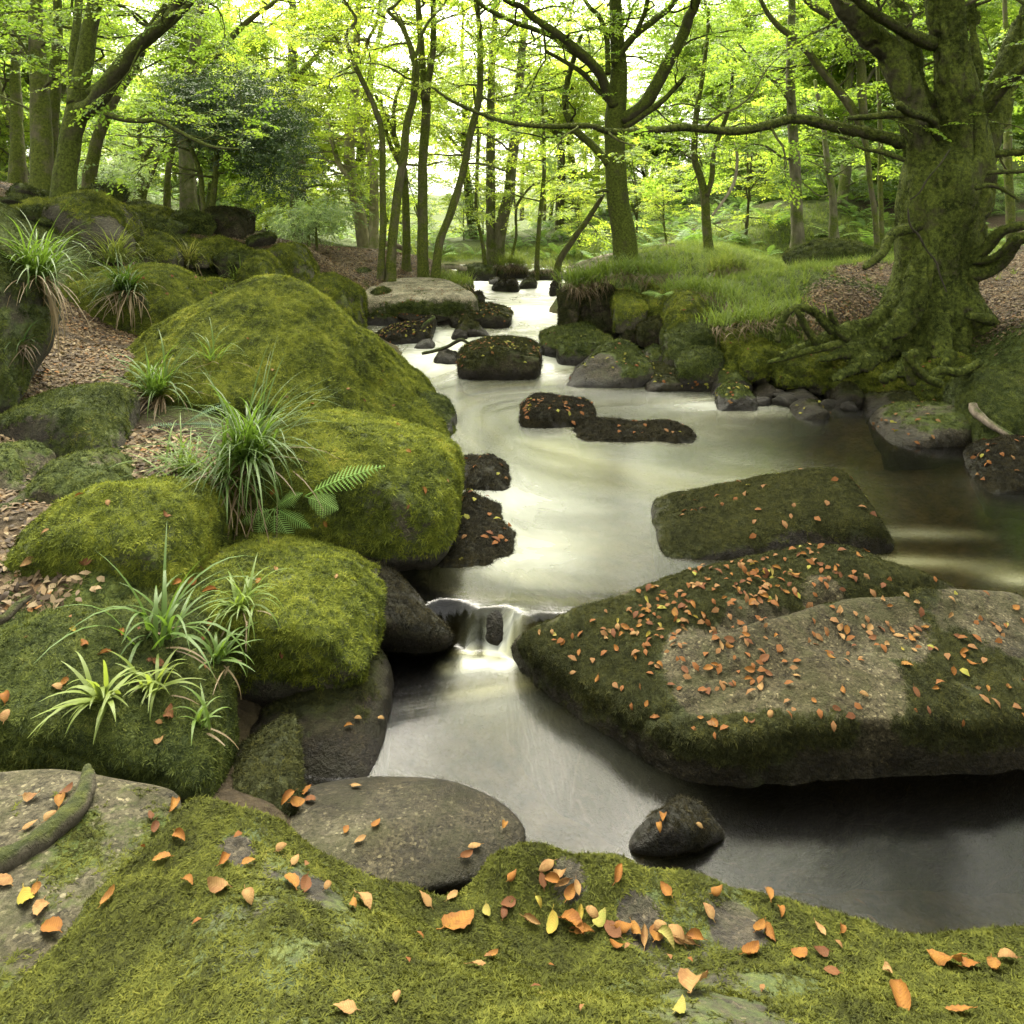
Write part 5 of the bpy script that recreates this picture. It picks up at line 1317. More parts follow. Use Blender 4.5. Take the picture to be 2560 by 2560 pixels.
px_tree('leaning trunk slanting right behind the dark beech', 14.5,
  [('trunk', [(225,450,34),(250,340,28),(289,245,26),(330,170,24),(356,120,20),(400,40,16),(420,0,14)], .5, 8, .4)], 'bark_mid', 'mid', seed=38, L=1.9)
px_tree('small double trunk between the leaning beech and the dark holly', 18.0,
  [('trunk', [(347,505,24),(353,440,19),(362,400,14),(385,360,10)], .3, 6, .3),
   ('limb', [(356,420,12),(352,360,10),(350,300,8)], 0, 5, .2),
   ('trunk', [(360,500,10),(375,455,9),(395,400,8),(415,360,6)], .3, 4, .3)], 'bark_mid', 'mid', seed=39, L=1.5)
px_tree('diagonal slim trunk slanting up to the right above the holly', 16.2,
  [('trunk', [(420,420,14),(480,250,16),(530,150,18),(590,80,16),(650,30,13),(690,0,11)], .5, 8, .2)], 'bark_mid', 'yellow', seed=40, L=1.9)
# dark evergreen hollies
def holly(label, Y, stems, blobs, n, seed, key='holly', name='holly', cat='holly', scale=1.0):
    r = np.random.default_rng(seed)
    P0 = p(stems[0][0][0], stems[0][0][1], Y)
    root = tag(empty(name, (P0[0], P0[1], float(land_z(P0[0], P0[1])[0]))), label, cat)
    tw = MB(); sp = []
    for i, pts in enumerate(stems):
        P, Rr = stem_path(pts, Y, .2, 0, True, seed=seed + i)
        mb = MB(); mb.tube(P, Rr, 9, lump=.1, seed=seed); part(root, 'trunk', mb, M['bark_mid'])
        tops = (P, Rr)
        grow(r, tw, [], P, Rr, 10, 1.1, .4, 4, 0)
    for px, py, rx, ry, wgt in blobs:
        for k in range(int(n * wgt)):
            a = r.normal(0, .48, 3)
            c = p(px + a[0] * rx, py + a[1] * ry, Y + a[2] * .9)
            d = unit(np.array((a[0], a[2], -.15 + r.normal(0, .3))) + r.normal(0, .3, 3))
            sp.append((c, d, scale * r.uniform(.7, 1.2)))
    part(root, 'twigs', tw, M['bark_mid'], 'stuff')
    crown(root, r, sp, key, .6)
    return root
holly('dark glossy holly on two thin trunks in front of the upright stone block', 13.6,
  [[(512,552,13),(508,480,13),(503,432,13),(485,385,12),(472,356,12),(470,300,8),(480,230,5)], [(525,545,16),(533,480,15),(539,423,14),(543,378,12),(550,310,8),(560,250,5)]],
  [(560,240,110,80,1.0), (640,300,110,70,.9), (500,270,90,70,.8), (700,370,70,80,.6), (600,330,90,50,.5), (680,440,60,60,.25)], 300, 41)
holly('pale green holly bush at the edge of the clearing', 17.5, [[(770,600,8),(772,560,7),(780,520,5)], [(790,600,7),(795,560,5),(810,525,4)]],
  [(770,545,70,45,1.0), (820,530,60,45,.8), (730,570,50,40,.5)], 150, 42, 'pale', 'shrub', 'shrub', .7)
holly('pale low shrub under the leaning beech', 15.5, [[(250,500,7),(255,460,6),(262,420,4)]], [(262,450,70,50,1.0), (300,420,50,40,.5)], 130, 43, 'pale', 'shrub', 'shrub', .7)

# ---- right middle trees
px_tree('ivy clad forked tree in the grass right of the central beech', 16.0,
  [('trunk', [(1771,622,26),(1766,560,23),(1762,490,22),(1748,440,18),(1736,400,17),(1738,330,16),(1745,267,14),(1758,190,12),(1767,120,10),(1772,20,7)], .3, 8, .4),
   ('limb', [(1766,490,15),(1778,440,13),(1789,378,12),(1806,320,11),(1820,267,10),(1830,180,7)], -.3, 6, .3),
   ('limb', [(1738,400,7),(1715,385,6),(1690,360,4)], 0, 2, .4)], 'bark_mid', 'mid', seed=44, L=1.5)
px_tree('straight grey trunk with a horizontal ring pattern of moss, right of the forked tree', 16.0,
  [('trunk', [(1994,582,32),(1990,500,29),(1987,400,27),(1976,222,22),(1978,100,20),(1980,0,17)], .3, 8, .35),
   ('limb', [(1978,260,9),(1950,220,8),(1900,170,6),(1850,110,4)], -.5, 4, .3)], 'bark_grey', 'mid', seed=45, L=1.9)
px_tree('dark slanting trunk crossing behind the left limb of the big beech', 14.5,
  [('trunk', [(2190,600,14),(2176,445,13),(2165,360,14),(2136,280,22),(2090,220,21),(2056,178,20),(2003,111,18),(1940,60,14),(1900,0,10)], .4, 8, .4),
   ('limb', [(2160,290,20),(2156,220,22),(2150,156,22),(2115,95,20),(2078,45,18),(2012,0,14)], .3, 6, .4)], 'bark_mid', 'mid', seed=46, L=1.8)
px_tree('thin straight trunk just left of the big beech', 15.6,
  [('trunk', [(2203,585,14),(2202,480,12),(2201,380,12),(2196,250,10),(2190,120,8),(2188,0,6)], .2, 5, .3)], 'bark_mid', 'mid', seed=47, L=1.4)
px_tree('slim trunk seen right of the big beech above its curling branches', 15.0,
  [('trunk', [(2528,675,24),(2526,520,21),(2522,400,20),(2518,311,17),(2515,150,13),(2512,0,10)], .2, 7, .3)], 'bark_mid', 'mid', seed=48, L=1.6)
px_tree('leaning pale trunk at the foot of the fern slope', 19.0,
  [('trunk', [(2085,540,20),(2078,470,18),(2068,420,16),(2060,330,12),(2040,200,8)], .3, 6, .3)], 'bark_grey', 'mid', seed=49, L=1.6)

# ---- the big beech on the right: stems, bole and roots fused into one trunk
r = np.random.default_rng(50)
YB = 9.3
root = tag(empty('tree', (p(2300, 760, YB)[0], YB, .8)), 'massive moss covered beech on the right bank with many stems and gnarled roots', 'tree')
mb = MB(); tw = MB(); sp = []
BOLE = [
 ([(2300,880,250),(2312,790,215),(2322,700,176),(2332,600,184),(2342,520,190),(2350,450,190),(2352,400,176)], 0, 0),
 ([(2395,560,110),(2420,480,120),(2420,400,116),(2405,300,106),(2388,222,98),(2372,110,86),(2360,0,76),(2352,-60,70)], -.25, 4),
 ([(2305,440,84),(2288,330,82),(2262,215,80),(2216,125,70),(2152,55,62),(2100,-20,56)], -.3, 5),
 ([(2320,400,60),(2300,260,54),(2280,150,50),(2248,20,46),(2238,-40,44)], .6, 4),
 ([(2440,440,70),(2476,312,68),(2500,230,64),(2525,150,60),(2570,40,60),(2620,-40,52)], .45, 4),
 ([(2420,280,40),(2434,200,28),(2432,100,24),(2428,0,20)], .4, 3),
 ([(2400,330,40),(2370,420,56),(2340,560,60),(2300,680,64),(2262,790,66),(2200,860,50)], -.65, 0),   # left buttress
 ([(2440,560,50),(2420,640,72),(2400,720,82),(2440,800,80),(2500,850,60),(2580,890,44)], -.55, 0),    # right buttress
 ([(2350,700,70),(2345,780,70),(2350,850,60),(2360,900,40)], -.95, 0),
 ([(2285,720,60),(2250,770,64),(2190,805,50),(2130,828,40),(2070,848,32),(2010,870,26),(1960,890,18)], -.8, 0),
 ([(2290,760,60),(2250,815,60),(2190,850,46),(2130,872,38),(2080,892,28),(2040,905,16)], -1.0, 0),
 ([(2290,780,70),(2270,840,66),(2210,878,50),(2150,910,38),(2110,935,28),(2080,955,16)], -1.25, 0),
 ([(2330,820,70),(2310,880,58),(2260,920,44),(2210,950,26)], -1.35, 0),
 ([(2390,820,70),(2400,880,54),(2420,930,40),(2430,960,24)], -1.35, 0),
 ([(2440,800,70),(2500,838,54),(2560,850,44),(2650,880,34)], -.6, 0),
 ([(2430,820,66),(2480,858,50),(2530,890,38),(2600,920,28)], -1.1, 0),
]
for i, (pts, dY, nb) in enumerate(BOLE):
    P, Rr = stem_path(pts, YB, dY, 2.5 if pts[-1][1] < 0 else 0, False, 6, .03, 60 + i)
    mb.tube(P, Rr * .98, 14)
    if nb: grow(r, tw, sp, P, Rr, nb, 1.8, .55, 4, .8, out=np.array((0, .3, .1)))
def remesh(me, voxel, smooth=4):
    t = bpy.data.objects.new('t', me); col.objects.link(t)
    m = t.modifiers.new('r', 'REMESH'); m.mode = 'VOXEL'; m.voxel_size = voxel; m.use_smooth_shade = True
    s = t.modifiers.new('s', 'SMOOTH'); s.iterations = smooth; s.factor = .5
    dg = bpy.context.evaluated_depsgraph_get()
    out = bpy.data.meshes.new_from_object(t.evaluated_get(dg)); bpy.data.objects.remove(t)
    n = len(out.vertices); V = np.empty(n * 3, dtype=np.float32); out.vertices.foreach_get('co', V)
    N = np.empty(n * 3, dtype=np.float32); out.vertices.foreach_get('normal', N)
    return out, V.reshape(-1, 3).astype(float), N.reshape(-1, 3).astype(float)
me, V, N = remesh(mb.mesh('trunk'), .028)
V += N * (.06 * fbm(V * (1, 1, .35), 3.4, 3, 5) + .018 * fbm(V * (1, 1, .6), 11, 3, 6) + .008 * fbm(V, 34, 2, 9))[:, None]
gr_ = np.clip(1 - np.abs(fbm(V * (1, 1, .14), 4.2, 3, 15)) * 7, 0, 1) ** 1.5
V -= N * (gr_ * .055)[:, None]
V -= np.array(root.location)
me.vertices.foreach_set('co', V.astype(np.float32).ravel()); me.update()
Vw = V + np.array(root.location)
md = np.clip(.10 + 1.5 * fbm(Vw, 1.8, 4, 12) + .6 * N[:, 2] + .5 * (Vw[:, 2] < 1.7), 0, 1)
a = me.attributes.new('moss_d', 'FLOAT', 'POINT'); a.data.foreach_set('value', md.astype(np.float32))
trunk = obj('trunk', me, M['bark_hero'], root)
mo = tag(obj('moss', me, None, root), kind='stuff'); scatter(mo, GN['moss_mid'], density=1200.0, scale=.022, seed=4)
LIMB = [
 ('long mossy branch reaching left across the stream', [(2250,358,34),(2234,352,30),(2170,335,30),(2100,320,28),(2050,308,27),(2003,298,25),(1967,299,24),(1900,318,22),(1834,328,20),(1760,322,19),(1700,318,18),(1607,327,17),(1518,327,15),(1473,314,14),(1362,316,12),(1273,307,10),(1206,285,9),(1139,254,8),(1081,218,5)], -.9, 5, .25),
 ('bent mossy branch hanging down on the left of the trunk', [(2310,560,30),(2285,567,28),(2258,575,26),(2234,585,25),(2220,605,24),(2212,630,22),(2190,650,20),(2163,670,14)], -.6, 0, .5),
 ('thick branch curling out to the right near the ground', [(2380,672,40),(2420,682,38),(2455,683,36),(2501,655,34),(2525,620,32),(2545,598,28),(2590,588,24)], -.6, 0, .5),
 ('upper of the two branches curling to the right', [(2375,665,28),(2430,645,28),(2465,622,27),(2490,590,26),(2520,572,24),(2580,560,20)], -.5, 0, .5),
 (None, [(2405,650,20),(2450,655,18),(2490,640,16),(2540,590,14)], -.7, 0, .5),
 (None, [(2335,112,36),(2310,104,34),(2270,86,30),(2234,66,28),(2200,45,26),(2167,24,24),(2130,-10,20)], -.7, 3, .4),
 (None, [(2440,300,32),(2470,262,32),(2501,222,30),(2530,190,28),(2570,155,24)], -.6, 2, .4),
 ('short mossy stub with a knobbed end', [(2338,345,26),(2337,318,24),(2334,302,22),(2310,292,20),(2280,285,20),(2262,274,20),(2250,264,22)], -1.0, 0, .5),
 (None, [(2255,286,20),(2225,285,18),(2180,290,16),(2123,295,11)], -.3, 1, .6),
 (None, [(2260,400,13),(2240,392,12),(2200,380,11),(2165,374,9),(2135,365,6)], -.4, 1, .6),
 (None, [(2470,388,18),(2500,383,18),(2560,380,16),(2620,378,14)], -.3, 1, .6),
 (None, [(2470,432,11),(2510,430,11),(2570,427,9)], -.3, 0, .6),
 (None, [(2440,470,14),(2480,462,12),(2520,480,9),(2545,500,5)], -.5, 0, .6),
 ('bare grey twig running down the trunk', [(2270,520,4),(2280,565,5),(2300,590,6),(2318,625,5),(2340,655,5),(2350,690,4),(2366,730,3)], -1.15, 0, .5),
 ('thin dead twig leaning against the trunk', [(2375,372,3),(2350,410,4),(2322,445,4),(2300,480,4),(2277,498,3)], -1.1, 0, .5),
]
for i, (lab, pts, dY, nb, t0) in enumerate(LIMB):
    P, Rr = stem_path(pts, YB + (-.15 if pts[0][2] > 15 else -.9), dY if pts[0][2] > 15 else 0, 0, False, 6, .03, 90 + i)
    b_ = MB(); b_.tube(P, Rr, 12, lump=.22, seed=i)
    o = part(root, 'limb' if pts[0][2] > 8 else 'twig', b_, M['bark_hero'] if pts[0][2] > 8 else M['twig'], None, lab)
    if pts[0][2] > 8:
        m_ = len(o.data.vertices); a = o.data.attributes.new('moss_d', 'FLOAT', 'POINT'); a.data.foreach_set('value', np.full(m_, .8, dtype=np.float32))
        mo = tag(obj('moss', o.data, None, o), kind='stuff'); scatter(mo, GN['moss_mid'], density=1000.0, scale=.018, seed=4 + i)
    if nb: grow(r, tw, sp, P, Rr, nb, 1.0, t0, 3, .7 if i == 0 else .7)
# thinner surface roots
RT = [[(2120,850,20),(2060,800,20),(2020,775,18),(1990,770,16),(1960,790,16),(1945,830,15),(1943,855,12)], [(2040,860,16),(2010,810,18),(1990,775,14)], [(2080,830,18),(2050,800,18),(2035,770,12)], [(2090,812,16),(2078,795,14),(2075,778,10)],
      [(2100,860,22),(2060,870,20),(2010,880,18),(1960,895,14),(1920,905,9)], [(2350,960,20),(2310,940,22),(2280,905,24),(2265,885,14)], [(2450,905,18),(2400,930,20),(2350,925,20),(2330,945,14)],
      [(2600,820,26),(2540,850,26),(2480,880,22),(2420,900,18),(2400,910,10)], [(2480,800,30),(2450,795,28),(2420,790,18)], [(2280,960,20),(2272,900,20),(2290,880,22)], [(2380,880,28),(2360,920,24),(2340,960,18)]]
for i, pts in enumerate(RT):
    q0 = g(pts[0][0], pts[0][1], .62)
    P, Rr = stem_path(pts, float(np.clip(q0[1] - .25, 6.6, 8.6)), -.1, 0, False, 6, .02, 130 + i)
    b_ = MB(); b_.tube(P, Rr, 9, lump=.2, seed=i)
    o = part(root, 'root', b_, M['bark_hero'])
    a = o.data.attributes.new('moss_d', 'FLOAT', 'POINT'); a.data.foreach_set('value', np.full(len(o.data.vertices), .9, dtype=np.float32))
    mo = tag(obj('moss', o.data, None, o), kind='stuff'); scatter(mo, GN['moss_mid'], density=1300.0, scale=.018, seed=40 + i)
part(root, 'twigs', tw, M['bark_mid'], 'stuff')
crown(root, r, sp, 'mid')
overhead(root, np.random.default_rng(313), [((5.6, 9.4, 8.8), (4.2, 3.6, 1.6), 230)], 'mid')

# ---- woodland behind: prototypes of whole trees, copied tree by tree
def wild_tree(seed, H, rad, lean, key, bark, low=1.6, n=26, L=2.8, leaf=1.1, sub=5, spd=.3):
    r = np.random.default_rng(seed)
    root = empty('tree', (0, 0, 0))
    P = [np.array((0, 0, -.5)), np.array((0, 0, 0.))]; d = unit(np.array((lean * r.choice((-1, 1)), r.normal(0, .05), 1)))
    for k in range(8):
        d = unit(d + r.normal(0, .09, 3) * (1, 1, .2) + np.array((0, 0, .08))); P.append(P[-1] + d * H / 8)
    Rr = np.concatenate([[rad * 1.7], rad * np.linspace(1.15, .25, 9)])
    C = catmull(np.column_stack([np.array(P), Rr]), 4)
    P, Rr = C[:, :3], C[:, 3]
    mb = MB(); mb.tube(P, Rr, 9, lump=.12, seed=seed)
    part(root, 'trunk', mb, M[bark])
    tw = MB(); sp = []
    for f in range(r.integers(1, 4)):            # a few big ascending limbs
        k = int(len(P) * r.uniform(.25, .6)); a = r.uniform(0, 6.28)
        B = twig_path(r, P[k], np.array((math.cos(a), math.sin(a), 1.1)), H * r.uniform(.3, .45), 9, .2, .1)
        rr = np.linspace(Rr[k] * .6, .02, len(B)); b_ = MB(); b_.tube(B, rr, 7, lump=.1, seed=seed + f); part(root, 'limb', b_, M[bark])
        grow(r, tw, sp, B, rr, int(n * .4), L * .8, .25, sub, leaf, spd)
    grow(r, tw, sp, P, Rr, n, L, low / H, sub, leaf, spd)
    part(root, 'twigs', tw, M[bark], 'stuff')
    crown(root, r, sp, ('big_' if H > 6 else '') + key)
    return root
def copy_tree(o):
    c = o.copy(); col.objects.link(c)
    for ch in o.children:
        k = ch.copy(); col.objects.link(k); k.parent = c
    return c
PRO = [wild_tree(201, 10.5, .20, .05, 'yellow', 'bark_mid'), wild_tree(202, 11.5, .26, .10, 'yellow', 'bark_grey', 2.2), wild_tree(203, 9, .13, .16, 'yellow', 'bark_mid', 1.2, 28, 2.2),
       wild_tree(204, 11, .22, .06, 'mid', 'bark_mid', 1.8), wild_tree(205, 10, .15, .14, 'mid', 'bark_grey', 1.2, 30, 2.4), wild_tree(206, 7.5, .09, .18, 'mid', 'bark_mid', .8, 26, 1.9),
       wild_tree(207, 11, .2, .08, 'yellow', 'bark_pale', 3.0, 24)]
KIND = ['straight sunlit beech', 'stout grey beech', 'thin leaning beech', 'green leaved straight beech', 'slim grey leaning beech', 'spindly sapling', 'pale trunked beech']
used = set()
rT = np.random.default_rng(77)
spots = []
def try_spot(px, Y, kind, mind):
    X = (px - HX) / F * Y
    if any((X - a) ** 2 + (Y - b) ** 2 < mind ** 2 for a, b, _, _ in spots): return False
    spots.append((X, Y, kind, px)); return True
for band, (y0, y1, cnt, md_) in enumerate([(21, 28, 12, 2.4), (28, 38, 18, 2.6), (38, 52, 26, 2.8), (52, 70, 30, 3.0)]):
    got = 0
    for k in range(900):
        if got >= cnt: break
        px = rT.uniform(-350, 2900); Y = rT.uniform(y0, y1)
        if 1000 < px < 1480 and Y < 30: continue           # the open stream
        if 820 < px < 905 and Y < 60: continue             # the bright gap by the path
        if 930 < px < 1330 and rT.random() < .6: continue
        X = (px - HX) / F * Y
        if px < 700: kind = rT.choice([0, 1, 2, 3, 4, 5])
        elif px < 1500: kind = rT.choice([0, 1, 2, 6, 0, 2])
        else: kind = rT.choice([3, 4, 5, 3, 0, 4])
        if try_spot(px, Y, int(kind), md_): got += 1
WHERE = lambda px: 'far left' if px < 420 else 'left of the clearing' if px < 900 else 'behind the stream' if px < 1480 else 'right of the central beech' if px < 2000 else 'behind the big mossy beech' if px < 2300 else 'beyond the right edge of the bank'
for X, Y, kind, px in spots:
    o = PRO[kind] if kind not in used else copy_tree(PRO[kind])
    used.add(kind)
    o.location = (X, Y, float(land_z(X, Y)[0]))
    s = rT.uniform(.85, 1.2); o.scale = (s, s, s); o.rotation_euler = (0, 0, rT.uniform(0, 6.28))
    tag(o, '%s, %s row, %s' % (KIND[kind], 'nearest' if Y < 28 else 'second' if Y < 38 else 'third' if Y < 52 else 'farthest', WHERE(px)), 'tree', 'trees of the woodland behind the stream')
# saplings and bushes under them
BUSH = [wild_tree(221, 3.4, .035, .15, 'pale', 'bark_mid', .3, 12, 1.1, .8, 4, .2), wild_tree(222, 2.6, .03, .2, 'mid', 'bark_mid', .2, 12, .9, .8, 4, .2), wild_tree(223, 3.0, .035, .15, 'yellow', 'bark_mid', .3, 12, 1.1, .8, 4, .2)]
for b_ in BUSH: b_.name = 'sapling'
usedb = set(); bs = []
for k in range(400):
    if len(bs) >= 46: break
    px = rT.uniform(-200, 2750); Y = rT.uniform(19, 44); X = (px - HX) / F * Y
    if 980 < px < 1480 and Y < 27: continue
    if 820 < px < 905: continue
    if any((X - a) ** 2 + (Y - b) ** 2 < 1.6 ** 2 for a, b in bs): continue
    bs.append((X, Y))
    kind = int(rT.choice([0, 1, 2])) if px > 1400 else int(rT.choice([0, 2, 2]))
    o = BUSH[kind] if kind not in usedb else copy_tree(BUSH[kind]); usedb.add(kind)
    o.name = 'sapling'
    o.location = (X, Y, float(land_z(X, Y)[0])); s = rT.uniform(.7, 1.3); o.scale = (s, s, s); o.rotation_euler = (0, 0, rT.uniform(0, 6.28))
    tag(o, '%s %s leaved sapling in the %s undergrowth, %s' % ('tall' if s > 1.1 else 'low' if s < .85 else 'middling', ('pale', 'dark green', 'yellow green')[kind], 'near' if Y < 27 else 'middle' if Y < 35 else 'far', WHERE(px)), 'sapling', 'saplings of the undergrowth')
# the wood beyond, where single trees can no longer be told apart
r = np.random.default_rng(88); sp = []; tw = MB()
for k in range(46):
    X = r.uniform(-75, 75); Y = r.uniform(72, 92); z0 = float(land_z(X, Y)[0]); h = r.uniform(8, 13)
    if -22 < X - (-.0) and abs((X / Y) * F + HX - 862) < 60: continue
    tw.tube(np.array([(X, Y, z0 - .5), (X + r.normal(0, .3), Y, z0 + h * .5), (X + r.normal(0, .6), Y, z0 + h)]), np.array([.28, .2, .06]), 6)
    for q in range(110):
        a = r.normal(0, 1, 3) * (2.4, 1.6, .22 * h)
        sp.append((np.array((X, Y, z0 + h * .62)) + a, unit(r.normal(0, 1, 3) * (1, 1, .2)), r.uniform(2.0, 3.2)))
wood = tag(empty('distant_woodland', (0, 80, 2)), 'hazy mass of distant trees closing the view behind the wood', 'woodland', None, 'stuff')
part(wood, 'trunks', tw, M['bark_grey'], 'stuff'); crown(wood, r, sp, 'yellow', .5, 'foliage')

# ------------------------------------------------------------------ finding the surface under a point of the photograph
_bv, _bf, _bk, nv = [], [], [], 0
for k_, (o_, V_, T_, n_) in ROCKS.items():
    _bv.append(V_); _bf.append(T_ + nv); _bk += [k_] * len(T_); nv += len(V_)
_bvh = BVHTree.FromPolygons(np.vstack(_bv).tolist(), np.vstack(_bf).tolist())
gm = ground.data
_gV = np.empty(len(gm.vertices) * 3, dtype=np.float32); gm.vertices.foreach_get('co', _gV)
_gQ = np.empty(len(gm.polygons) * 4, dtype=np.int32); gm.loops.foreach_get('vertex_index', _gQ)
_gbvh = BVHTree.FromPolygons(_gV.reshape(-1, 3).tolist(), _gQ.reshape(-1, 4).tolist())
def ground_hit(d):
    h = _gbvh.ray_cast(Vector((0, 0, EYE)), Vector(unit(d)))[0]
    return None if h is None else np.array(h[:])
def hit(px, py):
    d = np.array(((px - HX) / F, 1.0, -(py - HY) / F))
    h, n, i, dist = _bvh.ray_cast(Vector((0, 0, EYE)), Vector(unit(d)))
    q = ground_hit(d)
    if h is not None and (q is None or h.y < q[1] + .03): return np.array(h[:]), np.array(n[:]), _bk[i]
    if q is None: return None, None, None
    return q, np.array((0, 0, 1.)), 'land'

# ------------------------------------------------------------------ rushes and ferns
def rush(label, px, py, size, n=60, dry=30, seed=0, w=.017, lean=(0, 0, 0), up=1.0, hang=1.0, group='rush clumps on the left bank'):
    r = np.random.default_rng(seed)
    q, nn, k = hit(px, py)
    root = tag(empty('rush_clump', q - np.array((0, 0, .01))), label, 'rush', group)
    mb, md = MB(), MB()
    ln = np.array(lean, dtype=float)
    for i in range(n):
        a = r.uniform(0, 6.28); el = r.uniform(.35, 1.45) * up
        d = unit(np.array((math.cos(a) * math.cos(el), math.sin(a) * math.cos(el), math.sin(el))) + ln)
        b = q + np.array((r.normal(0, .10 * size), r.normal(0, .08 * size), 0)) * .8
        V, Q = strip(b, d, np.array((0, 0, 1.)), size * r.uniform(.45, 1.15), w * r.uniform(.6, 1.15), r.uniform(.5, 2.5), 8, .06)
        mb.add(V, Q)
    for i in range(dry):
        a = r.uniform(0, 6.28); el = r.uniform(-.9, .35)
        d = unit(np.array((math.cos(a) * math.cos(el) * .8, math.sin(a) * math.cos(el) * .6 - .35, math.sin(el))) + ln * .5)
        b = q + np.array((r.normal(0, .10 * size), r.normal(0, .08 * size), -.02))
        V, Q = strip(b, d, np.array((0, 0, 1.)), size * r.uniform(.4, .95) * hang, w * r.uniform(.4, .9), r.uniform(.5, 1.6), 6, .2)
        md.add(V, Q)
    part(root, 'green_blades', mb, M['grass'], 'stuff')
    if dry: part(root, 'dry_blades', md, M['dry'], 'stuff')
    return root
RUSH = [('tall pale rush clump with a thick skirt of dead brown blades at the left edge', 95, 690, .72, 170, 80, .017, (0, -.1, 0)),
        ('broad rush clump crowning the mossy boulder beside the path', 285, 655, .72, 170, 40, .018, (0, 0, 0)),
        ('rush clump spilling down the face of the boulder beside the path', 315, 725, .66, 140, 70, .018, (0, -.3, -.1)),
        ('far rush clump in the hollow behind the boulder by the path', 470, 662, .6, 130, 10, .018, (0, 0, 0)),
        ('low rush clump in the hollow below the small square block', 590, 700, .45, 90, 8, .015, (0, 0, 0)),
        ('upright bright rush clump at the left foot of the largest mossy boulder', 395, 985, .60, 80, 60, .017, (0, -.1, .1)),
        ('thin wispy rush with dead blades on the flank of the largest mossy boulder', 530, 905, .5, 22, 26, .012, (.15, -.1, .2)),
        ('large sprawling rush clump between the two biggest mossy boulders', 625, 1150, .74, 190, 60, .015, (.05, -.25, 0)),
        ('fine bladed rush clump spilling left of the large sprawling clump', 470, 1190, .5, 110, 24, .012, (0, -.25, 0)),
        ('rush clump hanging over the cavity beneath the ferns', 560, 1210, .5, 80, 50, .014, (0, -.35, -.2)),
        ('long bladed rush arching between the mossy hump and the square block', 395, 1600, .5, 30, 14, .019, (-.1, -.1, .15)),
        ('pale green rush clump on the top of the square mossy block', 605, 1520, .28, 50, 22, .014, (0, -.1, 0)),
        ('small rush clump in the cleft left of the square mossy block', 545, 1650, .22, 26, 14, .015, (0, -.2, 0)),
        ('flat spreading glossy rush on the dark moss cushion, nearest the left edge', 255, 1755, .26, 30, 8, .021, (-.05, -.35, -.2)),
        ('tangled rush clump with dead blades on the right of the moss cushion', 380, 1725, .24, 26, 14, .017, (.1, -.2, 0)),
        ('small rush tuft at the right rim of the dark moss cushion', 500, 1820, .20, 12, 5, .014, (.15, -.2, 0)),
        ('dry rush skirt hanging from the dark rock at the left edge', 50, 855, .30, 10, 30, .012, (.1, -.2, -.3))]
for i, (lab, px, py, sz, n, dry, w_, ln) in enumerate(RUSH): rush(lab, px, py, sz, n, dry, 400 + i, w_, ln)

def fern(label, px, py, fr, seed, mat='fern', width=.07, up=(0, -.75, .65)):
    q, nn, k = hit(px, py)
    root = tag(empty('fern', q), label, 'fern', None)
    r = np.random.default_rng(seed)
    for i, (dx, dy, dz, L, bend) in enumerate(fr):
        mb = MB(); frond_mesh(mb, q + np.array((0, -.03, .02)), np.array((dx, dy, dz)), L, width * r.uniform(.9, 1.1), bend, 20, 3, seed + i, up)
        part(root, 'frond', mb, M[mat])
    return root
fern('pale green fern frond reaching right over the overhanging boulder', 765, 1245, [(.85, -.2, .52, .50, .6), (.75, -.35, -.05, .22, .6)], 1, width=.085)
fern('bright green fern hanging over the dark cavity below the rushes', 690, 1275, [(.5, -.3, -.7, .26, .3), (.08, -.3, -.85, .27, .3), (-.45, -.3, -.6, .25, .4), (.8, -.3, -.2, .25, .6), (-.85, -.3, -.15, .22, .6), (.5, -.3, .5, .2, .8)], 2, width=.06)
M['fern_dark'] = blade_mat('fern_dark', [(0.0, (0.05, 0.10, 0.05)), (1.0, (0.08, 0.14, 0.07))], 0.3, 0.5)
fern('dark blue green fern with five narrow fronds beside the upright rush clump', 465, 1065, [(.85, -.1, .6, .36, .6), (.85, -.3, .15, .32, .5), (-.85, -.3, .1, .34, .7), (-.4, -.3, -.6, .28, .4), (.15, -.3, -.75, .26, .3)], 3, 'fern_dark', .038)
fern('small fern growing under the overhanging grass of the right bank', 1655, 740, [(.8, -.3, .3, .35, .8), (-.8, -.3, .3, .33, .8), (.3, -.8, .4, .3, .9), (-.3, -.8, .3, .3, .9)], 4, width=.07)

# ------------------------------------------------------------------ overhanging grass skirts of the right bank
def skirt(label, pts, n, L, seed):
    r = np.random.default_rng(seed); md, mg = MB(), MB()
    P = np.array([p(a, b, c) for a, b, c in pts]); P = catmull(P, 8)
    root = tag(empty('grass_tussock', P.mean(0)), label, 'grass', 'overhanging grass of the right bank')
    for i in range(n):
        k = r.integers(len(P)); b = P[k] + np.array((r.normal(0, .10), r.normal(0, .12), r.normal(.03, .03)))
        a = r.uniform(0, 6.28)
        V, Q = strip(b, unit(np.array((math.cos(a) * .5, -.6 + .3 * math.sin(a), r.uniform(-.3, .3)))), np.array((0, 0, 1.)), L * r.uniform(.5, 1.1), .012, r.uniform(.8, 1.5), 5, .1)
        md.add(V, Q)
        for q in range(4):
            b2 = b + np.array((r.normal(0, .08), r.uniform(0, .35), .03)); el = r.uniform(.6, 1.5)
            V, Q = strip(b2, np.array((math.cos(a) * math.cos(el), math.sin(a) * math.cos(el), math.sin(el))), np.array((0, 0, 1.)), L * r.uniform(.6, 1.2), .011, r.uniform(.6, 1.9), 5, .08)
            mg.add(V, Q)
    part(root, 'dry_blades', md, M['dry'], 'stuff'); part(root, 'green_blades', mg, M['bank_grass'], 'stuff')
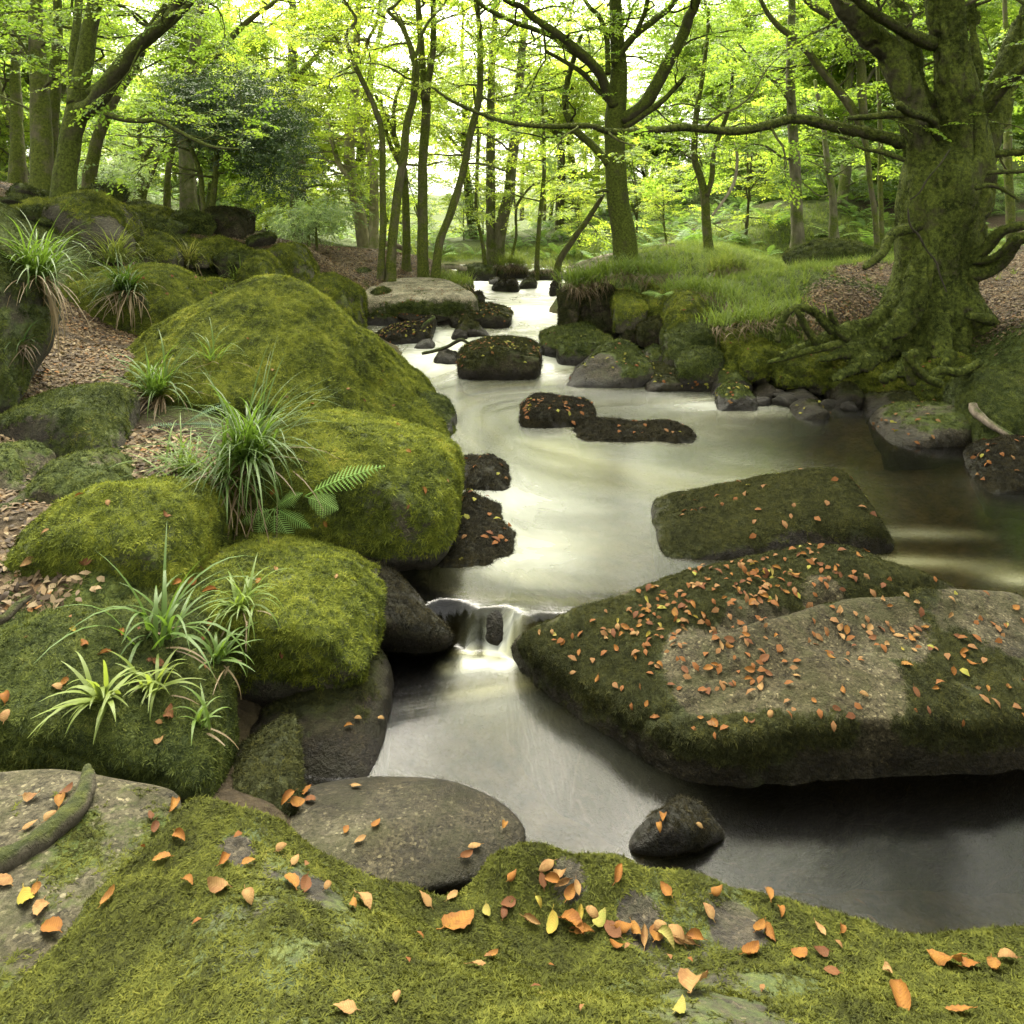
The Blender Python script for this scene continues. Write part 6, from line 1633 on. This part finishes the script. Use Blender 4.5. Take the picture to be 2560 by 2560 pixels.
skirt('brown fringed grass hanging over the dark wall of rock', [(1450,735,11.6), (1500,700,11.9), (1560,690,12.0), (1620,695,11.8), (1690,690,12.2)], 240, .42, 1)
skirt('grass tuft at the corner above the upright dark slab', [(1430,722,11.6), (1455,715,11.7), (1475,712,11.8)], 90, .36, 2)
skirt('shaggy grass edge above the leaning mossy block', [(1690,745,11.2), (1760,740,11.0), (1830,760,10.6), (1880,790,10.0)], 190, .36, 3)
skirt('green grass edge with brown roots left of the surface roots', [(1800,830,9.2), (1870,815,9.4), (1940,800,9.6), (2010,790,9.6)], 170, .28, 4)
skirt('dark tussock along the back edge of the grassy bank', [(1780,690,13.0), (1830,675,13.3), (1870,690,13.0)], 160, .4, 5)
skirt('grass on the pale ledge below the straight forked trunk', [(1090,706,16.4), (1125,712,16.0), (1155,722,15.6)], 160, .34, 6)
skirt('grass tussock on top of the islet mound', [(1248,670,20.0), (1285,664,20.0), (1320,674,20.0)], 160, .45, 7)
skirt('grass on the left mound of the islet', [(1330,680,19.6), (1370,676,19.6), (1415,686,19.6)], 120, .35, 8)

# ------------------------------------------------------------------ roots, logs, dead branches
def stick(name, label, cat, pts, mat, Yz, sides=10, lump=.15, seed=0, wob=.02):
    """pts (px, py, width px); Yz: distance, or heights list marked by 'z'"""
    P = []; W_ = []
    for i, (a, b, w_) in enumerate(pts):
        q = g(a, b, Yz['z'][i]) if 'z' in Yz else p(a, b, Yz['Y'][i]); P.append(q); W_.append(w_ / 2 * q[1] / F)
    C = catmull(np.column_stack([np.array(P), W_]), 8)
    base = C[0, :3].copy()
    mb = MB(); mb.tube(wobble(C[:, :3] - base, C[:, 3], wob, seed), C[:, 3], sides, lump=lump, seed=seed)
    return tag(obj(name, mb.mesh(name), M[mat], None, base), label, cat)
stick('root', 'thick grey root snaking across the bare granite slab in the corner', 'root', [(-60,2170,60),(40,2140,62),(120,2090,58),(180,2040,50),(215,1990,44),(225,1950,36),(222,1915,20)], 'old_root', {'z': [.455,.455,.45,.45,.44,.43,.40]}, 14, .45)
stick('root', 'brown root under the lichen rocks at the left edge', 'root', [(-40,1290,44),(20,1275,40),(70,1245,32),(95,1215,18)], 'old_root', {'z': [.56,.57,.58,.6]}, 10, .3)
stick('root', 'forked dead root beside the mossy hump at the left edge', 'root', [(-30,1560,26),(20,1545,24),(50,1515,22),(85,1490,12)], 'old_root', {'z': [.5,.52,.54,.56]}, 8)
stick('branch', 'grey broken stick leaning from the bank into the water at the right edge', 'branch', [(2432,1010,20),(2442,1030,24),(2470,1055,20),(2510,1080,18),(2560,1108,16),(2620,1135,14)], 'driftwood', {'Y': [6.9,6.85,6.7,6.55,6.4,6.3]}, 10, .2)
stick('branch', 'dark bent branch caught on the small stone in the rapids', 'branch', [(1055,884,8),(1085,878,9),(1120,866,9),(1150,850,9),(1172,858,6)], 'twig', {'Y': [9.9,9.9,9.9,9.8,9.8]}, 7, .2)
stick('branch', 'short dark branch lying on the low tilted leafy slab', 'branch', [(1055,822,12),(1070,808,12),(1084,797,14),(1080,790,8)], 'twig', {'Y': [11.4,11.4,11.5,11.5]}, 7)
stick('log', 'pale fallen log slanting up behind the central beech', 'log', [(1425,684,22),(1480,665,24),(1550,644,24),(1620,626,20),(1685,614,14)], 'deadwood', {'Y': [14.9,15.1,15.3,15.5,15.7]}, 12, .05)
stick('log', 'second thinner log lying behind the pale slanting log', 'log', [(1420,672,14),(1480,652,15),(1545,636,14),(1600,628,10)], 'deadwood', {'Y': [15.6,15.8,16.0,16.2]}, 10, .05)
stick('log', 'short pale log lying across the bank behind the thin trunks', 'log', [(1100,668,14),(1130,666,15),(1165,672,14)], 'deadwood', {'Y': [18.5,18.5,18.5]}, 10, .05)
stick('log', 'dark log lying by the path in the sunlit clearing', 'log', [(955,608,14),(985,612,14),(1010,622,12)], 'driftwood', {'Y': [19,19,19]}, 8, .1)
stick('branch', 'bare curved branch hanging by the ivy clad forked tree', 'branch', [(1780,540,6),(1810,500,7),(1835,455,8),(1842,400,7),(1836,355,4)], 'deadwood', {'Y': [15.6]*5}, 7)

# ------------------------------------------------------------------ fallen beech leaves
def leaf_mesh(seed, mat):
    r = np.random.default_rng(seed)
    L, W = .072, r.uniform(.036, .046); nx, ny = 9, 4
    cur = r.uniform(-2.2, 2.2); cup = r.uniform(-1.2, 1.8); tw_ = r.normal(0, .9)
    V = []
    for i in range(nx + 1):
        t = i / nx; hw = W / 2 * (math.sin(math.pi * t ** .8) ** .75 if 0 < t < 1 else .03)
        a = cur * (t - .5)
        cx = L * (math.sin(a) / cur if abs(cur) > .05 else (t - .5)); cz = L * ((1 - math.cos(a)) / cur if abs(cur) > .05 else 0)
        for j in range(-ny, ny + 1):
            s = j / ny; y_ = hw * s; edge = .0016 * math.sin(i * 3.1 + j) * abs(s)
            b = cup * abs(s) * .9
            yy = y_ * (math.sin(b) / b if abs(b) > .05 else 1); zz = hw * abs(s) * ((1 - math.cos(b)) / b if abs(b) > .05 else 0) + hw * abs(s) * .18
            ta = tw_ * (t - .5)
            V.append((cx, yy * math.cos(ta) - zz * math.sin(ta), cz + zz * math.cos(ta) + yy * math.sin(ta) + edge))
    V = np.array(V); m = 2 * ny + 1
    V[:, 2] -= np.percentile(V[:, 2], 12)
    Q = [(i * m + j, i * m + j + 1, (i + 1) * m + j + 1, (i + 1) * m + j) for i in range(nx) for j in range(m - 1)]
    mb = MB(); mb.add(V, np.array(Q))
    mb.tube(np.array([V[ny], V[ny] + (-.006, .001, -.001), V[ny] + (-.014, .003, .001)]), np.array([.0012, .001, .0008]), 4)
    me = mb.mesh('leaf'); me.materials.append(M[mat]); return me
LEAF = {k: [leaf_mesh(500 + 20 * i + j, k) for j in range(7)] for i, k in enumerate(('fall_orange', 'fall_tan', 'fall_brown', 'fall_yellow'))}
CNAME = {'fall_orange': 'orange', 'fall_tan': 'pale tan', 'fall_brown': 'dark brown', 'fall_yellow': 'yellow'}
rl = np.random.default_rng(91)
NLEAF = [0]
def leaf_matrix(pos, nrm, s, r):
    z_ = unit(np.asarray(nrm) + r.normal(0, .14, 3)); a = unit(np.cross(z_, r.normal(0, 1, 3))); b = np.cross(z_, a)
    m = Matrix(((a[0], b[0], z_[0], pos[0]), (a[1], b[1], z_[1], pos[1]), (a[2], b[2], z_[2], pos[2]), (0, 0, 0, 1)))
    return m @ Matrix.Scale(s, 4)
def pick(r, w=(.42, .34, .14, .10)): return ('fall_orange', 'fall_tan', 'fall_brown', 'fall_yellow')[r.choice(4, p=w)]
def leaf(pos, nrm, s, where, group, lift=.004, colr=None, w=(.42, .34, .14, .10)):
    c = colr or pick(rl, w); j = int(rl.integers(7))
    o = obj('fallen_leaf', LEAF[c][j])
    o.matrix_world = leaf_matrix(np.asarray(pos) + np.asarray(nrm) * lift, nrm, s, rl)
    tag(o, '%s %s beech leaf %s' % (('curled', 'flat', 'folded', 'crumpled', 'cupped', 'twisted', 'dry')[j], CNAME[c], where), 'leaf', group)
    NLEAF[0] += 1
# near bedrock: measured spots
FRONT = [(450,2100,1.1,'on the mossy peak of the near bedrock'), (405,2155,1,'on the mossy peak of the near bedrock'), (558,2160,1.1,'on the mossy peak of the near bedrock'), (700,2130,.9,'on the mossy peak of the near bedrock'), (620,2165,.8,'on the mossy peak of the near bedrock'), (470,2215,.8,'on the left flank of the near bedrock'), (545,2225,1.4,'on the left flank of the near bedrock'),
         (620,2255,1.1,'on the left flank of the near bedrock'), (275,2250,1,'at the left rim of the near bedrock'), (725,2215,1.3,'on the mossy dome of the near bedrock'), (760,2225,1.1,'on the mossy dome of the near bedrock'), (815,2225,.7,'on the mossy dome of the near bedrock'), (735,2160,.8,'on the mossy peak of the near bedrock'), (905,2265,1.3,'on the mossy dome of the near bedrock'), (880,2275,.8,'on the mossy dome of the near bedrock'),
         (1060,2255,1,'on the near bedrock left of the leaf drift'), (1120,2230,.8,'on the near bedrock left of the leaf drift'), (1130,2250,.9,'on the near bedrock left of the leaf drift'), (1145,2315,2.0,'alone on bright moss mid bedrock, the largest leaf'), (1215,2290,.8,'in the leaf drift across the bedrock'), (1270,2265,1,'in the leaf drift across the bedrock'), (1260,2285,.9,'in the leaf drift across the bedrock'),
         (1365,2170,1.1,'on the bare patch of the bedrock ridge'), (1380,2205,1,'on the bare patch of the bedrock ridge'), (1405,2215,1,'on the bare patch of the bedrock ridge'), (1425,2240,1.1,'on the bare patch of the bedrock ridge'), (1400,2190,1,'on the bare patch of the bedrock ridge'), (1355,2205,.8,'on the bare patch of the bedrock ridge'), (1445,2225,.8,'on the bare patch of the bedrock ridge'), (1280,2195,.8,'on the bedrock ridge above the wet slab'),
         (1345,2262,.7,'between the bedrock ridge and the leaf drift'), (1545,2190,1.1,'on the dark moss of the bedrock ridge'), (1665,2235,1.1,'on the dark moss of the bedrock ridge'), (1545,2135,.9,'on the far rim of the bedrock ridge'), (1600,2142,1,'on the far rim of the bedrock ridge'), (1690,2165,1,'on the far rim of the bedrock ridge'), (1480,2290,1,'in the leaf drift across the bedrock'), (1500,2305,1.2,'in the leaf drift across the bedrock'), (1450,2290,.9,'in the leaf drift across the bedrock'),
         (1560,2325,1.1,'in the leaf drift across the bedrock'), (1330,2310,1.1,'in the leaf drift across the bedrock'), (1380,2320,1.3,'in the leaf drift across the bedrock'), (1430,2325,1.5,'in the leaf drift across the bedrock'), (1460,2340,1.2,'in the leaf drift across the bedrock'), (1530,2330,1.2,'in the leaf drift across the bedrock'), (1590,2335,1,'in the leaf drift across the bedrock'), (1610,2350,1.2,'in the leaf drift across the bedrock'), (1640,2340,1.2,'in the leaf drift across the bedrock'), (1665,2360,1.3,'in the leaf drift across the bedrock'),
         (1690,2345,1.2,'in the leaf drift across the bedrock'), (1710,2365,1.2,'in the leaf drift across the bedrock'), (1735,2355,1.1,'in the leaf drift across the bedrock'), (1650,2325,1,'in the leaf drift across the bedrock'), (1540,2372,.8,'in front of the leaf drift'), (1790,2235,.9,'on the right half of the bedrock ridge'), (1920,2245,1,'on the right half of the bedrock ridge'), (1770,2285,.9,'on the right half of the bedrock ridge'), (1950,2290,.9,'on the right half of the bedrock ridge'), (1900,2330,1.1,'on the right half of the bedrock ridge'),
         (1925,2345,1,'on the right half of the bedrock ridge'), (2050,2330,.9,'on the right half of the bedrock ridge'), (2180,2305,1,'at the dip of the bedrock beside the front pool'), (1880,2390,1.3,'on the right of the near bedrock'), (2000,2395,1.2,'on the right of the near bedrock'), (2050,2390,1,'on the right of the near bedrock'), (2100,2330,.8,'at the dip of the bedrock beside the front pool'), (2220,2440,.9,'on the right of the near bedrock'),
         (1740,2480,1.9,'alone on the moss near the bottom edge, veins showing'), (2370,2415,1.7,'in the bottom right corner of the bedrock'), (2430,2425,1.3,'in the bottom right corner of the bedrock'), (2490,2430,1.2,'in the bottom right corner of the bedrock'), (2520,2405,1.2,'in the bottom right corner of the bedrock'), (2250,2510,1.7,'at the bottom edge of the photograph on the right'), (2400,2540,1.2,'at the bottom edge of the photograph on the right'), (1190,2425,.9,'on the bright moss of the bedrock middle'),
         (860,2535,1,'at the bottom edge of the photograph on the left'), (1700,2535,1,'at the bottom edge of the photograph'), (2080,2440,.8,'on the right of the near bedrock'), (2150,2260,.9,'at the far rim of the bedrock on the right'), (1230,2400,.7,'on the bright moss of the bedrock middle'), (990,2510,.7,'on the bright moss of the bedrock middle')]
PREF = {(1145,2315): 'fall_orange', (1740,2480): 'fall_tan', (545,2225): 'fall_tan', (1500,2305): 'fall_yellow', (1380,2320): 'fall_yellow'}
for px, py, s, wh in FRONT:
    q, n_, k = hit(px, py)
    if q is not None: leaf(q, unit(n_ + np.array((0, 0, .6))), s * (.62 if s < 1.5 else .74), wh, 'leaves on the near bedrock', .010, PREF.get((px, py)))
LEFT = [(65,2255,1.2,'fall_yellow','on the granite slab in the corner'), (100,2280,1.2,'fall_tan','on the granite slab in the corner'), (125,2330,1.2,'fall_orange','on the granite slab in the corner'), (90,2235,.7,'fall_orange','on the granite slab in the corner'), (10,2210,1,'fall_tan','on the granite slab in the corner'), (80,2000,1,'fall_tan','above the root on the corner slab'), (125,2050,.9,'fall_tan','above the root on the corner slab'), (150,2010,1,'fall_orange','above the root on the corner slab'),
        (165,1985,.9,'fall_brown','above the root on the corner slab'), (75,2070,.7,'fall_tan','above the root on the corner slab'), (430,2022,1.1,'fall_orange','in the hollow beside the bedrock peak'), (375,2045,.7,'fall_brown','in the hollow beside the bedrock peak'), (385,2080,.8,'fall_brown','in the hollow beside the bedrock peak'), (10,1752,1.1,'fall_orange','at the left edge beside the moss cushion'), (15,1795,1.1,'fall_tan','at the left edge beside the moss cushion'), (140,1725,1,'fall_tan','on the dark moss cushion'),
        (160,1712,.8,'fall_orange','on the dark moss cushion'), (420,1790,1.3,'fall_brown','on the dark moss cushion'), (390,1860,.9,'fall_tan','on the dark moss cushion'), (395,1662,1.1,'fall_brown','on the dark moss cushion'), (260,1640,1,'fall_orange','in the gap above the moss cushion'), (210,1615,1,'fall_orange','in the gap above the moss cushion'), (183,1580,1,'fall_yellow','in the gap above the moss cushion'), (300,1587,.9,'fall_orange','in the gap above the moss cushion'),
        (70,1405,1.2,'fall_tan','at the left edge of the bright mossy hump'), (115,1335,.8,'fall_tan','on the bright mossy hump'), (215,1405,1,'fall_brown','on the bright mossy hump'), (200,1242,.8,'fall_orange','on the bright mossy hump'), (270,1260,.7,'fall_tan','on the bright mossy hump'), (415,1290,.9,'fall_brown','on the bright mossy hump'), (475,1455,1.1,'fall_orange','in the cleft above the square mossy block'), (440,1460,1,'fall_orange','in the cleft above the square mossy block'), (525,1480,1.2,'fall_orange','in the cleft above the square mossy block'),
        (500,1425,.8,'fall_brown','in the cleft above the square mossy block'), (645,1455,.8,'fall_orange','on the square mossy block'), (690,1425,.7,'fall_tan','on the square mossy block'), (515,1565,.8,'fall_orange','on the square mossy block'), (705,1635,.6,'fall_brown','on the square mossy block'), (840,1445,.7,'fall_tan','on the square mossy block'), (870,1820,.7,'fall_orange','on the dark rock under the square block'), (895,1800,.7,'fall_tan','on the dark rock under the square block'), (950,1800,.7,'fall_tan','on the dark rock under the square block'),
        (740,2010,1.2,'fall_orange','in the wet nook behind the near bedrock'), (760,1985,1.2,'fall_orange','in the wet nook behind the near bedrock'), (775,2005,1,'fall_brown','in the wet nook behind the near bedrock'), (720,2000,1.1,'fall_orange','in the wet nook behind the near bedrock'), (890,1970,.8,'fall_tan','on the wet granite slab'), (865,2080,.7,'fall_orange','on the wet granite slab'), (900,2105,.8,'fall_tan','on the wet granite slab'), (940,2065,.8,'fall_orange','on the wet granite slab'), (1185,2120,.9,'fall_tan','on the wet granite slab'), (1165,2145,1,'fall_brown','on the wet granite slab'), (1260,2070,.8,'fall_orange','on the wet granite slab'),
        (685,1230,.9,'fall_orange','on the overhanging boulder'), (1020,1130,.8,'fall_orange','on the overhanging boulder'), (1060,1227,1,'fall_orange','on the overhanging boulder'), (1020,1268,.6,'fall_brown','on the overhanging boulder'), (1118,1205,.6,'fall_tan','on the overhanging boulder'), (815,1310,.8,'fall_orange','on the overhanging boulder'), (680,925,.8,'fall_tan','on the hill shaped boulder'), (715,995,.9,'fall_brown','on the hill shaped boulder'), (780,1010,.8,'fall_orange','on the hill shaped boulder'), (870,975,.9,'fall_tan','on the hill shaped boulder'),
        (910,1003,.8,'fall_brown','on the hill shaped boulder'), (980,1015,.9,'fall_brown','on the hill shaped boulder'), (995,1065,.9,'fall_orange','on the hill shaped boulder'), (918,1035,.6,'fall_brown','on the hill shaped boulder'), (950,950,.8,'fall_brown','on the hill shaped boulder'), (955,930,.9,'fall_tan','on the hill shaped boulder'), (620,850,.8,'fall_orange','on the hill shaped boulder'), (1660,2050,1,'fall_orange','on the small black rock in the front pool'), (1650,2072,.8,'fall_orange','on the small black rock in the front pool'), (1745,2066,.6,'fall_tan','on the small black rock in the front pool')]
for px, py, s, c, wh in LEFT:
    q, n_, k = hit(px, py)
    if q is not None: leaf(q, unit(n_ + np.array((0, 0, .4))), s * .78, wh, 'leaves on the left bank', .010, c)
# the largest flat rock: thickest along its upper left edge
def flat_density(px, py):
    d = .30
    d += 2.2 * math.exp(-((px - 1820) / 230) ** 2 - ((py - 1475 + .22 * (px - 1820)) / 75) ** 2)
    d += 1.5 * math.exp(-((px - 1980) / 130) ** 2 - ((py - 1415) / 40) ** 2)
    d += 1.2 * math.exp(-((px - 1800) / 130) ** 2 - ((py - 1680) / 45) ** 2)
    d += .8 * math.exp(-((px - 2150) / 260) ** 2 - ((py - 1590) / 45) ** 2)
    d += .6 * math.exp(-((px - 1560) / 150) ** 2 - ((py - 1590) / 45) ** 2)
    return d
def zone(px, py):
    if py < 1450 and px > 1850: return 'near the far corner of the largest flat rock'
    if px < 1650: return 'on the pointed left end of the largest flat rock'
    if py < 1570 and px < 2050: return 'in the thick scatter on the largest flat rock'
    if py > 1750: return 'on the near edge of the largest flat rock'
    if px > 2150: return 'on the right part of the largest flat rock'
    return 'in the middle of the largest flat rock'
got = 0
while got < 150:
    px = rl.uniform(1300, 2560); py = rl.uniform(1355, 1880)
    if rl.random() * 2.6 > flat_density(px, py): continue
    q, n_, k = hit(px, py)
    if k != 'flat' or n_[2] < .6: continue
    leaf(q, n_, rl.uniform(.38, .76), zone(px, py), 'leaves on the largest flat rock', .008); got += 1
# the small rest: one uncountable sprinkle over the farther rocks and more on the flat one
mbL = {k: MB() for k in LEAF}
def sprinkle(pos, nrm, s, w):
    c = pick(rl, w); me = LEAF[c][int(rl.integers(7))]
    z_ = unit(np.asarray(nrm) + rl.normal(0, .25, 3)); a = unit(np.cross(z_, rl.normal(0, 1, 3))); b = np.cross(z_, a)
    one = MB(); Wd = rl.uniform(.5, .62); cu = rl.uniform(.1, .4)
    one_leaf(mbL[c], np.asarray(pos) + z_ * .010, a, b, z_, .068 * s, .068 * s * Wd, cu)
for i in range(5000):
    px = rl.uniform(1300, 2560); py = rl.uniform(1355, 1880)
    if i > 1500 or rl.random() * 2.6 > flat_density(px, py): continue
    q, n_, k = hit(px, py)
    if k == 'flat' and n_[2] > .6: sprinkle(q, n_, rl.uniform(.4, .8), (.45, .35, .15, .05))
YEL = (.28, .22, .05, .45)
for key, n_l, w, s in [('c6', 110, YEL, 1.0), ('c4', 90, YEL, .9), ('c3', 170, YEL, .9), ('c2', 120, YEL, .8), ('c11', 60, YEL, .9), ('c10', 26, YEL, .9), ('c12', 60, (.45, .3, .1, .15), 1.0), ('c13', 14, (.4, .3, .1, .2), 1.0), ('c14', 8, (.5, .3, .1, .1), .9), ('c15', 26, (.42, .34, .14, .1), 1.0),
                       ('c16', 34, (.45, .35, .12, .08), .9), ('c18', 0, YEL, 1), ('c19', 26, (.5, .3, .1, .1), .9), ('c20', 34, (.4, .35, .05, .2), .9), ('sm1', 22, YEL, .8), ('sm0', 8, YEL, .8), ('sm4', 8, YEL, .8), ('lump0', 30, YEL, .7), ('lump1', 26, YEL, .7), ('lump2', 44, (.4, .3, .2, .1), .8), ('lump3', 34, (.4, .3, .2, .1), .8),
                       ('c8', 16, YEL, .8), ('up5', 14, YEL, .8), ('ledge', 160, (.4, .4, .2, 0), .7), ('wetledge', 110, (.4, .4, .2, 0), .7), ('rushrock', 30, (.3, .5, .2, 0), .9), ('front', 60, (.4, .4, .2, 0), .35), ('cushion', 20, (.4, .4, .2, 0), .4)]:
    if key not in ROCKS: continue
    o_, V_, T_, N_ = ROCKS[key]
    up = np.where(N_[:, 2] > .45)[0]
    up = up[V_[up, 2] > water_z(V_[up, 0], V_[up, 1]) + .03]
    if not len(up): continue
    cl = 1 + .9 * fbm(V_[up], 2.5, 2, 44) * 2
    pr = np.clip(cl, .05, None); pr /= pr.sum()
    for i in rl.choice(up, n_l, p=pr): sprinkle(V_[i], N_[i], rl.uniform(.7, 1.1) * s, w)
root = tag(empty('small_leaves', (0, 6, 0)), 'small fallen beech leaves sprinkled over the rocks of the stream', 'leaves', None, 'stuff')
for c, mb in mbL.items():
    if mb.n: part(root, CNAME[c].replace(' ', '_') + '_leaves', mb, M[c], 'stuff')
